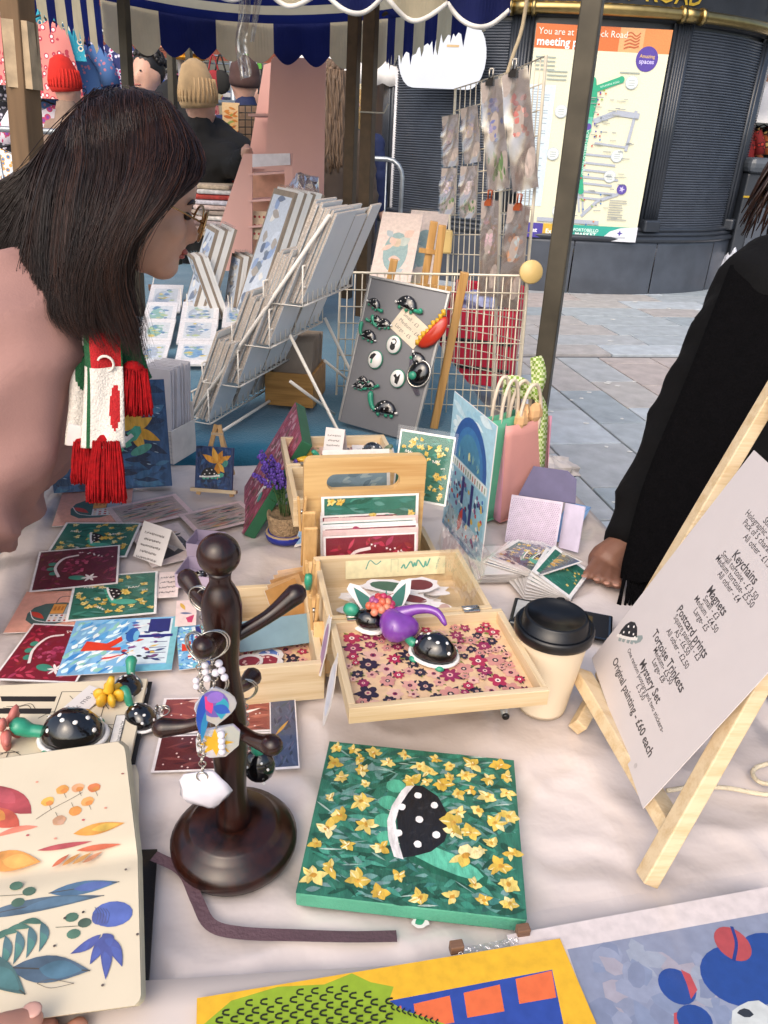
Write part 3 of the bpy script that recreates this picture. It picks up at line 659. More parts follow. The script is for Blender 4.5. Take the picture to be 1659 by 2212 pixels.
def crease(p):
    h = 0
    for a, b, hh, wd in CREASE:
        dx, dy = b.x-a.x, b.y-a.y; t = ((p.x-a.x)*dx+(p.y-a.y)*dy)/(dx*dx+dy*dy)
        if -.5 < t < 1.5:
            k = 1 if 0 < t < 1 else math.exp(-(min(abs(t), abs(t-1))*4)**2)
            n = (-(p.x-a.x)*dy+(p.y-a.y)*dx)/math.hypot(dx, dy)+.008*sin(t*5+a.x*40)
            if abs(n) < .06: h += hh*k*(math.exp(-(n/wd)**2) if n > 0 else math.exp(-(n/(wd*.5))**2))
    return h
def cloth_table(name, label, cloth, corners, z, over, nx, ny, wr, seed, drop=.5):
    FL, FR, NR, NL = [Vector((x, y, 0)) for x, y in corners]; c = (FL+FR+NR+NL)/4
    T = thing(name, label, 'table', Vector((c.x, c.y, 0)))
    def P(u, v):
        uu = min(max(u, 0), 1); vv = min(max(v, 0), 1)
        p = NL.lerp(NR, uu).lerp(FL.lerp(FR, uu), vv)
        du = (u-uu); dv = (v-vv); e = max(abs(du), abs(dv))
        out = (NR-NL).normalized()*(1 if du > 0 else -1 if du < 0 else 0)+(FL-NL).normalized()*(1 if dv > 0 else -1 if dv < 0 else 0)
        q = Vector((p.x*3+seed, p.y*3, 0)); n = abs(noise.noise(q))+.5*abs(noise.noise(q*2.3+Vector((5, 5, 0))))
        r1 = 1-abs(noise.noise(Vector((p.x*2.2+p.y*5+seed, p.y*2-p.x*4, 3.3))))
        r2 = 1-abs(noise.noise(Vector((p.x*3.1-p.y*4.4+seed*2, p.y*2.6+p.x*3, 7.3)))); r3 = 1-abs(noise.noise(Vector((p.x*6+seed, p.y*5-p.x*2, 1.3))))
        zz = z-wr*(.30*min(1, n*1.2)+.34*(1-r1**5)+.24*(1-r2**7)+.12*(1-r3**5))
        if cloth is CLOTH and e == 0: zz += crease(p)
        if e > 0:
            s = e/.22*drop; w = sin((p.x+p.y)*26+seed)*.5+.5*sin((p.x-p.y)*17)
            p = p+out.normalized()*(.012+.03*min(1, s*4)*(.5+.5*w)); zz = z-.004-s
        return Vector((p.x-c.x, p.y-c.y, zz))
    def F(u, v): return P(-.22+1.44*u, -.22+1.44*v)
    o = MB().grid(nx, ny, F).build(over, cloth, T)
    # top and legs beneath the cloth
    pts = [((p-c)*.97+c)-c for p in (NL, NR, FR, FL)]
    MB().prism([(p.x, p.y) for p in pts], z-.045, z-.02).build('table_top', TRESTLE, T)
    for p in pts: MB().box((p.x*.9, p.y*.9, (z-.046)/2), (.045, .045, z-.046)).build('leg', TRESTLE, T)
    return T
cloth_table('stall_table', 'stall table under a creased white satin cloth', CLOTH, ((-.69, 1.50), (.37, 1.62), (.62, .40), (-.52, .30)), TZ-.001, 'tablecloth', 220, 220, .011, 1.7)
cloth_table('stall_table', 'stall table under a teal cloth holding mounted prints', TEAL, ((-1.9, 4.45), (-.05, 4.35), (.33, 1.72), (-1.25, 1.58)), TZ-.006, 'tablecloth', 90, 110, .012, 8.1, .6)
# nearer display table with the big prints, covered by a clear sheet
cloth_table('display_table', 'low display table with large sleeved prints under clear plastic', mat('white paper sheet', '#cfc3bb', .45, var=.03, scale=2), ((-.36, .385), (.62, .50), (.68, -.12), (-.5, -.12)), TZ+.012, 'cover_sheet', 40, 30, .002, 3.3, .3)
# ================================================================ THINGS ON THE WHITE TABLE
PINE = wood('pale pine', '#d8c29e', '#c6aa80', .5, 7, 0)
PINEY = wood('pale pine lengthwise', '#d8c29e', '#c6aa80', .5, 7, 1)
PINEZ = wood('pale pine upright', '#d6ae76', '#b98c52', .5, 5, 2)
DARKW = wood('dark stained wood', '#2c120a', '#100605', .26, 8, 2, coat=.0)
BLKG = mat('black glazed clay', '#0d0c0e', .12, var=.2, scale=40, coat=.8, bump=.08, bscale=60)
GRNC = mat('green clay', '#2f8f70', .35, var=.15, scale=40, coat=.2)
WHT = mat('white glaze', '#e9e5df', .3, var=.04)
def turtle(M, L, label, cat='trinket', group=None, flat=.8, name='clay_tortoise', skin=None, extra=None, neck=.22):
    T = thing(name, label, cat, M, group); skin = skin or GRNC
    sh = MB().ell((0, 0, L*.05), (L*.34, L*.27, L*.36*flat), None, 20, 12, fn=lambda p: (p if p.z > 0 else Vector((p.x, p.y, p.z*.12)))*(1+.07*noise.noise(p*2.1+Vector((L*900, 0, 0))))).build('shell', BLKG, T)
    b = MB(); rnd = random.Random(int(L*1e5))
    for k in range(10):
        a = k*2.4+.3; t = .3+.95*((k*7 % 10)/9); n = Vector((sin(t)*cos(a), sin(t)*sin(a), cos(t)))
        p = Vector((n.x*L*.34, n.y*L*.27, L*.05+n.z*L*.36*flat)); R = n.to_track_quat('Z', 'Y').to_matrix()
        b.ell(p*(1+.07*noise.noise(n*2.1+Vector((L*900, 0, 0)))), (L*.03, L*.026, L*.008), R, 8, 4)
    b.build('spot', WHT, sh)['kind'] = 'stuff'
    MB().tube([(L*.355*cos(a), L*.285*sin(a), L*.055) for a in [2*pi*i/22 for i in range(22)]], L*.03, 6, closed=True).build('shell_rim', WHT, T)
    MB().tube(spl([(L*.25, 0, L*.1), (L*.38, 0, L*.13), (L*.46, 0, L*neck), (L*.56, 0, L*(neck+.06)), (L*.62, 0, L*(neck+.03))], 10), [L*q for q in (.07, .07, .07, .07, .075, .08, .09, .1, .1, .085, .04)], 9).build('head', skin, T)
    for sx, sy in ((.2, 1), (.2, -1), (-.2, 1), (-.2, -1)): MB().ell((L*sx, L*.24*sy, L*.035), (L*.075, L*.06, L*.045), None, 8, 6).build('leg', skin, T)
    return T
def magnet(M, L, label, name='tortoise_magnet', flip=1, headup=0, group=None):
    """side-on tortoise; local x-y lies on the board, z stands off it"""
    T = thing(name, label, 'magnet', M, group); f = flip
    sh = MB().ell((0, 0, .004), (L*.36, L*.36, L*.12), None, 16, 8, fn=lambda p: Vector((p.x, p.y if p.y > 0 else p.y*.1, p.z))).build('shell', BLKG, T)
    b = MB()
    for x, y in ((-.2, .1), (-.1, .24), (.02, .1), (.12, .24), (.2, .1), (-.02, .3), (.26, .05), (-.27, .06)):
        z = math.sqrt(max(.05, 1-(x/.36)**2-(y/.36)**2))*L*.12+.004; b.ell((x*L, y*L, z), (L*.024, L*.02, L*.01), None, 7, 4)
    b.build('spot', WHT, sh)['kind'] = 'stuff'
    MB().tube([(-L*.4, L*.03, .005), (-L*.15, -L*.01, .006), (L*.15, -L*.01, .006), (L*.4, L*.04, .005)], L*.035, 6).build('shell_rim', WHT, T)
    hd = MB(); P = [(f*L*.3, L*.02, .005), (f*L*.42, L*(.03+.1*headup), .006), (f*L*.5, L*(.08+.3*headup), .006), (f*L*(.56-.06*headup), L*(.12+.42*headup), .006)]
    hd.tube(spl(P, 8), [L*q for q in (.06, .06, .065, .07, .08, .09, .09, .08, .03)], 8); hd.build('head', GRNC, T)
    for x in (-.2, .05, .22): MB().ell((x*L, -L*.07, .004), (L*.06, L*.07, L*.05), None, 8, 5).build('leg', GRNC, T)
    return T
# ---- daffodil canvas
M, w, h = quad((713.8, 1602), (1116, 1642.6), (1131, 1986.5), (636, 1928), TZ+.019)
def art_canvas(A, w, h):
    X = lambda u: (u-.5)*w
    V = lambda v: (.5-v)*h
    A.rect(-w/2, -h/2, w/2, h/2, '#2f6c58'); A.strokes(-w/2, -h/2, w/2, h/2, 640, w*.12, w*.028, ('#2f6451', '#3a7864', '#275746', '#478f7a', '#367e68', '#1f4c3c', '#55847a', '#668f88', '#3a756c', '#6f8f8c', '#2c5a50'), 0, .9)
    A.strokes(-w/2, -h/2, w/2, h/2, 40, w*.1, w*.008, ('#8aa89c', '#a8bcb0', '#7a9a92'), -.2, .6)
    A.blob(X(.44), V(.36), w*.09, h*.14, '#2f6f58', jit=.1)
    for u, v in ((.385, .29), (.36, .41), (.345, .53), (.37, .64)): A.blob(X(u), V(v), w*.05, h*.045, '#4fa385', jit=.06)
    A.poly([(X(a), V(b)) for a, b in ((.47, .74), (.56, .66), (.66, .68), (.78, .74), (.84, .80), (.83, .85), (.76, .86), (.66, .83), (.58, .81))], '#1f5a44')
    A.poly([(X(a), V(b)) for a, b in ((.49, .72), (.58, .655), (.68, .69), (.79, .76), (.82, .80), (.79, .83), (.70, .81), (.6, .775))], '#5cb394')
    A.poly([(X(a), V(b)) for a, b in ((.46, .27), (.52, .27), (.60, .33), (.645, .43), (.66, .53), (.64, .62), (.58, .69), (.5, .73), (.45, .745), (.42, .62), (.405, .5), (.42, .37))], '#1a1a1e')
    A.strokes(X(.46), V(.66), X(.62), V(.32), 24, w*.05, w*.012, ('#242428', '#141416', '#2c2c30'), .5, .8)
    A.poly([(X(a), V(b)) for a, b in ((.455, .255), (.415, .32), (.375, .43), (.36, .53), (.375, .64), (.41, .745), (.455, .755), (.425, .66), (.40, .53), (.415, .42), (.45, .33), (.48, .27))], '#ded9d6')
    for u, v in ((.50, .34), (.425, .43), (.585, .395), (.515, .50), (.42, .60), (.60, .585), (.515, .655)): A.blob(X(u), V(v), w*.019, h*.022, '#f0ece8', n=12, jit=.07)
    rnd = random.Random(4); pts = [(.03, .03), (.14, .05), (.25, .06), (.42, .05), (.58, .06), (.66, .1), (.78, .07), (.92, .06), (.05, .17), (.18, .12), (.2, .2), (.33, .12), (.1, .27), (.23, .3), (.07, .42), (.22, .42), (.13, .53), (.26, .57), (.08, .62), (.03, .72), (.19, .71), (.35, .7), (.13, .85), (.06, .9), (.26, .9), (.44, .85), (.36, .96), (.54, .97), (.68, .93), (.82, .93), (.93, .93), (.78, .85), (.93, .83), (.9, .73), (.96, .65), (.86, .6), (.76, .55), (.68, .56), (.88, .47), (.95, .42), (.8, .4), (.7, .43), (.85, .3), (.95, .26), (.77, .26), (.7, .3), (.62, .25), (.54, .24), (.66, .19), (.74, .16), (.86, .17), (.96, .14), (.5, .13), (.67, .50), (.46, .24), (.8, .66), (.55, .16)]
    for u, v in pts: daffodil(A, X(min(.955, max(.045, u))), V(min(.955, max(.045, v))), w*rnd.uniform(.034, .062))
    daffodil(A, X(.74), V(.69), w*.085); daffodil(A, X(.68), V(.5), w*.075)
    for s in range(40):
        u, v = rnd.choice(pts); A.leaf(X(min(.96, max(.02, u))), V(min(.96, max(.03, v))), X(min(.98, max(.02, u+rnd.uniform(-.03, .03)))), V(min(.98, max(.02, v+rnd.uniform(-.03, .03)))), w*.008, '#f4e6b4')
cv = card('canvas_painting', 'green square canvas with yellow daffodils and black spotted tortoise lying on white cloth', 'painting', M @ Matrix.Translation((0, 0, -.018)), w, h, art_canvas, mat('canvas green edge', '#4f9a7c', .6, var=.12, bump=.2, bscale=300), .018, m=PAINT, bevel=.002, dz=1.1e-6)
# ---- dark wood mug tree
MT = yaw(Z(507, 1822, TZ), 0)
mt = thing('mug_tree', 'dark turned-wood mug tree hung with keychains', 'stand', MT)
bs = MB().lathe([(.0, 0), (.061, 0), (.063, .006), (.063, .012), (.058, .019), (.05, .024), (.047, .026), (.044, .030), (.042, .032), (.02, .034), (0, .034)], 40).build('base', DARKW, mt)
MB().lathe([(.0, .03), (.0172, .03), (.0168, .045), (.0152, .06), (.0142, .075), (.0148, .095), (.0168, .125), (.0176, .15), (.0168, .175), (.0145, .2), (.0124, .22), (.0126, .235), (.0148, .255), (.0172, .274), (.0174, .288), (.0155, .298), (.0118, .306), (.0092, .311), (.0092, .317), (.0105, .322)], 28).build('post', DARKW, mt)
MB().ell((0, 0, .337), .0182, None, 24, 14).build('knob', DARKW, mt)
def peg(tip, z0, ball=.0098, curl=.012):
    tip = Vector(tip); a = Vector((tip.x*.12, tip.y*.12, z0)); m = a.lerp(tip, .55); m.z -= curl*.3
    P = spl([a, m, tip], 12); r = [.0062+.0 for _ in P]
    for i, _ in enumerate(P):
        t = i/12; r[i] = .0062+(ball-.0062)*max(0, (t-.45)/.55)**1.3
    P.append(tip+(tip-m).normalized()*ball*.6); r.append(ball*.75); P.append(tip+(tip-m).normalized()*ball*.92); r.append(ball*.3)
    MB().tube(P, r, 12).build('peg', DARKW, mt)
    return MT @ tip
base = Z(507, 1822, TZ)
def rel(x, y, Yd): return Y(x, y, Yd)-base
pegA = peg(rel(405, 1250, base.y+.05), .272)
pegB = peg(rel(640, 1283, base.y+.03), .252)
pegC = peg(rel(440, 1398, base.y-.055), .262)
pegD = peg(rel(545, 1462, base.y+.06), .19)
pegE = peg(rel(350, 1572, base.y+.0), .165)
pegF = peg(rel(588, 1610, base.y-.05), .16)
# ---- keychains on the pegs
STEEL = mat('polished steel', '#c4beb4', .22, 1, var=.1)
ACR = film('clear acrylic', .3, .05, (.95, .96, .98), .05)
FROST = mat('frosted acrylic', '#c9cad4', .2, var=.05, trans=.5, coat=.4)
PEARL = mat('pearly resin', '#d9d4dc', .16, var=.08, scale=25, coat=.7, bump=.1)
def ring_pts(c, r, n=20, ax=(1, 0, 0), bx=(0, 0, 1)):
    c = Vector(c); a = Vector(ax).normalized(); b_ = Vector(bx).normalized(); return [c+(a*cos(t)+b_*sin(t))*r for t in [2*pi*i/n for i in range(n)]]
def chain(b, a, c, n, r=.0022):
    a = Vector(a); c = Vector(c)
    for i in range(n):
        p = a.lerp(c, (i+.5)/n); ax = (1, 0, 0) if i % 2 else (0, 1, 0); b.tube(ring_pts(p, r*1.5, 8, ax), r*.35, 4, closed=True)
def keychain(p, top, drop, charm, label, ringr=.013, dirx=(1, .3, 0)):
    """p: where it hangs on the peg; charm: function(parent) building the pendant with its top at the origin"""
    K = thing('keychain', label, 'keychain', Matrix.Translation(Vector(p)-Vector((0, 0, drop))))
    b = MB()
    for q in (-.0008, .0008): b.tube(ring_pts((q, q, drop-ringr*.7), ringr, 22, dirx), .0009, 5, closed=True)
    b.build('split_ring', STEEL, K)
    b = MB(); chain(b, (0, 0, drop-ringr*1.7), (0, 0, 0), max(2, int((drop-ringr*1.7)/.005))); b.build('chain', STEEL, K)
    charm(K); return K
def slab_charm(poly, art, th=.003, m=None, rz=0):
    def f(K):
        R = Matrix.Rotation(radians(rz), 4, 'Z') @ Matrix.Rotation(pi/2, 4, 'X')
        o = MB().prism(poly, -th/2, th/2).build('charm', m or FROST, K, R, bevel=.0006)
        A = Art(1e-5); art(A); A.build(o, th/2+1e-4)
    return f
def pts_leaf(w, h, k=1.0): return [(w/2*sin(pi*t)*(1 if s else -1), -h*t) for s in (1, 0) for t in ([i/8 for i in range(9)] if s else [1-i/8 for i in range(1, 8)])]
def bird(A):
    A.blob(-.001, -.018, .012, .015, '#6a58a8', rot=.3); A.leaf(-.008, -.008, -.004, -.028, .008, '#d63c7c'); A.leaf(.006, -.012, .004, -.036, .012, '#2f9ab0'); A.leaf(-.002, -.02, .012, -.03, .01, '#2a58b0'); A.blob(.0, -.011, .007, .006, '#8a6ac0')
def feather(A): A.leaf(0, -.002, -.003, -.05, .012, '#2c5ac0'); A.leaf(.002, -.02, -.004, -.052, .006, '#2f90c0')
def sunny(A): A.star(-.002, -.017, .016, 8, '#d9a828', .5)
cA = pegA.lerp(base+Vector((0, 0, .285)), .42); cC = pegC.lerp(base+Vector((0, 0, .275)), .38)
def beads(K, pts, r=.0034):
    for p in pts: MB().ell(p, r, None, 10, 7).build('bead', PEARL, K)
def charm_bird(K): slab_charm(pts_leaf(.036, .042), bird, rz=18)(K); beads(K, [(-.006, -.003, .024), (-.006, -.003, .017), (-.005, -.003, .010), (.006, -.004, .027), (.008, -.004, .020), (.010, -.004, .013), (.003, -.005, .018)])
keychain(cC, 0, .052, charm_bird, 'clear keychain with purple and pink bird charm and white beads', .014, (1, .5, 0))
def charm_feather(K): slab_charm(pts_leaf(.014, .055), feather, m=ACR, rz=40)(K); beads(K, [(-.004, 0, .012), (-.004, 0, .006)], .003)
keychain(cC+Vector((-.010, -.004, 0)), 0, .056, charm_feather, 'clear keychain with blue feather charm hanging behind bird charm', .013, (1, -.6, 0))
def charm_sun(K):
    slab_charm([(-.019, -.012), (-.014, -.003), (0, 0), (.014, .002), (.02, -.006), (.018, -.022), (.006, -.034), (-.008, -.034), (-.019, -.026)], sunny, m=FROST, rz=10)(K)
    beads(K, [(.004, -.003, -.006), (.004, -.003, -.0125), (.004, -.003, -.019), (.004, -.003, -.0255)], .0036)
cE = base+Vector((-.012, -.03, .195))
keychain(Y(462, 1462, base.y-.03), 0, .055, charm_sun, 'frosted keychain with yellow sun and four white beads', .011, (1, .2, 0))
def charm_shell(K):
    b = MB(); b.ell((0, 0, -.022), (.024, .007, .022), None, 10, 8, fn=lambda p: p*(1+.09*cos(5*math.atan2(p.z, p.x))), smooth=True); b.build('charm', PEARL, K)
    MB().tube(ring_pts((0, -.004, -.003), .005, 14), .0009, 5, closed=True).build('hook', STEEL, K)
keychain(Y(432, 1580, base.y-.035), 0, .046, charm_shell, 'pearly white shell keychain hanging on long chain', .004, (0, 1, 0))
def charm_tort(K): pass
for i in range(4):
    p = cA+Vector((.007*i, -.004*i, 0))
    def ch(K, i=i):
        slab_charm(pts_leaf(.016+.002*i, .03), (lambda A: (A.blob(0, -.015, .006, .010, ('#b8a8d8', '#3a58b8', '#8fb0d8', '#d8b8c8')[i]), A.leaf(0, -.004, .002, -.024, .005, ('#2a2430', '#6a9ad0', '#d8d8f0', '#b85a80')[i]))), m=(ACR, FROST, ACR, FROST)[i], rz=(60, 30, 10, -20)[i])(K)
    keychain(p, 0, .052+.004*i, ch, ('holographic keychain nearest the end of the upper peg', 'second keychain along the upper peg, blue leaf charm', 'third keychain along the upper peg, pale blue charm', 'keychain on the upper peg closest to the post, pink charm')[i], .0125, (1, -.4-.2*i, 0))
# small tortoise keychain behind the tree
kt = keychain(pegD.lerp(base+Vector((0, 0, .19)), .35), 0, .085, lambda K: None, 'black tortoise keychain hanging low behind the dark post', .012)
tt = MB().ell((.012, 0, -.02), (.017, .013, .02), None, 14, 9).build('tortoise_charm', BLKG, kt); MB().ell((.012, 0, .0035), .008, None, 10, 7).build('head', GRNC, tt)
b = MB()
for k in range(8): b.ell((.012+.014*cos(k*2.3), -.012*abs(sin(k*1.7))-.002, -.02+.014*sin(k*2.3)), .0016, None, 6, 4)
b.build('spot', WHT, tt)['kind'] = 'stuff'
# ---- takeaway cup
CUP = mat('paper cup', '#e6d6bb', .6, var=.03, scale=6)
LID = mat('black plastic lid', '#0b0b0c', .32, var=.1, bump=.02)
cp = thing('coffee_cup', 'cream paper takeaway coffee cup with black lid', 'cup', yaw(Z(1168, 1522, TZ), 0))
MB().lathe([(.0, .002), (.029, .002), (.0305, 0), (.032, .006), (.0445, .118), (.0455, .12), (0, .12)], 40).build('cup', CUP, cp)
ld = MB().lathe([(.0455, .112), (.0485, .114), (.0490, .118), (.0490, .124), (.0475, .127), (.0455, .1275), (.0445, .125), (.0405, .1255), (.0392, .139), (.0375, .1405), (.0345, .1405), (.033, .1375), (.005, .1365), (0, .1365)], 40).build('lid', LID, cp)
MB().ell((.012, .036, .1402), (.006, .0035, .0012), None, 10, 6).build('sip_hole', mat('hole', '#020202', .9), ld)
# ---- phone under the cup, pen, cord
def art_phone(A, w, h):
    A.rect(-w*.46, -h*.44, w*.46, h*.44, '#1a1a1c'); A.rect(-w*.46, -h*.3, -w*.05, h*.4, '#b8b8b4'); A.rect(w*.05, -h*.35, w*.30, h*.3, '#4c3f1c')
    for i in range(4): A.rect(w*.1, h*(-.2+.12*i), w*.12, h*(-.16+.12*i), '#d8d4c8')
M, w, h = quad((1100, 1296), (1318, 1338), (1326, 1396), (1108, 1352), TZ+.001)
ph = card('mobile_phone', 'black mobile phone lying flat behind the coffee cup', 'phone', M, w, h, art_phone, mat('phone glass', '#08080a', .08, coat=1), .008, bevel=.003)
pn = MB(); a = Z(1055, 1400, TZ+.006); c = Z(1092, 1546, TZ+.006); pn.tube([a, a.lerp(c, .5), c], .0055, 14)
po = pn.build('pen', mat('silver pen', '#a8a8a4', .3, .7)); tag(po, 'silver felt pen lying under the floral wooden tray', 'pen')
MB().tube([c, c+(c-a).normalized()*.003], .0045, 14).build('end_cap', LID, po)
co = MB().tube(spl([Z(1440, 1708, TZ+.003), Z(1500, 1700, TZ+.003), Z(1570, 1702, TZ+.003), Z(1660, 1716, TZ+.003), Z(1720, 1700, TZ+.003), Z(1690, 1650, TZ+.003), Z(1640, 1655, TZ+.003), Z(1626, 1672, TZ+.003), Z(1650, 1692, TZ+.005), Z(1720, 1690, TZ+.003)], 60), .0028, 7).build('cord', mat('cotton cord', '#d6c8ac', .85, bump=.4, bscale=300)); tag(co, 'cream cotton cord looped on the cloth beside the price easel', 'cord')
# ---- price list on a table easel
def art_price(A, w, h):
    ink = '#4a4648'
    L = [(.985, 'Price List', .036, 1), (.935, 'Stickers - £2', .023, 0), (.905, 'Holographic Stickers - £2.50', .023, 0), (.875, 'Pack of 5 characters - £5', .023, 0), (.842, 'All other - £1.50', .023, 0), (.765, 'Keychains', .031, 1), (.735, 'Small tortoise - £ 3.50', .023, 0), (.708, 'Medium tortoise- £5.50', .023, 0), (.678, 'All other - £4', .023, 0), (.605, 'Magnets', .031, 1), (.575, 'Small - £3', .023, 0), (.545, 'Medium - £4.50', .023, 0), (.515, 'Large- £5', .023, 0), (.455, 'Postcard prints', .031, 1), (.428, 'Square painted - £3', .023, 0), (.4, 'A5 - £6.50', .023, 0), (.37, 'All other - £2.50', .023, 0), (.305, 'Tortoise Trinkets', .031, 1), (.278, 'Medium- £5.50', .023, 0), (.25, 'Large- £8', .023, 0), (.19, 'Mystery Set', .031, 1), (.16, 'One random postcard and two stickers-', .0195, 0), (.133, '£ 5.50', .023, 0), (.065, 'Original painting - £60 each', .031, 1)]
    for v, t, s, bd in L: A.text(t, -w*.0, (v*.88+.035-.5)*h, s*.58*h/.297*(.74 if bd else .70), ink, bold=.018 if bd else .008)
    a_turtle(A, -w*.36, -h*.30, w*.22, rot=.55, skin='#8f9a98', shell='#26262c')
    A.blob(w*.3, -h*.47, .003, .003, '#b8b0ae')
Mp, w, h = lean((1279, 1423), (1390, 1747), TZ+.052, (1586, 933), 24)
u = Mp.to_3x3() @ Vector((1, 0, 0)); up = Mp.to_3x3() @ Vector((0, 1, 0)); nn = Mp.to_3x3() @ Vector((0, 0, 1))
pp = card('price_list', 'white printed price list sheet standing on a wooden table easel', 'sign', Mp, w, h, art_price, mat('white paper', '#cfc6c4', .5, var=.015), .0008)
cB = Mp @ Vector((0, -h/2, 0))
es = thing('table_easel', 'pale wooden table easel holding the white price list', 'easel', Vector((cB.x, cB.y, TZ)))
def part(b, name, m, par, **k):
    o = b.build(name, m, par, **k); o.matrix_parent_inverse = par.matrix_world.inverted(); return o
def on_paper(x, y, z=0): return Mp @ Vector((x, y, z))
def onp(x, y, off):
    d = ray(x, y); o = Vector((0, 0, CAMZ)); t = (Mp @ Vector((0, 0, off))-o).dot(nn)/d.dot(nn); return o+d*t
part(MB().bar(Z(1254, 1455, TZ+.046), Z(1454, 1792, TZ+.046), .026, .016, up), 'ledge', PINE, es, bevel=.0015)
def leg(a, c, k=.0165): return part(MB().bar(a, c, k*1.2, k, nn), 'leg', PINE, es, bevel=.0015)
def foot(P, d):
    t = (TZ+.002-P.z)/d.z; return P+d*t
leg(onp(1760, 1260, -.018), Z(1396, 1902, TZ+.006)); leg(onp(1690, 812, -.018), onp(1300, 1470, -.02)); leg(onp(1308, 1462, -.034), Z(1247, 1572, TZ+.006))
tp_ = onp(1720, 860, -.03); leg(tp_, foot(tp_, Vector((.2, .05, -.5))))
part(MB().bar(onp(1690, 840, -.018), onp(1770, 1240, -.018), .02, .014, up), 'crosspiece', PINE, es)
# ---- the wooden cantilever craft box
ZT = TZ+.105                                        # rim height of the upper trays
LINING = mat('floral lining board', '#d9b48f', .7)
M0, fw, fd = quad((722, 1336), (1052, 1314), (1163, 1486), (766, 1524), ZT)
Rf = M0.to_3x3(); ex = Rf @ Vector((1, 0, 0)); ey = Rf @ Vector((0, 1, 0)); ez = Vector((0, 0, 1))
hinge = (Z(720, 1336, ZT)+Z(1052, 1314, ZT))/2
fw = .218; fd = .165
cb = thing('craft_box', 'pale pine cantilever craft box with open trays and slotted handle board', 'box', frame(Vector((hinge.x, hinge.y, TZ))+ey*fd, ex, ey))
HZ = ZT-TZ                                           # local: origin behind the front tray, x right, y away, z up
def tray(name, x0, x1, y0, y1, z0, z1, t=.008, floor=True, m=PINE, lining=None):
    b = MB(); h = z1-z0; cz = (z0+z1)/2
    o = MB().box(((x0+x1)/2, y0+t/2, cz), (x1-x0, t, h)).build(name, m, cb, bevel=.0008)
    MB().box(((x0+x1)/2, y1-t/2, cz), (x1-x0, t, h)).build('wall', m, o, bevel=.0008)
    for x in (x0+t/2, x1-t/2): MB().box((x, (y0+y1)/2, cz), (t, y1-y0-2*t-.0004, h)).build('wall', PINEY, o, bevel=.0008)
    MB().box(((x0+x1)/2, (y0+y1)/2, z0+.003), (x1-x0-2*t, y1-y0-2*t, .004)).build('floor', PINE, o)
    if lining:
        A = Art(2e-6); lining(A, x1-x0-2*t, y1-y0-2*t); A.build(o, 0, None, 'lining').matrix_local = Matrix.Translation(((x0+x1)/2, (y0+y1)/2, z0+.0055))
    return o
x0, x1 = -fw/2, fw/2
ft = tray('front_tray', x0, x1, -fd, -.004, HZ-.055, HZ)
fl = tray('front_lid', x0+.002, x1+.012, -fd*2-.004, -fd-.001, HZ-.022, HZ-.001, lining=art_floral)
for x in (x0+.035, x1-.03):
    MB().box((x, -fd-.001, HZ+.0012), (.022, .014, .002)).build('hinge', STEEL, fl, bevel=.0005)
    MB().tube([(x-.011, -fd-.001, HZ+.002), (x+.011, -fd-.001, HZ+.002)], .0022, 8).build('hinge_pin', STEEL, fl)
# handle board with rounded top and a slot
hb_h = .235
def board_with_slot(w, h, t, sx0, sx1, sz0, sz1, r=.012):
    bm = bmesh.new(); out = []
    def arc(cx, cz, a0, a1, rr, n=6): return [(cx+rr*cos(a0+(a1-a0)*i/n), cz+rr*sin(a0+(a1-a0)*i/n)) for i in range(n+1)]
    outer = [(-w/2, 0), (w/2, 0)]+arc(w/2-r, h-r, 0, pi/2, r)+arc(-w/2+r, h-r, pi/2, pi, r)
    sr = (sz1-sz0)/2; inner = arc(sx1-sr, (sz0+sz1)/2, -pi/2, pi/2, sr, 10)+arc(sx0+sr, (sz0+sz1)/2, pi/2, 3*pi/2, sr, 10)
    es = []
    for loop in (outer, inner):
        vs = [bm.verts.new((x, 0, z)) for x, z in loop]
        for i in range(len(vs)): es.append(bm.edges.new((vs[i], vs[(i+1) % len(vs)])))
    bmesh.ops.triangle_fill(bm, edges=es, use_beauty=True)
    r_ = bmesh.ops.extrude_face_region(bm, geom=bm.faces[:]); bmesh.ops.translate(bm, verts=[v for v in r_['geom'] if isinstance(v, bmesh.types.BMVert)], vec=(0, t, 0))
    bmesh.ops.recalc_face_normals(bm, faces=bm.faces[:]); me = bpy.data.meshes.new('handle_board'); bm.to_mesh(me); bm.free(); return me
hw = .182; BY = .052
_q = cb.matrix_basis @ Vector((-.026, BY, 0)); hb_h = .2
for _i in range(30): hb_h += (proj(_q+Vector((0, 0, hb_h)))[1]-987)*.0002
me = board_with_slot(hw, hb_h, .012, -.058, .052, hb_h-.052, hb_h-.026); me.materials.append(wood('pine face grain', '#d4b078', '#bc8f56', .45, 4, 0))
hb = bpy.data.objects.new('handle_board', me); COL.objects.link(hb); hb.parent = cb; hb.matrix_local = Matrix.Translation((-.026, BY, 0))
# rear tray with its lid folded away from us, and the wide lower trays
RO = BY+.02
bt = tray('rear_tray', x0-.022, x1-.05, RO, RO+fd*.8, HZ+.01, HZ+.055)
RL = RO+fd*.8+.003
bl_ = tray('rear_lid', x0-.022, x1-.05, RL, RL+fd*.8, HZ+.034, HZ+.056, lining=art_floral)
for x in (x0+.012, x1-.07): MB().box((x, RL-.0015, HZ+.058), (.022, .012, .002)).build('hinge', STEEL, bl_)
lw = tray('lower_tray', x0-.128, x0-.006, -fd-.028, .005, .002, .058, .009)
A = Art(2e-6); art_floral(A, .104, fd-.0); A.build(lw, 0, None, 'lining').matrix_local = Matrix.Translation((x0-.067, -fd/2-.0115, .0075))
tray('lower_tray', x0+.002, x1-.002, -.15, .19, .002, .044, .009)
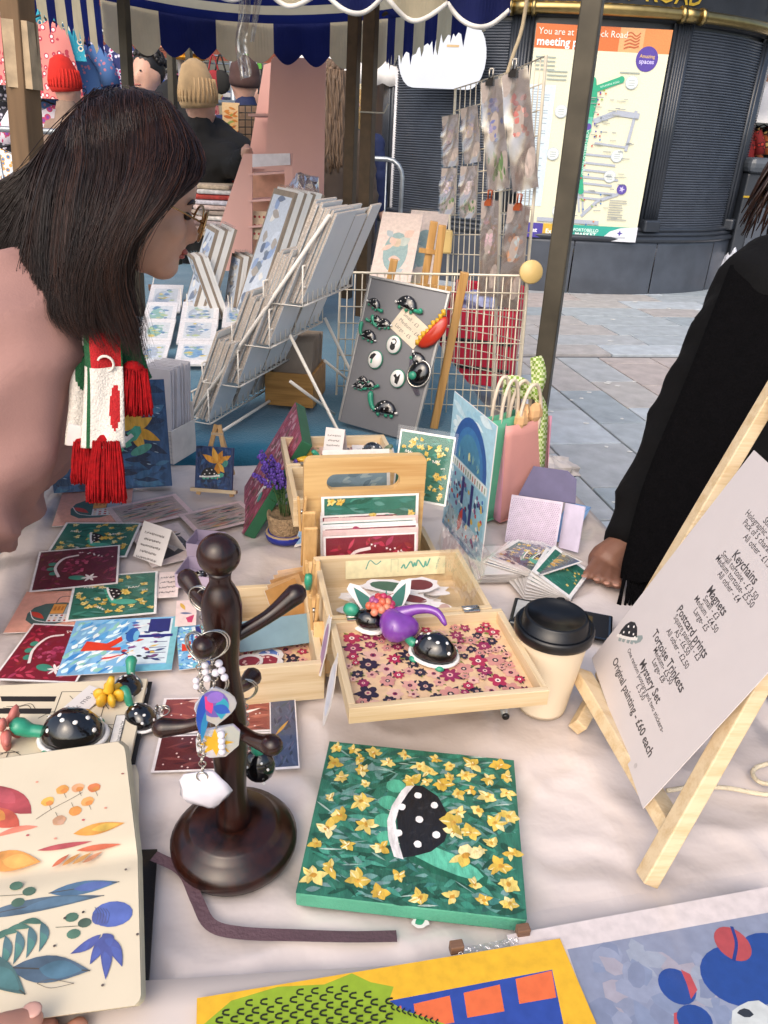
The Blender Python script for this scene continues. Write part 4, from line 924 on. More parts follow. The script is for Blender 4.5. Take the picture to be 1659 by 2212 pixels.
# cantilever arms on the left flank
for (ya, za), (yb, zb) in (((-.09, .02), (-.035, .115)), ((-.155, .012), (-.125, .075)), ((.05, .06), (.02, .165)), ((.02, .05), (.0, .15))):
    MB().bar((x0-.0035, ya, za), (x0-.0035, yb, zb), .006, .02, (1, 0, 0)).build('arm', PINEZ, cb, bevel=.002)
MB().box((x0-.003, -.145, .02), (.005, .03, .04)).build('arm', PINEZ, cb)
CM = cb.matrix_world.copy()
def inbox(x, y, z): return CM @ Vector((x, y, z))
# ---- postcards filed inside the box
def upright(name, label, cat, x, y, z, w, h, art, tilt=12, rz=0, group=None, sleeve=.008, **k):
    M = CM @ Matrix.Translation((x, y, z)) @ Matrix.Rotation(radians(rz), 4, 'Z') @ Matrix.Rotation(radians(90-tilt), 4, 'X') @ Matrix.Translation((0, h/2, 0))
    return card(name, label, cat, M, w, h, art, sleeve=sleeve, group=group, **k)
for i in range(9):
    a = (art_daff, lambda A, w, h: art_streak(A, w, h), art_redbright, lambda A, w, h: art_land(A, w, h))
    L = ('daffodil postcard filed highest against the slotted board', 'sleeved postcard filed upright in the craft box behind the crimson card')
    if i == 8: upright('postcard', L[0], 'postcard', -.018, .036, HZ-.035, .148, .105, lambda A, w, h: art_daff(A, w, h, 26, False), 8)
    elif i == 0: upright('postcard', 'crimson postcard standing at the front of the upright file', 'postcard', -.02, .006, HZ-.088, .142, .105, art_redbright, 12)
    else: upright('postcard', L[1], 'postcard', -.02+random.uniform(-.003, .003), .007+.0034*i, HZ-.084+.0035*i, .145, .105, a[i % 4], 12-.3*i, random.uniform(-1, 1), 'postcards filed in the craft box')
# loose stickers and paper strips in the front tray
rnd = random.Random(9)
def sticker_shape(w, h, n=16, jit=.16):
    return [(w/2*cos(2*pi*i/n)*(1+rnd.uniform(-jit, jit)), h/2*sin(2*pi*i/n)*(1+rnd.uniform(-jit, jit))) for i in range(n)]
def sticker(label, M, w, h, art, group=None, shape=None, name='sticker'):
    o = MB().prism(shape or sticker_shape(w, h), 0, .0006).build(name, WHITE, None, M); tag(o, label, 'sticker', group)
    if art: A = Art(4e-6); art(A, w, h); A.build(o, .0007)
    return o
def art_leaves(A, w, h): A.leaf(-w*.05, -h*.4, -w*.42, h*.4, w*.2, '#2f6a5c'); A.leaf(w*.05, -h*.4, w*.42, h*.42, w*.2, '#2f6a5c'); A.leaf(-w*.02, -h*.3, w*.1, h*.3, w*.08, '#3a7a68'); A.line([(0, h*.1), (w*.2, h*.2)], w*.012, '#8c4a3a'); A.blob(w*.18, -h*.34, w*.1, h*.12, '#b07a3c')
sticker('white-edged sticker of two dark green leaves propped in the front tray', CM @ Matrix.Translation((-.032, -fd+.035, HZ-.004)) @ Matrix.Rotation(radians(38), 4, 'X'), .085, .06, art_leaves, shape=[(-.045, .022), (-.04, .03), (-.028, .026), (-.004, -.002), (.004, .0), (.03, .03), (.044, .03), (.04, .012), (.02, -.02), (.03, -.03), (-.04, -.032), (-.022, -.02)])
def art_brush(A, w, h): A.leaf(-w*.45, -h*.1, w*.2, h*.1, h*.5, '#cfa890'); [A.line([(-w*.4, -h*.2+k*h*.07), (w*.25, h*.1)], h*.02, '#8a6a5c') for k in range(6)]; A.blob(w*.32, h*.08, w*.1, h*.2, '#b8988c')
sticker('pale paintbrush-shaped sticker lying in the front tray', CM @ Matrix.Translation((.03, -fd+.03, HZ-.018)) @ Matrix.Rotation(radians(20), 4, 'X'), .075, .032, art_brush)
for i in range(34):
    f = lambda A, w, h: (A.blob(0, 0, w*.36, h*.34, rnd.choice(('#8a2a30', '#c4a49a', '#e6dcd8', '#b8a8a4', '#6a2a2c', '#d8c8c0', '#40604c'))))
    sticker('white-edged sticker in the stacked pile of the front tray', CM @ Matrix.Translation((rnd.uniform(-.05, .05), -fd+.062+rnd.uniform(-.014, .028), HZ-.050+.0012*i)) @ Matrix.Rotation(rnd.uniform(-.5, .5), 4, 'Z') @ Matrix.Rotation(rnd.uniform(-.04, .04), 4, 'X'), rnd.uniform(.05, .085), rnd.uniform(.02, .04), f, 'stickers piled in the front tray')
def art_strip(A, w, h): A.rect(-w/2, -h/2, w/2, h/2, '#e0d6ac'); A.curve([(-w*.3, -h*.1), (-w*.26, h*.3), (-w*.2, h*.1), (-w*.15, h*.25)], h*.05, '#5f9a8a'); A.scribble(w*.2, 0, w*.28, h*.42, '#5fa08c', .1, h*.07, 4); A.scribble(w*.42, 0, h*.5, h*.12, '#7a9a88', 1.3, seed=2); A.line([(-w*.05, -h*.3), (-w*.05, h*.3), (w*.02, h*.3), (w*.02, -h*.3)], h*.02, '#a8b89a')
upright('paper_strip', 'cream hand-lettered paper strip against the back wall of the front tray', 'note', .012, -.016, HZ-.034, .150, .034, art_strip, 10, sleeve=0)
# clear sleeve standing on the right flank of the front tray
cs = MB().grid(6, 8, lambda u, v: inbox(x1-.03+.006*sin(3*u+2*v)+.028*v-.01, -fd+.012+.155*u, HZ-.05+.125*v)).build('clear_sleeve', film('loose film', .5, .08, bump=.8, bscale=30)); tag(cs, 'clear plastic sleeve standing at the right side of the front tray', 'sleeve')
# lower left tray: stickers and sleeved cards
for i in range(14):
    cc = rnd.choice((('#b03a4a', '#2f7a6a'), ('#8c2838', '#e0b8b0'), ('#5a78b8', '#d8d4e8'), ('#c98a6a', '#e8d8c8'), ('#a8c0b4', '#e6e0a8')))
    def f(A, w, h, cc=cc):
        A.blob(0, 0, w*.38, h*.36, cc[0], jit=.1)
        for k in range(8): A.blob(rnd.uniform(-w*.25, w*.25), rnd.uniform(-h*.22, h*.22), w*.06, h*.06, cc[1] if k % 3 == 0 else cc[0], n=7)
        A.curve([(-w*.36, -h*.2), (0, -h*.36), (w*.34, -h*.16)], w*.03, '#e8e0dc')
    sticker('cut-out sticker lying in the lower tray beside the pegs', CM @ Matrix.Translation((x0-.067+rnd.uniform(-.034, .034), -fd-.006+rnd.uniform(.005, .075) if i < 9 else -.06+rnd.uniform(-.02, .02), .0085+.0009*i)) @ Matrix.Rotation(rnd.uniform(0, 6), 4, 'Z'), rnd.uniform(.035, .05), rnd.uniform(.03, .042), f, 'stickers in the lower tray')
upright('paper_strip', 'plain tan card divider standing in the lower tray', 'note', x0-.112, -.06, .01, .03, .055, lambda A, w, h: [A.scribble(0, h*(.2-.2*i), w*.7, h*.06, '#8a6a48', seed=i) for i in range(3)], 8, 70, paper=mat('tan card', '#d9b98c', .7), sleeve=0)
for i in range(5):
    upright('postcard', 'sleeved tan print leaning in the corner of the lower tray', 'postcard', x0-.03+.004*i, -.05+.01*i, .012, .055, .07, art_plain(('#b98a50', '#c49a68', '#a87c4a', '#b8946a', '#c8a070')[i]), 30+3*i, 35-6*i, 'sleeved prints in the lower tray')
upright('blue_folder', 'small grey-blue folder lying across the lower tray', 'folder', x0-.06, -.10, .02, .10, .045, None, 60, 6, paper=mat('grey blue card', '#6f8a94', .6), sleeve=0)
# painted berry-and-beet tortoise on the floral lid
tb = turtle(CM @ Matrix.Translation((.012, -fd-.072, HZ-.0165)) @ Matrix.Rotation(radians(140), 4, 'Z'), .085, 'big black spotted clay tortoise joined to purple beet and red berries', 'trinket', None, .95)
b = MB(); b.ell((.052, -.004, .024), (.026, .022, .019), None, 16, 10, fn=lambda p: p*(1+.12*sin(3*p.x+2*p.y))); b.build('beetroot', mat('purple glaze', '#7a3f9c', .25, var=.2, scale=50, coat=.5), tb)
MB().tube(spl([(.058, -.012, .034), (.034, -.022, .045), (.012, -.026, .046), (-.004, -.02, .036)], 12), [.010, .009, .008, .007, .0065, .006, .0055, .005, .005, .0045, .004, .0035, .002], 9).build('beetroot_stalk', MATS['purple glaze'], tb)
BER = [mat('berry %d' % i, c, .35, var=.1, coat=.2) for i, c in enumerate(('#c43c3c', '#d9684a', '#b8305a', '#a04a80', '#e08a6a'))]
for i in range(20):
    a = i*2.399; r = .016*math.sqrt((i+1)/20); MB().ell((.084+r*cos(a), -.016+r*sin(a)*1.1, .034+.010*(1-(r/.016)**2)+.001*(i % 3)), .0052, None, 9, 6).build('berry', BER[i % 5], tb)
MB().ell((.095, -.004, .017), (.02, .014, .014), None, 12, 8).build('small_shell', BLKG, tb); MB().ell((.118, -.0, .026), (.011, .009, .009), None, 10, 7).build('small_head', GRNC, tb)
MB().ell((.094, -.004, .006), (.022, .016, .004), None, 12, 6).build('small_rim', WHT, tb)
# rear lid: small trinkets
turtle(CM @ Matrix.Translation((-.052, RL+.05, HZ+.041)) @ Matrix.Rotation(radians(170), 4, 'Z'), .05, 'small black spotted tortoise with red berry in the rear floral lid')
MB().ell((-.046, RL+.055, HZ+.056), (.009, .008, .007), None, 10, 7).build('berry', BER[0], bpy.data.objects['clay_tortoise.001'] if 'clay_tortoise.001' in bpy.data.objects else None, CM) if False else None
turtle(CM @ Matrix.Translation((.028, RL+.075, HZ+.043)) @ Matrix.Rotation(radians(-30), 4, 'Z'), .058, 'black spotted tortoise resting on a white card in the rear floral lid', skin=mat('olive clay', '#5a6a4a', .4))
for i, (x, y) in enumerate(((-.096, .05), (-.088, .075))):
    o = MB().ell((0, 0, .005), (.014, .007, .005), None, 12, 7, fn=lambda p: Vector((p.x, p.y+.35*p.x*p.x, p.z))).build('banana_charm', mat('yellow clay', '#d9a82a', .4, var=.12), None, CM @ Matrix.Translation((x, RL+y, HZ+.040)) @ Matrix.Rotation(.3+.2*i, 4, 'Z')); tag(o, ('yellow banana charm nearer the hinge of the floral lid', 'yellow banana charm farther from the hinge of the floral lid')[i], 'charm')
card('backing_card', 'white card with black print under the tortoise in the rear lid', 'card', CM @ Matrix.Translation((.03, RL+.07, HZ+.0405)) @ Matrix.Rotation(-.1, 4, 'Z'), .075, .095, lambda A, w, h: [A.line([(-w*.4, h*(.3-.05*i)), (-w*.2, h*(.32-.05*i))], .001, '#333333') for i in range(4)])
o = MB().lathe([(0, 0), (.012, 0), (.0125, .003), (.009, .006), (0, .007)], 18).build('glass_magnet', mat('blue glass', '#7f9cc8', .1, var=.3, scale=120, coat=1), None, CM @ Matrix.Translation((.02, RL+.018, HZ+.0415))); tag(o, 'round blue glass magnet beside the hinge in the rear lid', 'magnet')
def tent(name, label, M, w, h, ang=28, art=None, paper=None):
    T = thing(name, label, 'card', M); a = radians(ang)
    for s in (1, -1):
        R = Matrix.Rotation(pi if s < 0 else 0, 4, 'Z') @ Matrix.Translation((0, -h*sin(a), 0)) @ Matrix.Rotation(pi/2-a, 4, 'X') @ Matrix.Translation((0, h/2, 0))
        o = MB().box((0, 0, 0), (w, h, .0007)).build('panel', paper or WHITE, T, R)
        if art and s > 0: A = Art(); art(A, w, h); A.build(o, .0005)
    return T
def art_hand(*lines):
    return lambda A, w, h: [A.scribble(-w*.02, h*(.24-.17*i), w*(.7-.12*(i % 2)), h*.075, '#6a5f5a', .06, seed=i+5) for i in range(len(lines)+1)]
tent('tent_card', 'small white folded price card standing in the rear floral lid', CM @ Matrix.Translation((-.038, RL+.085, HZ+.0405)) @ Matrix.Rotation(radians(-25), 4, 'Z'), .035, .05, 22, art_hand('Magnets', '£3'))
# postcards tucked behind the handle board
upright('postcard', 'grey-blue landscape postcard seen through the handle slot', 'postcard', -.03, BY+.035, HZ+.02, .105, .1, lambda A, w, h: (A.rect(-w/2, -h/2, w/2, h/2, '#e6e0d8'), A.rect(-w*.45, -h*.45, w*.45, h*.42, '#6f868c'), A.strokes(-w*.45, -h*.45, w*.45, h*.42, 40, w*.2, h*.06, ('#5a7278', '#8a9a98', '#4f666e', '#9aa8a4'), .3, .4)), 20)
upright('postcard', 'tilted daffodil postcard leaning behind the right end of the handle board', 'postcard', .07, BY+.05, HZ+.03, .09, .11, lambda A, w, h: art_daff(A, w, h, 40, False), 16, -30)
# ---- pegs clipped on the box's left flank
for i, (y, z, lab) in enumerate(((-.072, .11, 'wooden clothes peg with green tortoise clipped to the lower tray'), (-.118, .085, 'plain wooden clothes peg clipped under the green one'), (.045, .15, 'wooden clothes peg standing against the rear tray'))):
    T = thing('clothes_peg', lab, 'peg', CM @ Matrix.Translation((x0-.012, y, z)) @ Matrix.Rotation(radians(8), 4, 'X'))
    for s in (-1, 1): MB().box((s*.0035, 0, 0), (.004, .009, .058), Matrix.Rotation(s*.06, 3, 'Y')).build('jaw', PINEZ, T, bevel=.001)
    MB().tube([(-.006, 0, .004), (.006, 0, .004)], .0035, 8).build('spring', STEEL, T)
    if i == 0: MB().tube([(-.003, -.007, -.012), (-.003, -.007, .0), (-.003, -.008, .012)], [.004, .0058, .0048], 8).build('tortoise_figure', GRNC, T)
for i, (yy, zz, c) in enumerate(((-fd-.02, .075, '#9c7a9a'), (-fd*1.5, .06, '#c8ccd8'))):
    sticker(('sticker clipped on the left flank near the hinge', 'oval pale sticker hanging on the left side of the floral lid')[i], CM @ Matrix.Translation((x0-.006, yy, zz)) @ Matrix.Rotation(-pi/2+.2, 4, 'Y') @ Matrix.Rotation(.2, 4, 'Z'), .085, .03, lambda A, w, h: A.blob(0, 0, w*.4, h*.36, c))
# ---- postcards on the left of the table
Q = [  # tl, tr, br, bl, art, layer, label
 ((122, 1063), (278, 1054), (290, 1127), (128, 1136), art_bag, 1, 'pink postcard with arched town bag picture under the scarf tassels'),
 ((231, 1099), (381, 1065), (420, 1112), (262, 1144), art_streak, 2, 'pale pink streaked figure print beneath the folded white card'),
 ((384, 1112), (525, 1082), (560, 1122), (428, 1156), art_streak, 3, 'pale pink streaked figure print beside the miniature easel'),
 ((300, 1150), (400, 1125), (425, 1205), (305, 1228), art_silh, 1, 'postcard with dark silhouette under the folded white card'),
 ((131, 1136), (299, 1124), (281, 1211), (109, 1196), art_daff, 3, 'daffodil tortoise postcard partly covered by the maroon postcard'),
 ((48, 1281), (197, 1276), (188, 1364), (18, 1366), art_bag, 1, 'pink postcard with arched town bag picture under the maroon postcard'),
 ((167, 1249), (341, 1233), (338, 1327), (135, 1343), art_daff, 4, 'daffodil tortoise postcard with handwriting below the maroon postcard'),
 ((88, 1194), (263, 1176), (251, 1263), (60, 1278), art_red, 6, 'maroon petal tortoise postcard lying over two daffodil postcards'),
 ((161, 1345), (382, 1330), (378, 1450), (125, 1458), art_street, 3, 'bright blue street scene postcard with red figure'),
 ((62, 1350), (212, 1352), (190, 1480), (-6, 1466), art_redbright, 2, 'crimson petal tortoise postcard at the edge of the street scene'),
 ((387, 1355), (445, 1350), (440, 1440), (380, 1450), art_street, 1, 'street scene postcard half hidden under the hanging keychains'),
 ((383, 1300), (425, 1295), (424, 1352), (376, 1353), art_shapes, 4, 'small pink card with yellow and magenta shapes'),
 ((342, 1238), (385, 1235), (388, 1290), (340, 1292), art_note, 2, 'small pink handwritten note beside the daffodil postcard'),
 ((352, 1508), (598, 1506), (600, 1578), (338, 1588), art_redfish, 2, 'red splashed print under the left wooden peg'),
 ((342, 1592), (600, 1580), (602, 1662), (328, 1668), art_redfish2, 1, 'dark red fish print below the splashed red print'),
 ((572, 1510), (632, 1508), (654, 1658), (596, 1664), art_night, 3, 'dark blue star print overlapping the red prints')]
for tl, tr, br, bl, art, ly, lab in Q:
    M, w, h = quad(tl, tr, br, bl, TZ+.0012*ly)
    card('postcard', lab, 'postcard', M, w, h, art, sleeve=.006 if art not in (art_note, art_shapes, art_street) else 0, m=None)
tent('tent_card', 'folded white card with handwriting standing among the postcards', yaw(Z(347, 1196, TZ+.004), -28), .062, .062, 30, art_hand('these are', 'handmade', 'in London', 'xx'))
LAV = mat('lavender card', '#a99aae', .6, var=.05)
for i, (x, y, s, lab) in enumerate(((447, 1188, .052, 'lavender gift box farther from the dark post'), (432, 1252, .058, 'lavender gift box with a tortoise inside, beside the note'))):
    T = thing('gift_box', lab, 'box', yaw(Z(x, y, TZ+.003), -6))
    for a, b_, c, d in ((-s/2, -s/2, s, 0), (-s/2, s/2, s, 0)): MB().box((0, b_, .012), (s, .0015, .024)).build('wall', LAV, T)
    for a in (-s/2, s/2): MB().box((a, 0, .012), (.0015, s-.002, .024)).build('wall', LAV, T)
    MB().box((0, 0, .001), (s-.002, s-.002, .0015)).build('floor', LAV, T)
turtle(yaw(Z(434, 1246, TZ+.006), 200), .034, 'tiny black tortoise inside the lavender gift box')
# ---- canvases standing at the back of the table
M, w, h = lean((119, 1062), (372, 1046), TZ, (108, 826), 14)
card('canvas_painting', 'large blue canvas with yellow star and spotted tortoise behind the scarf', 'painting', M, w, h, art_bluebig, mat('navy canvas edge', '#1c3656', .7), .018, m=PAINT)
M, w, h = lean((424, 1052), (503, 1058), TZ+.018, (427, 962), 18)
mc_ = card('canvas_painting', 'miniature blue canvas with orange star on a tiny easel', 'painting', M, w, h, art_starturtle, mat('blue canvas edge', '#4a5a80', .7), .010, m=PAINT)
me_ = thing('miniature_easel', 'tiny wooden easel holding the miniature blue canvas', 'easel', Vector((M.translation.x, M.translation.y, TZ)))
op = lambda x, y, z=0: M @ Vector((x, y, z))
part(MB().bar(op(-w*.62, -h/2-.004, .004), op(w*.62, -h/2-.004, .004), .014, .007, M.to_3x3() @ Vector((0, 1, 0))), 'ledge', PINE, me_)
for s in (-1, 1):
    tp = op(s*.003, h*1.02, -.006); bt_ = op(s*w*.42, -h/2, -.006); dd = bt_-tp; part(MB().bar(tp, foot(tp, dd), .008, .006, M.to_3x3() @ Vector((0, 0, 1))), 'leg', PINEZ, me_)
part(MB().bar(op(0, h*.98, -.010), foot(op(0, h*.98, -.010), Vector((.01, .06, -.12))), .008, .006), 'leg', PINEZ, me_)
part(MB().bar(op(-w*.16, h*.80, -.006), op(w*.16, h*.80, -.006), .007, .006), 'crosspiece', PINE, me_)
L0, L1 = Z(526, 1156, TZ), Z(528, 1052, TZ); H0 = Y(652, 950, L0.y+.02); sv = H0-L0; uu = L0-L1
M = frame((L0+L1)/2+sv/2, uu, sv); w, h = uu.length, sv.length
card('canvas_painting', 'pink meadow canvas with thick green edges propped against the craft box', 'painting', M @ Matrix.Translation((0, 0, -.022)), w, h, art_pinkfield, mat('green canvas edge', '#1f5a3c', .55, var=.15), .022, m=PAINT, bevel=.002)
# ---- lavender in a sacking pot
pt = thing('potted_lavender', 'potted artificial lavender wrapped in sacking', 'plant', yaw(Z(617, 1160, TZ), 0))
MB().lathe([(0, .0), (.034, 0), (.037, .012), (.034, .014)], 20).build('saucer', mat('blue pot', '#1c2a8c', .4), pt)
MB().lathe([(0, .004), (.027, .004), (.030, .02), (.033, .045), (.0325, .050), (.029, .049), (.027, .044), (0, .043)], 22).build('pot', mat('sacking', '#a68c6c', .95, var=.25, scale=160, bump=.8, bscale=260), pt)
MB().tube(ring_pts((0, 0, .012), .0335, 24, (1, 0, 0), (0, 1, 0)), .003, 6, closed=True).build('twine', mat('twine', '#a89274', .9), pt)
lv = MB(); st = MB(); fl_ = MB(); rnd = random.Random(2)
for k in range(16):
    a = k*2.4; sp = rnd.uniform(.02, .055); hgt = rnd.uniform(.085, .135)
    tip = Vector((cos(a)*sp*1.1-.004, sin(a)*sp, .045+hgt-.5*sp)); P = spl([(cos(a)*.008, sin(a)*.008, .045), (cos(a)*sp*.45, sin(a)*sp*.45, .045+hgt*.5), tip], 10); st.tube(P, .0008, 4)
    for q in range(7):
        p = P[2+q] if q < 5 else P[6]; aa = rnd.uniform(0, 6.28); l = rnd.uniform(.012, .024); e = p+Vector((cos(aa)*l, sin(aa)*l, l*.5)); n = Vector((-sin(aa), cos(aa), .3))*.0022; m_ = p.lerp(e, .5)
        lv.add([p, m_+n, e, m_-n], [(0, 1, 2, 3)], None)
    for q in range(13):
        t = q/12; p = P[6].lerp(tip, t)
        for z_ in range(3):
            aa = rnd.uniform(0, 6.28); r = .0055*(1.15-.7*t); fl_.ell(p+Vector((cos(aa)*r, sin(aa)*r, rnd.uniform(-.002, .002))), (.0024, .0024, .0032), None, 5, 4)
st.build('stem', mat('stem', '#4f6a3c', .7), pt); lv.build('leaf', mat('leaf', '#3f6a3a', .6, var=.3, scale=80), pt)['kind'] = 'stuff'; fl_.build('flower', mat('lavender flower', '#5a3f9c', .7, var=.3, scale=200), pt)['kind'] = 'stuff'
sticker('pale blue giraffe-shaped sticker leaning on the lavender pot', frame(Z(652, 1172, TZ)+Vector((0, 0, .028)), Vector((1, .2, 0)), Vector((.1, .25, 1))), .03, .065, lambda A, w, h: (A.poly([(-w*.4, h*.36), (-w*.1, h*.44), (w*.3, h*.4), (w*.38, h*.3), (w*.06, h*.2), (w*.0, -h*.4), (-w*.35, -h*.44), (-w*.1, h*.1), (-w*.36, h*.22)], '#8fb4d8'), [A.blob(-w*.1+.1*w*(i % 2), h*(.2-.1*i), w*.03, h*.012, '#5a86b8') for i in range(6)]), shape=[(-.014, .026), (-.004, .033), (.011, .03), (.014, .02), (.005, .014), (.003, -.03), (-.014, -.034), (-.013, -.028), (-.003, .004), (-.014, .014)])
# ---- art board, gift bags, envelopes at the right
M, w, h = lean((958, 1128), (1039, 1231), TZ, (975, 838), 0)
card('art_print', 'tall pale blue arcade market print leaning on the craft box', 'print', M, w, h, art_arcade, WHITE, .002)
def gift_bag(label, c, w, d, h, rz, col, col2, taper=.0):
    T = thing('gift_bag', label, 'bag', yaw(c, rz)); m = mat('bag '+col, col, .5, var=.06, scale=12, bump=.12, bscale=30)
    for s, nm in ((-1, 'front'), (1, 'back')):
        MB().grid(6, 8, lambda u, v: Vector(((u-.5)*w, s*d/2*(1-.55*v)+.003*sin(5*u+3*v), h*v))).build(nm, m, T, solid=.0006)
    m2 = mat('bag side '+col2, col2, .5, var=.06)
    for s in (-1, 1): MB().grid(4, 8, lambda u, v: Vector((s*(w/2-.016*v*(1-abs(2*u-1))), (u-.5)*d*(1-.55*v), h*v))).build('gusset', m2, T, solid=.0006)
    MB().box((0, 0, .001), (w, d, .002)).build('base', m, T)
    for s in (-1, 1):
        y = s*d/2*.45; MB().tube(spl([(-w*.22, y, h-.02), (-w*.2, y, h+.03), (-w*.08, y, h+.066), (w*.08, y, h+.066), (w*.2, y, h+.03), (w*.22, y, h-.02)], 16), .0035, 7).build('handle', mat('paper cord', '#d6c6b0', .7), T)
    return T
gift_bag('mint green paper gift bag standing behind the arcade print', Z(1068, 1120, TZ)+Vector((0, .03, 0)), .10, .05, .20, 40, '#5fae8a', '#3f9a78')
pk = gift_bag('pink paper gift bag with cream handles beside the green bag', Z(1112, 1120, TZ)+Vector((.0, .04, 0)), .125, .06, .19, 38, '#d99a90', '#d99ab0')
tp = MB(); 
for k in range(5): tp.ell((-.02+.012*k, -.01+.006*(k % 3), .195+.008*(k % 2)), (.016, .010, .02), Matrix.Rotation(k, 3, 'Z'), 7, 5, fn=lambda p: p*(1+.35*noise.noise(p*3+Vector((k, 0, 0)))), smooth=False)
tp.build('tissue_paper', mat('peach tissue', '#dcae7c', .8, var=.1), pk)
GING = mat('green gingham', '#9cb45a', .8, var=.05)
gn = GING.node_tree; ck = gn.nodes.new('ShaderNodeTexChecker'); ck.inputs['Scale'].default_value = 190; ck.inputs[1].default_value = (*C('#7f9e3c'), 1); ck.inputs[2].default_value = (*C('#d6dcae'), 1)
tcg = gn.nodes.new('ShaderNodeTexCoord'); gn.links.new(tcg.outputs['Object'], ck.inputs[0]); gn.links.new(ck.outputs[0], gn.nodes['Principled BSDF'].inputs['Base Color'])
rbw = Z(1112, 1120, TZ)+Vector((.02, .055, .0))
rb_ = thing('ribbon_bow', 'green gingham ribbon bow tied on a gift bag handle', 'ribbon', Matrix.Translation(rbw+Vector((0, 0, .235))))
def ribbon(pts, wd, n=16, tw=0, tx=(0, .2, 1)):
    P = spl(pts, n); b = MB(); side = Vector(tx).normalized()
    return b.grid(n, 1, lambda u, v: P[int(round(u*n))]+side*(v-.5)*wd)
ribbon([(0, 0, 0), (-.03, .0, .02), (-.06, .0, .022), (-.062, 0, .004), (-.03, 0, .0), (0, 0, 0)], .02).build('loop', GING, rb_, solid=.0005)
ribbon([(0, 0, 0), (.004, 0, .03), (-.004, 0, .06), (-.012, 0, .07), (-.006, .004, .04), (0, 0, 0)], .02, tx=(1, .2, .2)).build('loop', GING, rb_, solid=.0005)
ribbon([(0, 0, 0), (.015, -.005, -.03), (.02, -.008, -.08), (.024, -.012, -.15)], .022, tx=(1, .5, 0)).build('tail', GING, rb_, solid=.0005)
MB().ell((0, 0, 0), (.010, .008, .009), None, 8, 6).build('knot', GING, rb_)
def art_dots(A, w, h):
    A.rect(-w/2, -h/2, w/2, h/2, '#c9bccb')
    for i in range(22):
        for j in range(24): A.blob(-w*.47+w*.94*(i+.5*(j % 2))/22, -h*.47+h*.94*j/24, .0011, .0011, '#a48aa8', n=5)
M, w, h = lean((1090, 1170), (1200, 1188), TZ, (1092, 1066), 20)
lb = card('envelope_box', 'open lavender card box with dotted front and raised flap', 'box', M, w, h, art_dots, LAV, .002)
MB().box((w/2+.022, 0, -.012), (.045, h*.95, .002), Matrix.Rotation(-.7, 3, 'Y')).build('side_panel', mat('pale lavender', '#cfc6da', .6), lb)
MB().prism([(-w*.4, 0), (w*.75, 0), (w*.70, .05), (w*.5, .065), (-w*.2, .065)], -.001, .001).build('flap', mat('dark lavender', '#5f5a78', .6), lb, Matrix.Translation((0, h*.46, -.055)) @ Matrix.Rotation(radians(-28), 4, 'X'))
M, w, h = quad((1215, 1090), (1268, 1108), (1240, 1166), (1196, 1160), TZ+.01)
ev = card('envelope', 'pale blue paper envelope lying behind the lavender box', 'envelope', M @ Matrix.Rotation(.15, 4, 'X'), w, h, lambda A, w, h: (A.line([(-w/2, h/2), (0, -h*.05), (w/2, h/2)], .001, '#4f78a8')), mat('blue paper', '#7fa6d6', .55), .002)
# ---- fanned stacks of postcards
rnd = random.Random(21)
for i in range(16):
    c = Z(1092, 1228, TZ)+Vector((.0042*i*(.5 if i < 8 else 1.0)-.01, -.001*i, .0016+.0024*i if i < 10 else .0256)); a = radians(-8-3.2*i if i >= 8 else 4-rnd.uniform(0, 5))
    M = Matrix.Translation(c+Vector((0, 0, .0004*i))) @ Matrix.Rotation(a, 4, 'Z') @ Matrix.Rotation(radians(-2-.2*i), 4, 'Y')
    art = (art_bluebig, art_redbright, art_daff, art_bag)[i % 4] if i < 15 else art_bluebig
    if i == 15: lab, g = 'deep blue postcard on top of the fanned stack', None
    else: lab, g = 'sleeved postcard in the fanned stack beside the arcade print', 'postcards in the fanned stack'
    card('postcard', lab, 'postcard', M, .098, .098, (lambda A, w, h, art=art: (A.rect(-w/2, -h/2, w/2, h/2, '#ece8e4'), art(A, w*.93, h*.93))) if i > 7 else None, sleeve=.004, group=g)
for i in range(9):
    M = Matrix.Translation(Z(1172, 1262, TZ)+Vector((.006*i-.02, .0, .002+.003*i))) @ Matrix.Rotation(radians(18-6*i), 4, 'Z') @ Matrix.Rotation(radians(5+2.2*i), 4, 'Y')
    card('postcard', 'sleeved daffodil postcard spread in the small stack behind the cup' , 'postcard', M, .075, .105, (lambda A, w, h: (A.rect(-w/2, -h/2, w/2, h/2, '#ece8e4'), art_daff(A, w*.9, h*.9, 12, False, False))) if i > 4 else None, sleeve=.005, group='postcards spread behind the cup')
# ---- small tortoises and sketchbooks at the left
turtle(yaw(Z(277, 1500, TZ), 100), .075, 'black spotted tortoise keyring with yellow daffodil', 'keyring')
fl1 = bpy.data.objects['clay_tortoise']
yt = thing('daffodil_charm', 'yellow clay daffodil flower on the tortoise keyring', 'charm', Matrix.Translation(Z(235, 1490, TZ+.03)))
MB().lathe([(.0035, .02), (.005, .012), (.006, 0), (.007, -.002)], 10).build('trumpet', MATS['yellow clay'], yt, Matrix.Rotation(.3, 4, 'Y'))
for k in range(6): MB().ell((.012*cos(k*1.05), .012*sin(k*1.05), -.008), (.0085, .005, .009), Matrix.Rotation(k*1.05, 3, 'Z'), 8, 6).build('petal', MATS['yellow clay'], yt)
turtle(yaw(Z(305, 1560, TZ), 135), .068, 'black spotted tortoise keyring with bright green head raised', 'keyring', None, .85, neck=.3)
b = MB(); chain(b, Z(335, 1530, TZ+.008), Z(362, 1536, TZ+.004), 4, .003); b.tube(ring_pts(Z(352, 1535, TZ+.006), .008, 16, (1, 0, 0), (0, 1, .2)), .001, 5, closed=True)
kr = b.build('split_ring', STEEL); tag(kr, 'steel chain and ring of the green-headed tortoise keyring', 'ring')
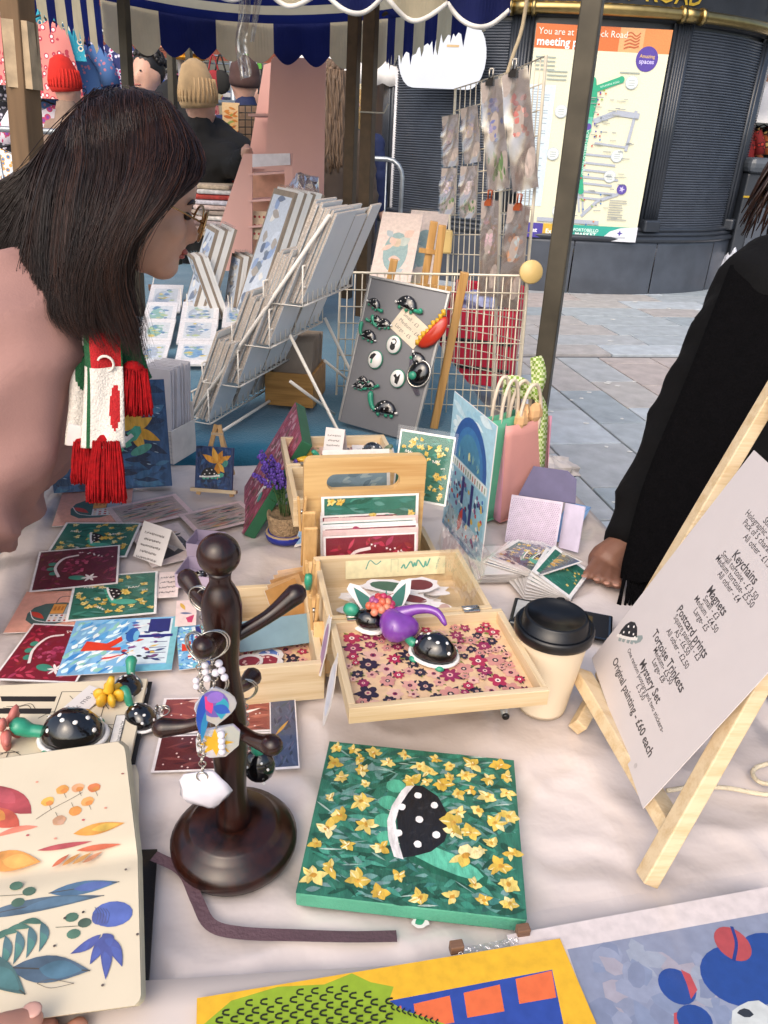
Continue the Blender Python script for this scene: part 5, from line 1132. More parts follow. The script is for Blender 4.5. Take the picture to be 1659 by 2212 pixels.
tk = turtle(yaw(Z(160, 1598, TZ+.012), 185), .105, 'large black spotted clay tortoise with pink flower at its head', 'trinket', None, .95, neck=.14)
for k in range(6): MB().ell((.066+.006*(k % 2), .016*cos(k*1.05), .018+.014*sin(k*1.05)), (.005, .013, .007), Matrix.Rotation(k*1.05, 3, 'X') @ Matrix.Rotation(.3, 3, 'Z'), 9, 6).build('petal', mat('pink clay', '#b86a60', .5, var=.15), tk)
def page(A, w, h): pass
def art_lineart(A, w, h):
    k = '#2a2828'; rnd = random.Random(3)
    for x, y in ((-.05, .28), (-.05, .12)): A.poly([(w*(x-.22), h*(y+.06)), (w*(x+.08), h*(y+.02)), (w*(x+.08), h*(y-.05)), (w*(x-.2), h*(y-.01))], k); A.blob(w*(x-.25), h*(y+.05), w*.03, h*.04, k); 
    A.line([(w*.05, h*.36), (w*.3, h*.34), (w*.3, h*.0), (w*.05, h*.02), (w*.05, h*.36)], .0009, k); A.line([(w*.1, h*.3), (w*.2, h*.1)], .0008, k)
    for q in range(14):
        x, y = rnd.uniform(-.4, .4)*w, rnd.uniform(-.45, .2)*h; A.curve([(x, y), (x+w*.06, y+h*rnd.uniform(-.1, .1)), (x+w*.12, y+h*.02), (x+w*.16, y-h*.06)], .0008, k)
    for q in range(3): A.line([(w*(.24+.1*cos(t*.35)*(1-.12*q)), h*(-.2+.2*sin(t*.35)*(1-.12*q))) for t in range(19)], .0008, k)
    A.leaf(w*.08, -h*.16, w*.3, -h*.1, h*.09, '#1c1a1c'); A.rect(w*.38, -h*.4, w*.43, h*.0, '#e4dfd6'); A.line([(w*.38, -h*.4), (w*.43, -h*.4), (w*.43, 0), (w*.38, 0), (w*.38, -h*.4)], .0008, k); A.text('ADVENTURE', w*.415, -h*.2, .006, k, rot=-pi/2)
    for q in range(8): A.line([(-w*.45+w*.05*q, -h*.46), (-w*.45+w*.05*q, -h*.38), (-w*.4+w*.05*q, -h*.38)], .0009, k)
CREAM = mat('sketch paper', '#d9cbb0', .75, var=.03, scale=20)
BLACKC = mat('black cover', '#141314', .5, bump=.1, bscale=400)
def book(name, label, M, w, h, th, art, art2=None, fold=.5, tilt=0, rnd_=.012):
    T = thing(name, label, 'sketchbook', M)
    return T
M, w, h = quad((-120, 1500), (290, 1482), (318, 1640), (-130, 1670), TZ+.002)
sb = thing('sketchbook', 'open sketchbook with black ink line drawings of figures', 'sketchbook', M)
MB().box((.002, -.001, .001), (w+.006, h+.006, .002)).build('cover', BLACKC, sb, bevel=.0008); pg = MB().box((0, 0, .0055), (w, h, .007)).build('pages', CREAM, sb, bevel=.001)
A = Art(); art_lineart(A, w, h); A.build(pg, .0092)
M, w, h = quad((128, 1538), (200, 1478), (228, 1498), (150, 1570), TZ+.0125)
card('paper_note', 'white handwritten slip reading pick me up on the line drawings', 'note', M, w, h, lambda A, w, h: A.text('Pick me up', -w*.42, -h*.1, h*.42, '#7a7676', align='LEFT'))
# watercolour sketchbook: two pages folded along a horizontal spine
zb = TZ+.036
SPINE = 1850
def pg_edge(v):                                   # v 0 bottom .. .56 spine .. 1 top: photo rows of the left and right ends
    if v < .56: t = v/.56; return 2222+(1904-2222)*t, 2172+(1850-2172)*t, 305+(297-305)*t
    t = (v-.56)/.44; return 1904+(1650-1904)*t, 1850+(1602-1850)*t, 297+(268-297)*t
def pg_point(u, v, z, grow=0):
    yl, yr, xr = pg_edge(v); e = 0
    if v < .04: e = 14*(1-v/.04)**2
    if v > .97: e = 14*((v-.97)/.03)**2
    x = -80+(xr-e+grow+80)*u; y = yl+(yr-yl)*u
    return Z(x, y, z-.0045*math.exp(-((v-.56)/.045)**2)+.003*sin(pi*min(1, v/.56))*(v < .56)*0)
o0 = Z(100, 1900, TZ); wcb = thing('sketchbook', 'open sketchbook of watercolour leaves, warm above and blue below', 'sketchbook', Matrix.Translation(o0))
pa = part(MB().grid(6, 50, lambda u, v: pg_point(u, v, zb)), 'pages', CREAM, wcb)
pb = pa
_st = MB()
for q in range(7): _st.grid(6, 50, lambda u, v: pg_point(u, v, zb-.0016*(q+1), (3 if q % 2 else 1)+(q*1.5)))
part(_st, 'page_block', mat('page edges', '#d6c9a8', .8, var=.1), wcb, solid=.0012)
_wh = lambda u, v: Z(-80+(300+38*v*0+80-(6 if v > .96 else 0))*u, (1860+(1662-1860)*v)+(1850+(1655-1850)*v-1860-(1662-1860)*v)*u, TZ+.018)
part(MB().grid(4, 10, _wh), 'loose_page', CREAM, wcb, solid=.003)
def _cv(u, v): return Z(-80+(340+80+(-22*(1-v)))*u, 2236+(1850-2236)*v+(2180+(1838-2180)*v-2236-(1850-2236)*v)*u, TZ+.006)
part(MB().grid(4, 8, _cv), 'cover', BLACKC, wcb, solid=.005)
WCOL = mat('watercolour', kind='vcol', rough=.7, var=.34, scale=38)
def U(px, py): q = Z(px, py, zb); return (q.x, q.y)
wa = 328*(Z(101, 1900, zb)-Z(100, 1900, zb)).length
def art_up(A):
    A.b.c = [tuple(q*.91+r*.09 for q, r in zip(c, C('#d9cbb0'))) for c in A.b.c]
    o = A.build(None, zb+.0003, WCOL)
    o.parent = wcb; o.matrix_parent_inverse = wcb.matrix_basis.inverted()
A = Art(6e-6); k = '#5a463c'; S = wa/328
def lf(x0, y0, x1, y1, wd, c, c2=None, vein=None, bend=0):
    a = U(x0, y0); b = U(x1, y1); A.leaf(*a, *b, wd*S, c, bend*S, vein)
    if c2: A.leaf(*[p*.65+q*.35 for p, q in zip(a, b)], *[p*.1+q*.9 for p, q in zip(a, b)], wd*.66*S, c2, bend*S)
lf(68, 1758, -30, 1694, 58, '#a8243c', '#b4384c'); lf(42, 1785, -45, 1745, 52, '#c0402c', '#d0802c'); lf(82, 1786, -20, 1812, 18, '#d46a54', bend=-8); lf(-40, 1858, 88, 1862, 58, '#d9903c', '#dca44c')
A.curve([U(78, 1770), U(112, 1748), U(150, 1728), U(178, 1712)], 1.3*S, k)
for x, y, c in ((103, 1732, '#dba83c'), (135, 1706, '#dc963c'), (168, 1702, '#e0a070'), (203, 1702, '#d8743c'), (189, 1732, '#dc9c50'), (162, 1752, '#d88c34'), (128, 1773, '#e0a880')):
    A.line([U(x, y), U(x+(8 if y < 1740 else -8), y+(18 if y < 1740 else -18))], 1*S, k); A.blob(*U(x, y), 15*S, 15*S, c, n=12, jit=.08); A.blob(*U(x+4, y+3), 9*S, 8*S, '#d4802c' if c != '#e0a880' else '#e6b090', n=10, jit=.15)
lf(158, 1802, 270, 1778, 34, '#d8902c', '#dcb040'); lf(80, 1838, 200, 1818, 16, '#b43a48'); lf(165, 1838, 262, 1824, 17, '#d4603a')
for i in range(4): lf(112+i*22, 1874-i*3, 150+i*24, 1846-i*2, 12, ('#c8603a', '#d08a3c', '#d89a50', '#d48a60')[i])
for x, y in ((80, 1690), (120, 1812), (265, 1672), (228, 1746), (180, 1772), (60, 1805)): A.blob(*U(x, y), 4*S, 3*S, random.choice(('#a03040', '#d8907a', '#7a3030')), n=8)
art_up(A); A = Art(6e-6)
lf(105, 1930, 258, 1905, 34, '#1f5a80', '#2a4f94', '#12202c'); lf(-60, 1985, 225, 1935, 34, '#2f5670', '#3a6684', '#1c2c3c', 6)
for cx, cy in ((35, 1932), (155, 2000)):
    A.line([U(cx-35, cy+4), U(cx+30, cy)], 1.2*S, '#24342c')
    for dx, dy in ((0, -18), (28, -6), (4, 18)): A.blob(*U(cx+dx, cy+dy), 14*S, 11*S, random.choice(('#245a4c', '#2f6a58', '#1c4a40')), n=12)
A.blob(*U(243, 1975), 42*S, 30*S, '#2c4fa0', n=16); A.leaf(*U(200, 1975), *U(232, 1998), 26*S, '#24408c')
for i in range(5): A.curve([U(205+6*i, 1960+i), U(212+6*i, 1975), U(208+6*i, 1995)], 1*S, '#182a5c')
for a, b_ in (((218, 2020), (152, 2062)), ((220, 2024), (194, 2085)), ((224, 2024), (228, 2118)), ((228, 2022), (264, 2090)), ((222, 2018), (240, 2050))): lf(*a, *b_, 22, '#1f3a8c', '#28489c', bend=4)
for i in range(4): lf(90-i*26, 1992+i*10, 84-i*28, 2058+i*14, 18, '#1f5a68', '#24706c', bend=8); lf(92-i*26, 1996+i*9, 40-i*30, 1996+i*16, 14, '#24685c', bend=-6)
lf(25, 2092, 195, 2098, 56, '#1c4a68', '#20607c', '#0c1c28'); lf(-60, 2060, 55, 2150, 50, '#1c5a60', '#246a70', '#0c2428'); A.curve([U(80, 2126), U(110, 2136), U(160, 2126)], 1*S, '#4a403c'); A.curve([U(80, 2126), U(110, 2118), U(160, 2126)], 1*S, '#4a403c')
for x, y in ((180, 1972), (140, 1985), (118, 2045), (297, 2020), (222, 2130), (272, 1880)): A.blob(*U(x, y), 3*S, 3*S, '#3a2c30', n=8)
art_up(A)
rb2 = MB(); P = spl([Z(332, 1850, TZ+.008), Z(395, 1885, TZ+.004), Z(425, 1945, TZ+.003), Z(455, 1998, TZ+.003), Z(520, 2016, TZ+.003), Z(640, 2022, TZ+.002), Z(760, 2026, TZ+.002), Z(857, 2024, TZ+.002)], 40)
rb2.grid(40, 1, lambda u, v: P[int(round(u*40))]+((P[min(40, int(round(u*40))+1)]-P[max(0, int(round(u*40))-1)]).normalized().cross(Vector((0, 0, 1))))*(v-.5)*.0118+Vector((0, 0, .0012*v*sin(u*9)+.001)))
o = rb2.build('bookmark_ribbon', mat('mauve ribbon', '#5a4248', .6, bump=.2, bscale=300)); tag(o, 'mauve bookmark ribbon trailing from the sketchbook across the cloth', 'ribbon')
sticker('tiny green leaf sticker half under the daffodil canvas', Matrix.Translation(Z(908, 1992, TZ+.001)), .016, .012, lambda A, w, h: A.leaf(-w*.3, -h*.2, w*.3, h*.3, h*.6, '#2f8a68'))
# ---- the big prints nearest us
def art_croc(A, w, h):
    A.rect(-w/2, -h/2, w/2, h/2, '#dba928'); Mi = Mq.inverted()
    def U(px, py): q = Mi @ Z(px, py, Zq); return (q.x, q.y)
    A.poly([U(*p) for p in ((700, 2290), (790, 2175), (1192, 2098), (1240, 2330))], '#2c4694')
    for x, y in ((1155, 2136), (1043, 2166), (935, 2190), (830, 2212), (1190, 2250), (1080, 2280)): A.poly([U(x-42, y-18), U(x+36, y-36), U(x+46, y+22), U(x-34, y+36)], '#d9683a')
    A.poly([U(*p) for p in ((430, 2225), (500, 2165), (600, 2135), (700, 2130), (760, 2106), (800, 2125), (850, 2135), (840, 2165), (870, 2185), (960, 2215), (1000, 2240), (430, 2300))], '#8aa428')
    rnd = random.Random(5)
    for j in range(7):
        for i in range(13):
            x = 470+i*32+(j % 2)*14; y = 2140+j*17-i*2.2
            if y < 2128+abs(700-x)*.25 or x > 850: continue
            A.curve([U(x+12, y-6), U(x, y-4), U(x-2, y+4), U(x+12, y+6)], .0016, '#20240e', 6)
    for i in range(9): A.curve([U(850+i*12, 2176+i*4), U(844+i*12, 2182+i*4), U(852+i*12, 2188+i*4)], .0012, '#20240e', 4)
Zq = TZ+.016
Mq, w, h = quad((426, 2168), (1214, 2022), (1300, 2268), (420, 2420), Zq)
card('art_print', 'yellow print of a green crocodile over a blue building with orange windows', 'print', Mq, w, h, art_croc, mat('yellow board', '#d9a828', .5), .002)
def art_balls(A, w, h):
    A.rect(-w/2, -h/2, w/2, h/2, '#d8ccc8'); Mi = Mq.inverted()
    def U(px, py): q = Mi @ Z(px, py, Zq); return (q.x, q.y)
    r = lambda d: d*(Z(1500, 2100, Zq)-Z(1501, 2100, Zq)).length
    A.poly([U(*p) for p in ((1225, 2052), (1700, 1965), (1700, 2300), (1310, 2300))], '#8a90a4')
    rnd = random.Random(8)
    for i in range(70):
        q = U(rnd.uniform(1290, 1680), rnd.uniform(2060, 2230)); A.blob(q[0], q[1], r(30), r(20), rnd.choice(('#9298ac', '#7f879e', '#9aa0ae', '#a49ea8', '#848ea6')), n=9, jit=.3, rot=rnd.uniform(0, 3))
    A.blob(*U(1600, 2108), r(88), r(66), '#22458c', n=24); A.blob(*U(1660, 2060), r(66), r(46), '#22458c', n=20)
    A.blob(*U(1582, 2040), r(38), r(40), '#b04848', n=22); A.curve([U(1580, 2003), U(1590, 2040), U(1584, 2078)], r(7), '#22357c')
    A.blob(*U(1462, 2132), r(38), r(38), '#22458c', n=22); A.poly([U(*p) for p in ((1470, 2096), (1490, 2106), (1506, 2140), (1492, 2160), (1484, 2130))], '#b8484c'); A.poly([U(*p) for p in ((1455, 2190), (1505, 2178), (1480, 2240), (1456, 2240))], '#b8484c'); A.blob(*U(1500, 2205), r(36), r(30), '#22458c', n=18)
    A.blob(*U(1640, 2205), r(56), r(34), '#c9ccc8', n=16, jit=.15); A.blob(*U(1610, 2190), r(16), r(8), '#2a2c30', n=9, jit=.2)
Mq, w, h = quad((1132, 2032), (1760, 1912), (1800, 2260), (1200, 2400), TZ+.014)
Zq = TZ+.0145
card('art_print', 'grey-blue print of dark blue balls with red stripes in a clear sleeve', 'print', Mq, w, h, art_balls, WHITE, .0012, sleeve=.02)
for i, (x, y, lab) in enumerate(((1128, 2018, 'wooden block under the corner of the yellow print'), (985, 2054, 'wooden block beside the zip of the clear pouch'))):
    o = MB().box((0, 0, .005), (.012, .008, .010)).build('wood_block', wood('walnut', '#7a5a44', '#5a3f30', .6, 8, 0), None, yaw(Z(x, y, TZ+.013), 12), bevel=.001); tag(o, lab, 'block')
zp = MB().grid(20, 1, lambda u, v: Z(990+130*u, 2050-26*u+16*v, TZ+.016)+Vector((0, 0, .001*(int(u*20) % 2)))).build('zip_pouch', film('pouch', .8, .15, bump=.9, bscale=200)); tag(zp, 'clear zip pouch edge beside the wooden blocks', 'pouch')
# ================================================================ STALL FRAMES AND CANOPY
POLE = mat('painted steel tube', '#4c463a', .5, .4, var=.25, scale=14)
POLE2 = mat('brown timber post', '#6a5238', .75, var=.25, scale=10, stretch=(4, 4, .5), bump=.2)
def pole(label, top, bot, dist, wd, m, sq=True, dist2=None):
    a = Y(*bot, dist2 or dist); c = Y(*top, dist); d = (c-a).normalized(); a = a-d*((a.z)/d.z); c = a+d*(2.05/d.z)
    T = thing('stall_pole', label, 'pole', Vector((a.x, a.y, 0))); b = MB()
    if sq: part(b.bar(a, c, wd, wd, (.35, 1, 0)), 'shaft', m, T, bevel=.003)
    else: part(b.tube([a, c], wd/2, 12), 'shaft', m, T)
    return T
rp = pole('dark square steel pole behind the pink gift bag', (1281, 0), (1150, 985), 1.82, .042, POLE)
lp = pole('brown timber post with pale tape behind the dark-haired woman', (36, 0), (66, 400), 1.95, .052, POLE2)
pc_ = Y(45, 135, 1.95); part(MB().box(Y(49, 120, 1.95), (.056, .056, .13), Matrix.Rotation(.05, 3, 'Y')), 'tape', mat('brown tape', '#b09878', .5, var=.3, scale=30), lp)
p0 = pole('grey-brown pole right behind the dark-haired woman', (266, 0), (277, 200), 3.0, .032, POLE)
pole('thin pole rising behind the blue-jacketed man', (366, 0), (371, 150), 4.3, .034, POLE)
pole('thin pole beside the cream knitted hat', (405, 60), (412, 190), 5.2, .034, POLE)
pole('thin pole along the edge of the tall pink stand', (689, 0), (679, 400), 4.35, .034, POLE)
pole('brown pole in front of the long-haired woman, without the twine', (768, 0), (752, 500), 3.6, .046, mat('brown tube', '#54422e', .5, .3, var=.2))
p2 = pole('brown pole with a wire twist tied round it', (803, 0), (787, 520), 3.2, .046, MATS['brown tube'])
q = Y(795, 243, 3.17); part(MB().tube([q+Vector((-.03, -.03, 0)), q+Vector((.03, -.035, 0)), q+Vector((.06, -.035, .0)), q+Vector((.075, -.04, .03))], .003, 6), 'wire_twist', mat('wire', '#b8b0a0', .4), p2)
CANC = mat('cream canvas', '#d2c6a8', .9, var=.14, scale=6, bump=.2, bscale=40); CANN = mat('navy canvas', '#1a2460', .85, var=.2, scale=6, bump=.2, bscale=40)
for _m in (CANC, CANN):      # thin cloth lets daylight through
    _n = _m.node_tree.nodes; _l = _m.node_tree.links; _t = _n.new('ShaderNodeBsdfTranslucent'); _x = _n.new('ShaderNodeMixShader'); _x.inputs[0].default_value = .62
    _l.new(_n['Color Ramp'].outputs[0], _t.inputs[0]); _l.new(_n['Principled BSDF'].outputs[0], _x.inputs[1]); _l.new(_t.outputs[0], _x.inputs[2]); _l.new(_x.outputs[0], _n['Material Output'].inputs[0])
WTRIM = mat('white trim', '#d9d4cc', .7)
FL, FR = Y(214, -2, 3.9), Y(838, 40, 3.9); NR = Y(1118, -150, 2.2); NL = Y(-160, -300, 2.2)
can = thing('stall_canopy', 'striped navy and cream stall canopy with ragged scalloped valance', 'canopy', Vector((0, 3, 0)))
ridge = ((FL+FR+NR+NL)/4)+Vector((0, 0, .55))
# roof: far slope in broad stripes running along the eave, and the other three slopes
def slope(a, c, n, k0):
    for i in range(n):
        t0, t1 = i/n, (i+1)/n
        P = lambda s, t: a.lerp(c, s).lerp(ridge, t)-Vector((0, 0, .05*sin(pi*s)*(1-t)))
        b = MB(); b.grid(12, 1, lambda u, v: P(u, t0+(t1-t0)*v)); part(b, 'roof_stripe', CANC if (i+k0) % 2 == 0 else CANN, can)
slope(FL, FR, 22, 1); slope(FR, NR, 22, 1); slope(NL, FL, 8, 1); slope(NR, NL, 8, 1)
def valance(a, c, n, h, rag=0, sc=4, k0=0, trim=False, sub=20):
    b = None; d = c-a; rnd = random.Random(n)
    for i in range(n):
        s0, s1 = i/n, (i+1)/n; b = MB(); top = []; bot = []
        m = sub
        rg = [rnd.uniform(.35, 1.0) for _ in range(m+1)]
        for j in range(m+1):
            s = s0+(s1-s0)*j/m; p = a+d*s
            k = abs(sin(pi*sc*s*n/2)) if not rag else (rg[j] if j % 2 else rg[j]*.72)
            hh = h*(.78+.22*k) if not rag else h*(1-.42*rag*(1-k))
            top.append(p); bot.append(p-Vector((0, 0, hh))+Vector((.0, .012*sin(9*s*n), 0)))
        b.add(top+bot, [(j, j+1, m+1+j+1, m+1+j) for j in range(m)])
        o = part(b, 'valance_panel', CANC if (i+k0) % 2 == 0 else CANN, can)
        if trim: o2 = MB().tube(bot, .006, 5).build('trim', WTRIM, o)
# far valance: wide panels, even scallops
dn = (FR-FL).length
valance(FL+Vector((0, .01, .0)), FR+Vector((0, .01, 0)), 5, .20, 0, 4, 0)
valance(FR, NR, 9, .21, 1.0, 4, 1, sub=6); valance(FL, FL.lerp(NL, .85), 12, .24, 1.0, 4, 1, sub=6)
valance(NR, NL, 9, .20, 0, 2, 1, trim=True)
# rope lashing at the corner, clear plastic tied back
part(MB().tube(spl([FR+Vector((-.02, -.02, .01)), FR.lerp(NR, .15)+Vector((0, 0, .02)), FR.lerp(NR, .3)+Vector((0, 0, -.01)), FR.lerp(NR, .5)+Vector((0, 0, .02))], 20), .008, 6), 'lashing', mat('dark rope', '#4a3c2c', .9), can)
pl = MB(); P0 = Y(523, -20, 2.4)
pl.grid(5, 10, lambda u, v: Y(511+26*u+6*sin(8*v)*(.3+v), -30+205*v-14*u*v, 2.4)+Vector((0, .015*sin(7*u+3*v), 0)))
o = part(pl, 'tied_plastic', film('plastic roll', 1.0, .22, (.78, .74, .72), 1.0, 18), can)
pl = MB(); pl.grid(4, 8, lambda u, v: Y(550+18*u*(1-v*.6)-10*v, -20+110*v, 2.4)+Vector((0, .012*sin(7*u), 0))); part(pl, 'tied_plastic', MATS['plastic roll'], can)
# cord from the canopy to the grid panel
o = MB().tube(spl([Y(1142, -30, 2.15), Y(1128, 60, 2.15), Y(1108, 120, 2.12), Y(1092, 170, 2.1)], 10), .005, 6).build('cord', mat('jute cord', '#a8977a', .9)); tag(o, 'jute cord running down to the top of the wire grid panel', 'cord')
# ================================================================ THE PRINT SELLER'S TABLE (teal)
WIRE = mat('white coated wire', '#ddd6ca', .4, var=.03); CWIRE = mat('cream coated wire', '#ddd2bc', .45, var=.05)
PBACK = mat('print backing', '#e4e7e9', .45, var=.05, scale=6); PEDGE = mat('mount edge', '#b4a89c', .8, var=.35, scale=500, stretch=(1, 1, .02)); KRAFT = mat('mount board', '#8d7f70', .8)
LIGHTP = mat('sleeved mount', '#e2e0dc', .35, var=.08, scale=8)
# tiered wire rack, backs of the mounted prints toward us
A0, A1 = Z(426, 912, TZ+.02), Z(592, 815, TZ+.02); av = (A1-A0); av.z = 0; W_ = .315; a1 = av.normalized(); f1 = Vector((-a1.y, a1.x, 0))
top = D(640, 512, 0.0); 
rk = thing('print_rack', 'white tiered wire rack filled with mounted prints', 'rack', Vector((A0.x, A0.y, TZ)))
# each tier steps back (away from its front) and up
s_up, s_back = .098, .075
def tierp(k): return A0+Vector((0, 0, s_up*k))-f1*(s_back*k)+a1*.012*k
for e in (0, W_):
    part(MB().tube([tierp(-.3)+a1*e+f1*.02, tierp(3.9)+a1*e+Vector((0, 0, .1))-f1*.02], .0045, 8), 'side_rail', WIRE, rk)
part(MB().tube([tierp(3.9)+Vector((0, 0, .1))-f1*.02, tierp(3.9)+a1*W_+Vector((0, 0, .1))-f1*.02], .0045, 8), 'top_rail', WIRE, rk)
for k in range(4):
    T0 = tierp(k); b = MB()
    for j in range(12):
        p = T0+a1*(W_*j/11); b.tube([p-f1*.034+Vector((0, 0, .085)), p-f1*.034, p+f1*.06, p+f1*.06+Vector((0, 0, .045))], .0021, 5)
    for dz, fo in ((0, -.034), (0, .06), (.045, .06), (.085, -.034), (0, .012), (.04, -.034)): b.tube([T0+f1*fo+Vector((0, 0, dz)), T0+f1*fo+Vector((0, 0, dz))+a1*W_], .0022, 6)
    part(b, 'basket', WIRE, rk)
for e in (.06, W_-.04):
    pT = tierp(2.2)+a1*e-f1*.04; part(MB().tube([pT, Vector((pT.x, pT.y, TZ+.006))-f1*.12+a1*.02, Vector((pT.x, pT.y, TZ+.006))-f1*.125+a1*(.02 if e < .2 else -.1)], .0042, 8), 'leg', WIRE, rk)
    part(MB().tube([pT-Vector((0, 0, .11)), Vector((pT.x, pT.y, TZ+.01))+a1*.14-f1*.06], .004, 8), 'brace', WIRE, rk)
part(MB().tube([A0-f1*.07+Vector((0, 0, -.01)), A0-f1*.07+a1*W_*1.2+Vector((0, 0, -.01))], .004, 8), 'foot_rail', WIRE, rk)
rnd = random.Random(31)
def mounted(label, p, w, h, lean_, face_dir, along, th=.006, back=True, group=None, cat='print'):
    """mounted print standing at p (bottom near-end corner); face_dir points out of its picture side; its back shows white paper"""
    up = (Vector((0, 0, 1))*cos(lean_)-face_dir*sin(lean_)); n = along.cross(up).normalized()
    M = frame(p+along*(w/2)+up*(h/2), along, up)
    o = MB().box((0, 0, 0), (w, h, th)).build('mounted_print', PEDGE, None, M); tag(o, label, cat, group)
    bk = MB().box((0, 0, th/2+.0006), (w*.995, h*.995, .0006)).build('backing_sheet', PBACK, o)
    MB().box((0, 0, -th/2-.0006), (w*.995, h*.995, .0006)).build('picture', mat('pale watercolour', '#a8b8c0', .4, var=.35, scale=18, col2='#c9b8a4'), o)
    A = Art(1e-5); 
    for q in range(3): A.line([(-w*.48, h*(-.3+.28*q)), (w*.48, h*(-.05+.28*q))], .0009, '#9aa4aa')
    A.rect(w*.2, -h*.40, w*.34, -h*.34, '#8a9298'); A.build(bk, .0012); 
    return o
NTH = ('lowest', 'second', 'third', 'topmost')
for k in range(4):
    T0 = tierp(k)
    for (off_a, nn_, ww, grp) in ((.004, 8, .12, 'near end'), (.138, 5, .085, 'middle'), (.232, 3, .07, 'far end')):
        for j in range(nn_):
            mounted('mounted print in the %s tier of the wire rack, at its %s' % (NTH[k], grp), T0+a1*(off_a+rnd.uniform(0, .012)+.003*j)+f1*(-.022+.0088*j)+Vector((0, 0, .004)), ww*rnd.uniform(.92, 1.05), (.215 if grp == 'near end' else .2)*(1+rnd.uniform(-.04, .08)), .40, f1, a1, .0042, group='mounted prints in the wire rack, '+grp)
# loose mounted stacks standing on the teal cloth in wire holders
def stack(label, x, y, n, w, h, rz, lean_, t=.0085, group='stacked mounts on the teal table'):
    c = Z(x, y, TZ+.002); al = Vector((cos(rz), sin(rz), 0)); fd_ = Vector((-sin(rz), cos(rz), 0))*-1
    up = Vector((0, 0, 1))*cos(lean_)-fd_*sin(lean_)
    for i in range(n):
        p = c-fd_*(t+.0012)*i; hh = h*(1+rnd.uniform(-.015, .015)); M = frame(p+al*(w/2)+up*(hh/2), al, up)
        o = MB().box((0, 0, 0), (w, hh, t)).build('mounted_print', LIGHTP if i % 3 else KRAFT, None, M); tag(o, label, 'print', group)
        if i == 0: A = Art(2e-5); A.rect(-w*.44, -hh*.46, w*.44, hh*.46, '#c3ccd8'); A.strokes(-w*.44, -hh*.46, w*.44, hh*.46, 60, w*.4, hh*.07, ('#8fa4c8', '#d0d8e4', '#b0bcd0', '#e4e2dc', '#7a8694', '#6a7890', '#a8a098'), .3, .6); A.build(o, t/2+.0004)
        else: MB().grid(1, 1, lambda u, v: ((u-.5)*(w+.006), (v-.5)*(hh+.02), t/2+.0008)).build('sleeve', SLEEVE, o)
    hb_ = MB()
    for s in (.1, .9):
        q = c+al*w*s+fd_*.012; hb_.tube([q+Vector((0, 0, .09)), q, q-fd_*(t+.0012)*n-fd_*.02, q-fd_*(t+.0012)*n-fd_*.02+Vector((0, 0, .05))], .002, 6)
    o = hb_.build('wire_holder', WIRE); tag(o, 'wire holder under the '+label, 'holder')
stack('tall mounted prints stacked beside the pink stand', 505, 690, 10, .22, .50, radians(-62), .36, .010)
stack('blue-grey mounted prints leaning beside the woman\'s face', 398, 668, 7, .18, .34, radians(-66), .34, .010)
stack('narrow mounted prints stacked beside the rack top', 540, 665, 9, .14, .31, radians(-62), .22, .010)
stack('small mounted prints tipped the other way among the stacks', 452, 676, 6, .12, .24, radians(-66), -.30, .009)
stack('small mounted prints between the leaning stacks', 484, 676, 6, .12, .235, radians(-62), .2, .009)
# flat framed prints in rows
rows = [(645, ((320, 396),)), (680, ((310, 384), (390, 475), (480, 540))), (714, ((305, 378), (384, 470))), (760, ((380, 468), (300, 366)))]
for y, xs in rows:
    for x0_, x1_ in xs:
        M, w, h = quad((x0_+6, y), (x1_, y+2), (x1_-4, y+30), (x0_, y+30), TZ+.004)
        card('flat_print', 'pale landscape print lying flat on the teal cloth', 'print', M @ Matrix.Rotation(radians(12), 4, 'X') @ Matrix.Translation((0, 0, h*.1)), w, h, art_land, LIGHTP, .006, sleeve=.006, group='landscape prints laid flat in rows', dz=2e-5)
for x, y, lab in ((334, 628, 'wooden block price holder by the woman\'s chin'), (412, 662, 'wooden block price holder at the foot of the stacked mounts'), (384, 845, 'wooden block price holder by the bottom of the wire rack')):
    T = thing('price_holder', lab, 'holder', yaw(Z(x, y, TZ), 20)); MB().box((0, 0, .014), (.05, .02, .026)).build('block', wood('walnut', '#7a5a44', '#5a3f30', .6, 8, 0), T, bevel=.002); MB().box((.0, 0, .05), (.002, .03, .07), Matrix.Rotation(.25, 3, 'Y')).build('price_card', WHITE, T)
# gridded white box with sleeved cards
gx = thing('file_box', 'white box printed with a fine grid', 'box', yaw(Z(368, 982, TZ), -18)); gw, gd, gh = .075, .09, .075
GRD = mat('grid paper', '#ddd6cc', .6)
for nm, c_, s_ in (('front', (0, -gd/2, gh/2), (gw, .002, gh)), ('back', (0, gd/2, gh/2+.02), (gw, .002, gh+.04)), ('side', (-gw/2, 0, gh/2), (.002, gd, gh)), ('side', (gw/2, 0, gh/2), (.002, gd, gh))):
    o = MB().box(c_, s_).build(nm, GRD, gx)
    if nm == 'front':
        A = Art(1e-5)
        for i in range(9): A.rect(-gw*.48+gw*.96*i/8-.0003, -gh/2, -gw*.48+gw*.96*i/8+.0003, gh/2, '#8a8290'); A.rect(-gw/2, -gh*.48+gh*.96*i/8-.0003, gw/2, -gh*.48+gh*.96*i/8+.0003, '#8a8290')
        A.build(o, 0).matrix_local = Matrix.Translation((0, -gd/2-.0013, gh/2)) @ Matrix.Rotation(pi/2, 4, 'X')
MB().box((0, 0, .002), (gw, gd, .003)).build('floor', GRD, gx)
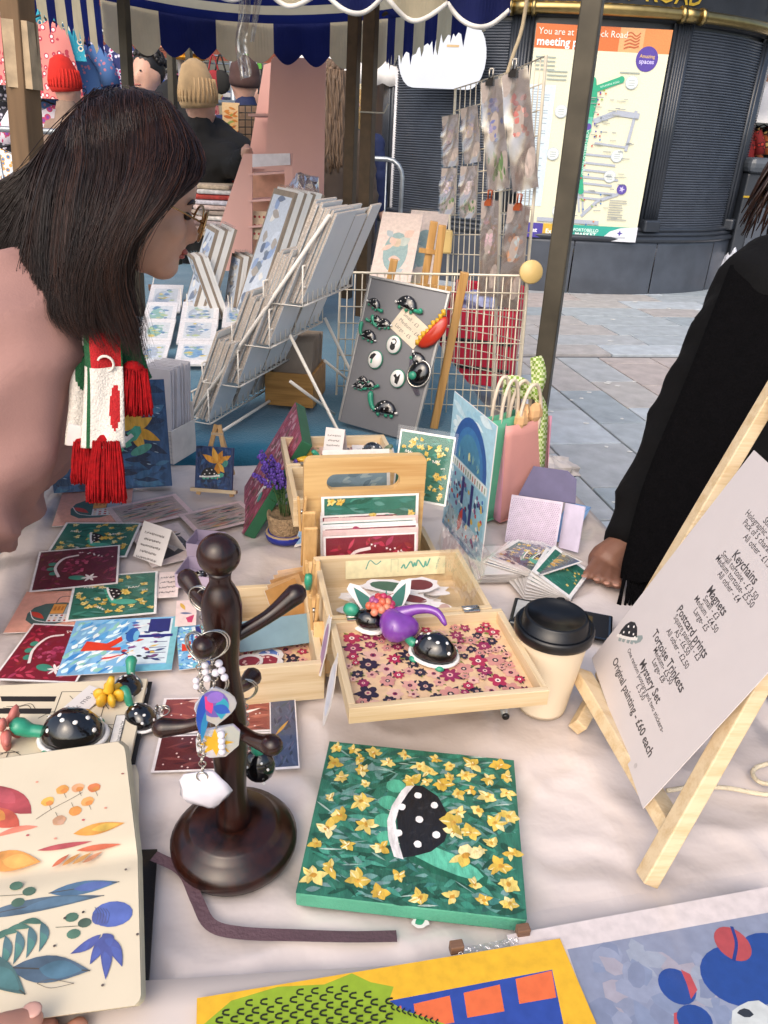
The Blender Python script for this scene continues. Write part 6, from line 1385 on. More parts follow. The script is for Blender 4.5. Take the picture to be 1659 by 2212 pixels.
for i in range(12):
    M = gx.matrix_basis @ Matrix.Translation((-.006+rnd.uniform(-.004, .004), -gd*.4+.0066*i, .004)) @ Matrix.Rotation(radians(84), 4, 'X') @ Matrix.Rotation(radians(rnd.uniform(-1, 1)), 4, 'Z') @ Matrix.Translation((0, .098, 0))
    card('sleeved_print', 'white sleeved print filed in the gridded box', 'print', M, .068, .196+.002*(i % 3), None, mat('white mount', '#d6d2d4', .4, var=.05), .0035, sleeve=.006, group='sleeved prints in the gridded box')
# wooden box of mounted prints under the rack
wx = thing('print_box', 'honey wooden box of dark mounted prints behind the rack legs', 'box', yaw(Z(640, 858, TZ), -6)); HON = wood('honey wood', '#b98848', '#9a6c34', .5, 6, 0)
for c_, s_ in (((0, -.08, .045), (.13, .008, .09)), ((0, .08, .045), (.13, .008, .09)), ((-.061, 0, .045), (.008, .152, .09)), ((.061, 0, .045), (.008, .152, .09))): MB().box(c_, s_).build('wall', HON, wx, bevel=.001)
MB().box((0, 0, .004), (.11, .15, .006)).build('floor', HON, wx)
for i in range(14):
    M = wx.matrix_basis @ Matrix.Translation((rnd.uniform(-.003, .003), -.068+.0095*i, .008)) @ Matrix.Rotation(radians(78), 4, 'X') @ Matrix.Translation((0, .08, 0))
    card('mounted_print', 'brown mounted print filed in the honey wooden box', 'print', M, .105, .16+.004*(i % 3), None, KRAFT, .005, group='prints filed in the honey box')
# ================================================================ PINK DISPLAY STANDS
PINK = mat('pink card stand', '#e0aca0', .6, var=.05, scale=4); PINK2 = mat('pink card shelf', '#e4b4aa', .6, var=.04)
ts = thing('display_stand', 'tall pink card display stand with sloping side', 'stand', Vector((-.55, 3.7, TZ)))
Yp = 4.0
poly = [Y(580, 138, Yp), Y(698, 126, Yp), Y(702, 250, Yp), Y(694, 590, Yp), Y(560, 590, Yp), Y(592, 160, Yp)]
poly = [Y(x, y, Yp) for x, y in ((586, 128), (593, 122), (700, 127), (704, 134), (696, 600), (552, 600), (574, 330))]
b = MB(); n = len(poly); b.add(poly+[p+Vector((0, .012, 0)) for p in poly], [tuple(range(n)), tuple(range(2*n-1, n-1, -1))]+[(i, n+i, n+(i+1) % n, (i+1) % n) for i in range(n)])
part(b, 'front_panel', PINK, ts)
pol2 = [Y(x, y, Yp+.35) for x, y in ((570, 140), (588, 134), (585, 560), (500, 560))]
b = MB(); b.add(pol2+[p+Vector((0, .012, 0)) for p in pol2], [(0, 1, 2, 3), (7, 6, 5, 4), (0, 4, 5, 1), (1, 5, 6, 2), (2, 6, 7, 3), (3, 7, 4, 0)]); part(b, 'rear_panel', PINK, ts)
for yy in (250, 360, 470): part(MB().bar(Y(548, yy, Yp+.18), Y(590, yy, Yp+.18), .3, .01, (0, 0, 1)), 'shelf', PINK2, ts)
ss = thing('display_stand', 'small pink card stand with narrow shelves and white top label', 'stand', Vector((-.6, 3.1, TZ))); Ys = 3.55
def panel(pts, dy, name, m, par, t=.01):
    P = [Y(x, y, dy) for x, y in pts]; n = len(P); b = MB(); b.add(P+[p+Vector((0, t, 0)) for p in P], [tuple(range(n)), tuple(range(2*n-1, n-1, -1))]+[(i, n+i, n+(i+1) % n, (i+1) % n) for i in range(n)]); return part(b, name, m, par)
panel(((526, 332), (545, 332), (545, 585), (440, 585), (470, 500)), Ys, 'side_panel', PINK, ss); panel(((614, 330), (631, 330), (640, 590), (618, 590)), Ys-.02, 'side_panel', PINK, ss)
panel(((545, 333), (626, 331), (627, 356), (545, 361)), Ys-.03, 'top_label', mat('white label', '#ddd4d8', .5), ss)
for y in (376, 432, 487): part(MB().bar(Y(542, y, Ys+.06), Y(624, y-5, Ys+.06), .14, .008, (0, 0, 1)), 'shelf', PINK2, ss)
panel(((545, 372), (618, 368), (618, 590), (545, 590)), Ys+.16, 'back_panel', mat('peach card', '#d8a488', .6), ss)
panel(((580, 468), (598, 462), (612, 470), (615, 520), (602, 526), (578, 522)), Ys-.06, 'paper_shape', mat('pale shape', '#c9b0aa', .6), ss, .004)
card('patterned_card', 'small card with red hearts on the pink shelf', 'card', frame(Y(560, 487, Ys+.03), Vector((1, 0, 0)), Vector((0, .3, 1))), .08, .12, lambda A, w, h: (A.rect(-w/2, -h/2, w/2, h/2, '#e0c9a8'), [A.blob(w*(-.25+.25*(i % 3)), h*(-.3+.3*(i//3)), w*.07, h*.05, '#b03a34', n=8) for i in range(9)]), dz=3e-5)
b = MB(); b.ell(Y(655, 470, 3.5), (.10, .08, .17), None, 14, 10, fn=lambda p: p*(1+.3*noise.noise(p*2.2)+.15*noise.noise(p*5)), smooth=False); o = b.build('plastic_bag', film('crinkled film', 1.6, .15, (.93, .92, .95), 1.0, 14)); tag(o, 'crumpled clear plastic bag beside the small pink stand', 'bag')
# pile of fabric goods and red crate at the back left of the stands
bl = thing('fabric_pile', 'pile of folded patterned fabrics behind the woman\'s forehead', 'fabric', Y(465, 470, 4.3))
cl = ('#c9b8a4', '#d8d0cc', '#b8a8a8', '#e0d8d0', '#a8988c', '#d0b8b0', '#c8c4cc', '#b0443c', '#d8d4d0', '#c4b098')
for i in range(10):
    p = Y(470+3*(i % 3), 500-11*i, 4.35); part(MB().box(p, (.30-.012*i, .26, .022), Matrix.Rotation(.06*((i % 3)-1), 3, 'Z')), 'folded_fabric', mat('fabric '+cl[i], cl[i], .9, var=.3, scale=45), bl, bevel=.008)
cr = thing('crate', 'red plastic crate with papers behind the fabric pile', 'crate', Y(482, 392, 4.6)); RED_ = mat('red plastic', '#b8301f', .45, var=.08); p = Y(484, 390, 4.6)
for dx, dy, sx, sy in ((0, -.12, .27, .008), (0, .12, .27, .008), (-.135, 0, .008, .23), (.135, 0, .008, .23)):
    part(MB().box(p+Vector((dx, dy, -.005)), (sx, sy, .03)), 'rim', RED_, cr); part(MB().box(p+Vector((dx, dy, -.1)), (sx, sy, .03)), 'rim', RED_, cr)
    for q in range(6): part(MB().box(p+Vector((dx+(sx*(q/5-.5)*.92 if sx > .1 else 0), dy+(sy*(q/5-.5)*.92 if sy > .1 else 0), -.052)), (.012 if sx > .1 else .006, .006 if sx > .1 else .012, .07)), 'slat', RED_, cr)
part(MB().box(p+Vector((0, 0, -.118)), (.26, .23, .006)), 'floor', RED_, cr)
for q in range(5): o = MB().box(p+Vector((-.05+.03*q, -.02+.02*q, .01)), (.14, .003, .1), Matrix.Rotation(.5, 3, 'Y')).build('paper_sheet', WHITE); tag(o, 'white paper sheet sticking out of the red crate', 'paper', 'papers in the red crate')
# table under those goods
cloth_table('stall_table', 'far trestle table carrying the red crate and fabrics', mat('grey cloth', '#8a8480', .9), ((-2.4, 5.3), (-.6, 5.2), (-.5, 4.5), (-2.3, 4.55)), TZ-.02, 'tablecloth', 20, 20, .004, 2.2)
# black mesh board with brown card, orange print
msh = thing('mesh_board', 'black wire mesh board over brown card', 'board', Y(543, 268, 4.9)); panel(((516, 228), (571, 228), (571, 312), (516, 304)), 4.92, 'card', mat('brown card', '#8a705a', .8), msh)
b = MB()
for i in range(5): b.tube([Y(516+13.7*i, 228, 4.9), Y(516+13.7*i, 306, 4.9)], .003, 5)
for i in range(6): b.tube([Y(516, 228+15.5*i, 4.9), Y(571, 228+15.5*i, 4.9)], .003, 5)
part(b, 'wire_mesh', mat('black wire', '#14110f', .5), msh)
card('art_print', 'orange autumn print beside the black mesh board', 'print', frame(Y(500, 270, 4.95), Vector((1, .1, 0)), Vector((0, 0, 1))), .1, .23, lambda A, w, h: (A.rect(-w/2, -h/2, w/2, h/2, '#d9b88a'), A.strokes(-w/2, -h/2, w/2, h/2, 50, w*.5, h*.06, ('#c47a30', '#e0b070', '#b8642c', '#d8c8a0', '#8a9a50'), .2, .5)), dz=4e-5)
# ================================================================ MAGNET BOARD ON A TALL EASEL
GREYB = mat('grey steel board', '#77777a', .42, .3, var=.05, scale=8)
Mb_, w, h = lean((724, 915), (898, 950), TZ, (802, 604), 17)
Mb_ = Mb_ @ Matrix.Translation((.014, 0, 0)) @ Matrix.Rotation(radians(-4), 4, 'Z'); w = .205
mgb = thing('magnet_board', 'grey magnetic board propped on a tall wooden easel', 'board', Mb_); MB().box((0, 0, -.004), (w, h, .006)).build('panel', GREYB, mgb)
FRM = mat('aluminium edge', '#b4b2ae', .35, .8)
for c_, s_ in (((0, h/2, 0), (w+.008, .006, .012)), ((-w/2, 0, 0), (.006, h-.006, .012)), ((w/2, 0, 0), (.006, h-.006, .012))): MB().box((c_[0], c_[1], -.003), s_).build('edge_strip', FRM, mgb, bevel=.001)
Mbi = Mb_.inverted(); bn = Mb_.to_3x3() @ Vector((0, 0, 1))
def onb(x, y):
    d = ray(x, y); o = Vector((0, 0, CAMZ)); t = (Mb_.translation-o).dot(bn)/d.dot(bn); return Mbi @ (o+d*t)
def bm(x, y, rot, z=0): q = onb(x, y); return Mb_ @ Matrix.Translation((q.x, q.y, z)) @ Matrix.Rotation(radians(rot), 4, 'Z')
for x, y, L, rot, fl, hu, lab in ((807, 655, .034, -25, 1, 0, 'small tortoise magnet at the upper corner of the grey board'), (878, 658, .050, -12, 1, 0, 'large tortoise magnet at the top of the grey board'), (812, 690, .03, 5, -1, 0, 'left tortoise of the touching magnet pair'), (830, 700, .036, 15, -1, 1, 'tortoise magnet with raised head in the touching pair'), (796, 725, .038, -10, -1, 1, 'tortoise magnet with raised head below the touching pair'), (897, 780, .052, -65, 1, 0, 'big tilted tortoise magnet above the black shell charm'), (775, 832, .028, 0, 1, 0, 'baby tortoise magnet at the left of the stacked trio'), (784, 818, .024, 0, 1, 0, 'baby tortoise magnet on top of the stacked trio'), (798, 830, .032, 10, 1, 0, 'baby tortoise magnet at the right of the stacked trio'), (832, 885, .055, 5, -1, 1, 'large tortoise magnet with long raised neck at the bottom of the board')):
    magnet(bm(x, y+6, rot), L*1.55, lab, flip=fl, headup=hu)
def badge(x, y, lab, art):
    o = MB().lathe([(0, 0), (.0145, 0), (.016, .003), (.0145, .0065), (0, .0075)], 22).build('round_magnet', WHT, None, bm(x, y, 0, .001)); tag(o, lab, 'magnet')
    o.scale = (1.15, 1.35, 1.2); A = Art(1e-5); art(A); A.build(o, .0075)['kind'] = 'stuff'; MB().lathe([(0.0142, -.0005), (.0168, -.0005), (.0168, .003), (.0155, .004)], 22, cap=False).build('green_rim', GRNC, o)
badge(852, 745, 'round white magnet with a black cat and curled tail', lambda A: (A.blob(0, -.004, .006, .006, '#101012'), A.curve([(.003, .0), (.006, .006), (.001, .010), (-.004, .008)], .0022, '#101012'), A.rect(-.005, .0, -.002, .004, '#101012')))
badge(812, 777, 'round white magnet with a spotted corner and green stripe', lambda A: (A.poly([(-.012, .0), (-.010, .007), (-.004, .011), (.002, .010), (-.004, .0)], '#101012'), A.rect(-.008, -.008, -.004, 0, '#2f8f70')))
badge(860, 818, 'round white magnet with a black fox head', lambda A: A.poly([(-.009, .004), (-.004, .008), (0, .003), (.006, .010), (.006, .0), (.004, -.010), (-.003, -.008), (-.004, 0)], '#101012'))
bs_ = thing('shell_magnet', 'black shell magnet with silver edge and green tortoise', 'magnet', bm(907, 808, -20) @ Matrix.Scale(1.3, 4)); MB().ell((0, 0, .006), (.02, .024, .008), None, 16, 8).build('shell', BLKG, bs_); MB().tube([(.021*cos(a), .025*sin(a), .006) for a in [2*pi*i/20 for i in range(20)]], .002, 6, closed=True).build('silver_edge', STEEL, bs_); MB().ell((-.006, -.008, .014), (.008, .008, .005), None, 10, 7).build('tortoise', GRNC, bs_)
MB().prism([(-.03, .01), (-.026, .016), (.004, -.016), (.022, -.03), (.016, -.036), (-.01, -.022)], .002, .004).build('holographic_strip', mat('holographic', '#b0b4c4', .15, .9, var=.3, scale=60), bs_)
fr_ = thing('fries_magnet', 'red and yellow clay magnet shaped like a boat of chips', 'magnet', bm(935, 716, 58) @ Matrix.Scale(1.35, 4)); MB().ell((0, 0, .006), (.036, .021, .009), None, 16, 8, fn=lambda p: Vector((p.x, p.y if p.y < 0 else p.y*.2, p.z))).build('red_tray', mat('red glaze', '#b83018', .3, coat=.3), fr_)
for i in range(9): MB().tube([(-.034+.0085*i, .002, .008), (-.034+.0085*i+.006, .006+.002*(i % 3), .011)], .0042, 6).build('chip', MATS['yellow clay'], fr_)
Mt = bm(884, 708, -28, .0005); card('price_tag', 'cream handwritten magnet price tag on the grey board', 'tag', Mt, .085, .062, lambda A, w, h: [A.text(t, -w*.38, h*(.2-.26*i), h*.2, '#6a625a', align='LEFT') for i, t in enumerate(('Small - £3', 'Medium - £4', 'Large - £5'))], mat('cream tag', '#d9cbb4', .7))
EAS = wood('easel wood', '#c89a5c', '#a87c40', .5, 6, 2)
te = thing('display_easel', 'tall honey-coloured wooden easel behind the grey magnet board', 'easel', Vector((Mb_.translation.x, Mb_.translation.y+.05, TZ)))
def eb(p, q, k=.024, yo=2.12): return part(MB().bar(Y(*p, yo), Y(*q, yo), k, k, (0, 1, 0)), 'leg', EAS, te, bevel=.002)
bb = onb(800, 604); 
eb((1004, 588), (925, 985), .020, 1.88); eb((852, 560), (775, 930), .021, 2.16); eb((938, 478), (858, 960), .021, 2.22); eb((956, 486), (893, 960), .021, 2.17)
for p, q, yo in (((838, 612), (975, 624), 2.13), ((905, 540), (948, 546), 2.21)): part(MB().bar(Y(*p, yo), Y(*q, yo), .012, .012), 'crosspiece', EAS, te)
# ================================================================ CREAM WIRE GRID PANELS WITH HANGING PRINTS
def grid_panel(label, tl, tr, br, bl, nx, ny, d, r=.0016, dr=None):
    P = [Y(*p, dd) for p, dd in zip((tl, tr, br, bl), d)]; T = thing('wire_grid_panel', label, 'rack', Vector((P[3].x, P[3].y, max(0, P[3].z-.02))))
    f = lambda u, v: P[3].lerp(P[2], u).lerp(P[0].lerp(P[1], u), v); b = MB()
    for i in range(1, nx): b.tube([f(i/nx, 0), f(i/nx, 1)], r, 5)
    for j in range(1, ny): b.tube([f(0, j/ny)+Vector((0, -.002, 0)), f(1, j/ny)+Vector((0, -.002, 0))], r, 5)
    part(b, 'mesh', CWIRE, T); part(MB().tube([f(0, 0), f(1, 0), f(1, 1), f(0, 1)], .0042, 8, closed=True, smooth=False), 'frame', CWIRE, T); return T, f
g1, f1_ = grid_panel('cream wire grid panel with clear sleeved prints, farther half', (984, 192), (1092, 158), (1062, 880), (955, 850), 9, 16, (2.55, 2.28, 2.28, 2.55))
g2, f2_ = grid_panel('cream wire grid panel with clear sleeved prints, nearer half', (1094, 158), (1180, 120), (1112, 905), (1064, 880), 8, 16, (2.27, 2.05, 2.05, 2.27))
g3, f3_ = grid_panel('low cream wire grid panel behind the magnet board', (736, 588), (1142, 596), (1108, 1005), (722, 990), 24, 12, (2.1, 1.95, 1.95, 2.1))
o = MB().lathe([(0, 0), (.026, 0), (.028, .003), (.028, .012), (.026, .015), (0, .015)], 30).build('round_stopper', mat('cream plastic', '#d6b878', .4, var=.04), None, frame(Y(1146, 588, 1.93), Vector((1, 0, 0)), Vector((0, .2, 1)))); tag(o, 'cream round plastic disc on the corner of the wire grid', 'disc')
for x, y, d, lab in ((966, 522, 2.5, 'cream clip joint on the far edge of the grid panel'),):
    o = MB().box(Y(x, y, d), (.03, .03, .07)).build('clip_joint', mat('cream plastic', '#d6b878', .4), bevel=.006); tag(o, lab, 'clip')
def art_flower(cols, stem):
    def f(A, w, h):
        A.rect(-w/2, -h/2, w/2, h/2, '#a89a92'); A.strokes(-w*.4, -h*.46, w*.4, -h*.1, 16, h*.14, w*.12, ('#5f7a4c', '#4a6a3c', '#7a8a5c') if stem else ('#b8a89e', '#a8948a', '#c0aea4'), 1.5, .3)
        A.strokes(-w*.36, -h*.05, w*.36, h*.36, 30, h*.07, w*.16, cols, .6, 1.2)
    return f
HANG = [((962, 252), (996, 246), (984, 356), (952, 362), 2.48, ('#9a8a94', '#b09a9c', '#8f7f86'), 0, 'mauve sleeved print, upper outer corner of the grid'), ((1004, 235), (1040, 225), (1030, 352), (996, 352), 2.42, ('#a89aa8', '#c0a890', '#8f8a9c'), 0, 'buff sleeved print pegged beside the mauve print'), ((958, 364), (990, 364), (978, 462), (946, 460), 2.46, ('#8a86a4', '#c8b8c4', '#d0c4c8'), 1, 'lilac garden sleeved print below the mauve print'), ((1000, 360), (1036, 358), (1024, 476), (988, 464), 2.4, ('#d0c0c0', '#c4b4b8', '#b8a8a8'), 1, 'pale blossom sleeved print below the buff print'), ((1056, 178), (1104, 165), (1082, 412), (1040, 408), 2.22, ('#7a7aa0', '#9a90b0', '#6a70a4'), 1, 'long sleeved hyacinth print clipped at the top of the grid'), ((1108, 160), (1166, 142), (1140, 412), (1085, 410), 2.08, ('#c07068', '#d09a90', '#a8786c'), 0, 'long sleeved red poppy print clipped at the top of the grid'), ((1044, 434), (1082, 434), (1072, 640), (1030, 640), 2.2, ('#c9a8b0', '#b8a0a4', '#d0b4b8'), 0, 'long sleeved pink print on an orange clip'), ((1092, 440), (1140, 446), (1124, 668), (1080, 664), 2.06, ('#a8b4b8', '#c09070', '#b8a49a'), 0, 'long sleeved rust and grey print on an orange clip')]
CLIPB = mat('black clip', '#1c1614', .35, .3); CLIPO = mat('copper clip', '#a8522c', .35, .5)
for i, (tl, tr, br, bl, d, cols, stem, lab) in enumerate(HANG):
    a, b_, c, e = [Y(*p, d-.012) for p in (tl, tr, br, bl)]; b_ = Y(*tr, d-.05); u = b_-a; v = ((a-e)+(Y(*tr, d-.05)-Y(*br, d-.05)))/2; M = frame((a+b_+Y(*br, d-.05)+e)/4, u, v)
    k = card('sleeved_print', lab, 'print', M, u.length, v.length, art_flower(cols, stem), mat('buff mount', '#b4a69c', .6), .0012, dz=1e-5)
    ww, hh = u.length, v.length
    MB().grid(8, 14, lambda s, t: ((s-.5)*ww*1.06, (t-.5)*hh*1.03, .004+.003*sin(5*s+4*t)+.0025*sin(13*t-6*s))).build('sleeve', film('hanging sleeve', 1.1, .16, (.95, .93, .92), .7, 10), k)
    if i >= 4:
        q = M @ Vector((0, v.length/2, .004)); T = thing('bulldog_clip', ('black bulldog clip on the hyacinth print', 'black bulldog clip on the poppy print', 'orange bulldog clip on the pink print', 'orange bulldog clip on the rust print')[i-4], 'clip', Matrix.Translation(q)); m_ = CLIPB if i < 6 else CLIPO
        MB().prism([(-.013, -.012), (.013, -.012), (.013, -.004), (.006, .006), (-.006, .006), (-.013, -.004)], -.004, .004).build('jaw', m_, T, Matrix.Rotation(pi/2, 4, 'X'))
        for s in (-1, 1): MB().tube([(-.004, s*.004, .004), (-.005, s*.012, .026), (.005, s*.012, .026), (.004, s*.004, .004)], .0014, 6).build('lever', STEEL if i < 6 else CLIPO, T)
# sleeved prints leaning behind the easel
for i, (bl, br, top, lab) in enumerate((((760, 790), (850, 800), (852, 460), 'large sleeved botanical print leaning behind the easel'), ((820, 770), (905, 780), (900, 455), 'large sleeved pale print leaning beside the botanical print'), ((770, 830), (862, 842), (800, 640), 'sleeved pink print lying against the wire grid'))):
    M, w, h = lean(bl, br, TZ+.01, top, 38)
    card('sleeved_print', lab, 'print', M, w, h, lambda A, w, h: (A.rect(-w/2, -h/2, w/2, h/2, '#d8c6bc'), A.blob(0, h*.24, w*.3, h*.13, '#8fa8a8', n=16), A.blob(0, -h*.1, w*.3, h*.12, ('#8aa8a4', '#c4c4a0', '#c8a8a0')[i], n=16), A.strokes(-w*.4, -h*.45, w*.4, h*.4, 24, w*.3, h*.05, ('#b8c0b8', '#d8b8a8', '#a8b4b8', '#c9b49c'), .4, .5)), LIGHTP, .003, sleeve=.01, dz=1e-5)
# ---- red trolley on the ground beyond
tr = thing('shopping_trolley', 'red folding fabric trolley on wheels beyond the wire grid', 'trolley', Vector((Y(1035, 800, 4.4).x, 4.4, 0))); REDF = mat('red fabric', '#c01c38', .8, var=.15, scale=8, bump=.2, bscale=20)
cx = Y(1035, 760, 4.4)
R = Matrix.Rotation(-.25, 3, 'Z')
def tb_(dx, dy, dz, sx, sy, sz, nm, m): return part(MB().box(Vector((cx.x, 4.4, 0))+R @ Vector((dx, dy, dz)), (sx, sy, sz), R), nm, m, tr, bevel=.012)
tb_(0, -.16, .36, .40, .02, .42, 'front_side', REDF); tb_(0, .16, .42, .40, .02, .50, 'back_side', REDF); tb_(-.2, 0, .38, .02, .30, .44, 'side', REDF); tb_(.2, 0, .38, .02, .30, .44, 'side', REDF); tb_(0, 0, .17, .38, .3, .02, 'base', REDF)
tb_(0, -.175, .40, .41, .012, .02, 'strap', LID); tb_(0, -.175, .25, .41, .012, .02, 'strap', LID)
for s in (-.19, .19):
    part(MB().tube([Vector((cx.x, 4.4, 0))+R @ Vector((s, .18, .1)), Vector((cx.x, 4.4, 0))+R @ Vector((s, .2, .72))], .01, 8), 'handle_post', LID, tr)
    c_ = Vector((cx.x, 4.4, 0))+R @ Vector((s, .12, .085)); part(MB().tube([c_-R @ Vector((.015, 0, 0)), c_+R @ Vector((.015, 0, 0))], .085, 24), 'wheel', LID, tr)
    c_ = Vector((cx.x, 4.4, 0))+R @ Vector((s, -.14, .06)); part(MB().tube([c_-R @ Vector((.012, 0, 0)), c_+R @ Vector((.012, 0, 0))], .06, 20), 'wheel', LID, tr)
b = MB(); b.ell(Vector((cx.x-.02, 4.38, .58)), (.13, .1, .07), None, 12, 8, fn=lambda p: p*(1+.3*noise.noise(p*2.5)), smooth=False); o = b.build('crumpled_wrapper', mat('blue white wrapper', '#b8bcd8', .3, col2='#2c3a90', scale=9)); tag(o, 'crumpled blue and white wrapper in the red trolley', 'wrapper')
wb_ = MB().tube([Y(1126, 890, 4.0), Y(1142, 892, 4.02)], .085, 24); o = wb_.build('paint_tub', mat('white tub', '#c8c8d0', .4)); tag(o, 'white round tub on its side behind the gift bag', 'tub')
MB().tube([Y(1122, 888, 4.03), Y(1127, 888, 4.02)], .1, 24).build('rim', LID, o)
pb_ = MB().ell(Y(1190, 1012, 1.62), (.06, .04, .03), None, 16, 9, fn=lambda p: p*(1+.35*noise.noise(p*2.3)+.2*noise.noise(p*6)), smooth=False).build('plastic_bag', mat('white plastic bag', '#c8c2c0', .35, trans=.1)); tag(pb_, 'scrunched white plastic bag at the foot of the dark pole', 'bag')
# ================================================================ FARTHER STALLS, BARRIERS, HOUSES
GALV = mat('galvanised steel', '#9aa0a4', .4, .7, var=.15, scale=20)
def barrier(label, a, c, h=1.05, curl=True):
    a = Vector((a[0], a[1], 0)); c = Vector((c[0], c[1], 0)); d = (c-a).normalized(); T = thing('crowd_barrier', label, 'barrier', a); r = .12
    up = Vector((0, 0, 1)); P = [a+up*.15]
    P += [a+up*(h-r)]+[a+d*(r-r*cos(t))+up*(h-r+r*sin(t)) for t in (.4, .8, 1.2)]+[a+d*r+up*h, c-d*r+up*h]+[c-d*(r-r*sin(t))+up*(h-r+r*cos(t)) for t in (.4, .8, 1.2)]+[c+up*(h-r), c+up*.15]
    part(MB().tube(P, .018, 8), 'top_frame', GALV, T); part(MB().tube([a+up*.17, c+up*.17], .016, 8), 'bottom_rail', GALV, T)
    n = int((c-a).length/.12)
    for i in range(1, n): p = a.lerp(c, i/n); part(MB().tube([p+up*.17, p+up*(h-.01)], .007, 6), 'bar', GALV, T)
    for p in (a+d*.2, c-d*.2):
        s = Vector((-d.y, d.x, 0))*.25; part(MB().tube([p+s+up*.015, p+up*.17, p-s+up*.015], .016, 8), 'foot', GALV, T)
e = Y(868, 400, 6.3); barrier('grey steel crowd barrier beside the ribbed kiosk', (e.x-2.2, 6.75), (e.x, 6.3), 1.25)
e = Y(150, 280, 5.1); barrier('grey steel crowd barrier in front of the dress stall', (e.x-2.0, 4.75), (e.x+.4, 5.25), 1.33)
def cloth_mat(name, base, cols, scale, kind='voronoi'):
    if name in MATS: return MATS[name]
    m = mat(name, base, .85, var=.1, scale=6); n = m.node_tree.nodes; L = m.node_tree.links
    tc = n.new('ShaderNodeTexCoord'); vo = n.new('ShaderNodeTexVoronoi'); vo.inputs['Scale'].default_value = scale*1.9; L.new(tc.outputs['Object'], vo.inputs['Vector'])
    rp = n.new('ShaderNodeValToRGB'); rp.color_ramp.interpolation = 'CONSTANT'; e = rp.color_ramp.elements; e[0].position = 0; e[0].color = (*C(cols[0]), 1); e[1].position = .26; e[1].color = (*C(cols[1]), 1)
    q = e.new(.42); q.color = (*C(base), 1); L.new(vo.outputs['Distance'], rp.inputs[0]); L.new(rp.outputs[0], n['Principled BSDF'].inputs['Base Color'])
    return m
def dress(label, x, y, Yd, w, h, m, sleeve=True, name='dress'):
    """hangs from the point (x, y) at distance Yd"""
    c = Y(x, y, Yd); T = thing(name, label, 'dress' if name == 'dress' else 'garment', Matrix.Translation(c)); f = .06
    def shape(v): return w*(.34+.16*v) if v > .16 else w*(.16+.34*v/.16*.55)
    for s in (-1, 1):
        MB().grid(10, 12, lambda u, v: Vector(((u-.5)*2*shape(v), s*(.03+.03*v)*sin(pi*u)+.02*sin(12*u+4*v)*v, -.05-h*v-(.05*(1-abs(2*u-1)) if v == 0 else 0)))).build('front' if s < 0 else 'back', m, T)
    if sleeve:
        for s in (-1, 1): MB().tube([(s*w*.3, 0, -.1), (s*w*.44, -.01, -.22), (s*w*.48, -.01, -.34)], [w*.1, w*.11, w*.12], 9).build('sleeve', m, T)
    hg = MB(); hg.tube([(-w*.3, 0, -.09), (0, 0, -.035), (w*.3, 0, -.09)], .008, 6); hg.tube(spl([(0, 0, -.035), (0, 0, .01), (.02, 0, .03), (.01, 0, .05), (-.01, 0, .045)], 10), .003, 5); hg.build('hanger', LID, T)
    return T
V1 = cloth_mat('blue flamingo cotton', '#4f74a8', ('#c07a8c', '#4f74a8'), 14); V2 = cloth_mat('white purple spots', '#dcd4dc', ('#8a4a9c', '#c04a70'), 9); V3 = cloth_mat('cream print', '#d6c49c', ('#6a4a94', '#c08a50'), 7)
V4 = cloth_mat('green floral', '#7fae7c', ('#e0e4d0', '#5a8a5c'), 16); V5 = cloth_mat('black white tile', '#24242c', ('#d8d4dc', '#9a98a8'), 18); V6 = cloth_mat('navy floral', '#2c3468', ('#c03a70', '#d8d4e4'), 13); V7 = cloth_mat('coral print', '#d6847c', ('#e6d4d4', '#b03a4c'), 12); V8 = cloth_mat('white blue floral', '#d8dce0', ('#4a78b0', '#d0a05a'), 14); V9 = cloth_mat('grey lace', '#8a8690', ('#c8c4c8', '#6a6670'), 22); VA = cloth_mat('teal floral', '#2f9ab0', ('#1c6a8c', '#e0d8c0'), 11)
st1 = thing('clothes_stall', 'steel rail frame of the dress stall', 'rail', Vector((-4, 6.6, 0)))
for y_ in (205, 60): part(MB().tube([Y(-60, y_, 6.6), Y(520, y_+18, 6.6)], .02, 8), 'rail', GALV, st1)
for x_ in (-40, 235, 500): p = Y(x_, 60, 6.62); part(MB().tube([Vector((p.x, 6.62, 0)), Vector((p.x, 6.62, 2.6))], .025, 8), 'upright', GALV, st1)
dress('blue dress with pink flamingo print on the upper rail', 142, 66, 6.5, .62, .62, V1); dress('navy floral dress on the upper rail', 215, 70, 6.55, .6, .6, V6); dress('grey lace dress on the upper rail', 80, 66, 6.55, .5, .55, V9); dress('black and white tile print dress on the upper rail', 5, 62, 6.5, .6, 1.2, V5)
dress('teal floral dress on the upper rail beside the post', 108, -10, 6.3, .42, .34, VA, False); dress('coral floral beach dress on the upper rail', 84, 20, 6.25, .5, .5, V7, False); dress('coral floral wrap on the end of the upper rail', -8, -10, 6.3, .5, .5, V7, False)
dress('white dress with purple spots on the lower rail', 92, 205, 6.35, .62, 1.1, V2); dress('cream dress with purple print on the lower rail', 182, 208, 6.4, .62, 1.1, V3); dress('green floral dress on the lower rail', 252, 212, 6.45, .6, 1.1, V4); dress('black and white dress on the lower rail', 4, 205, 6.4, .55, 1.1, V5); dress('orange patterned dress at the end of the lower rail', 350, 214, 6.5, .5, 1.0, cloth_mat('orange print', '#d8a04a', ('#e8dcc0', '#5a8a9c'), 9)); dress('pale blue floral dress low beside the barrier', 24, 300, 5.9, .7, .7, V8, False)
dress('white lace dress beyond the blue jacket', 352, 216, 6.9, .5, .9, mat('white lace', '#d8d4d0', .9))
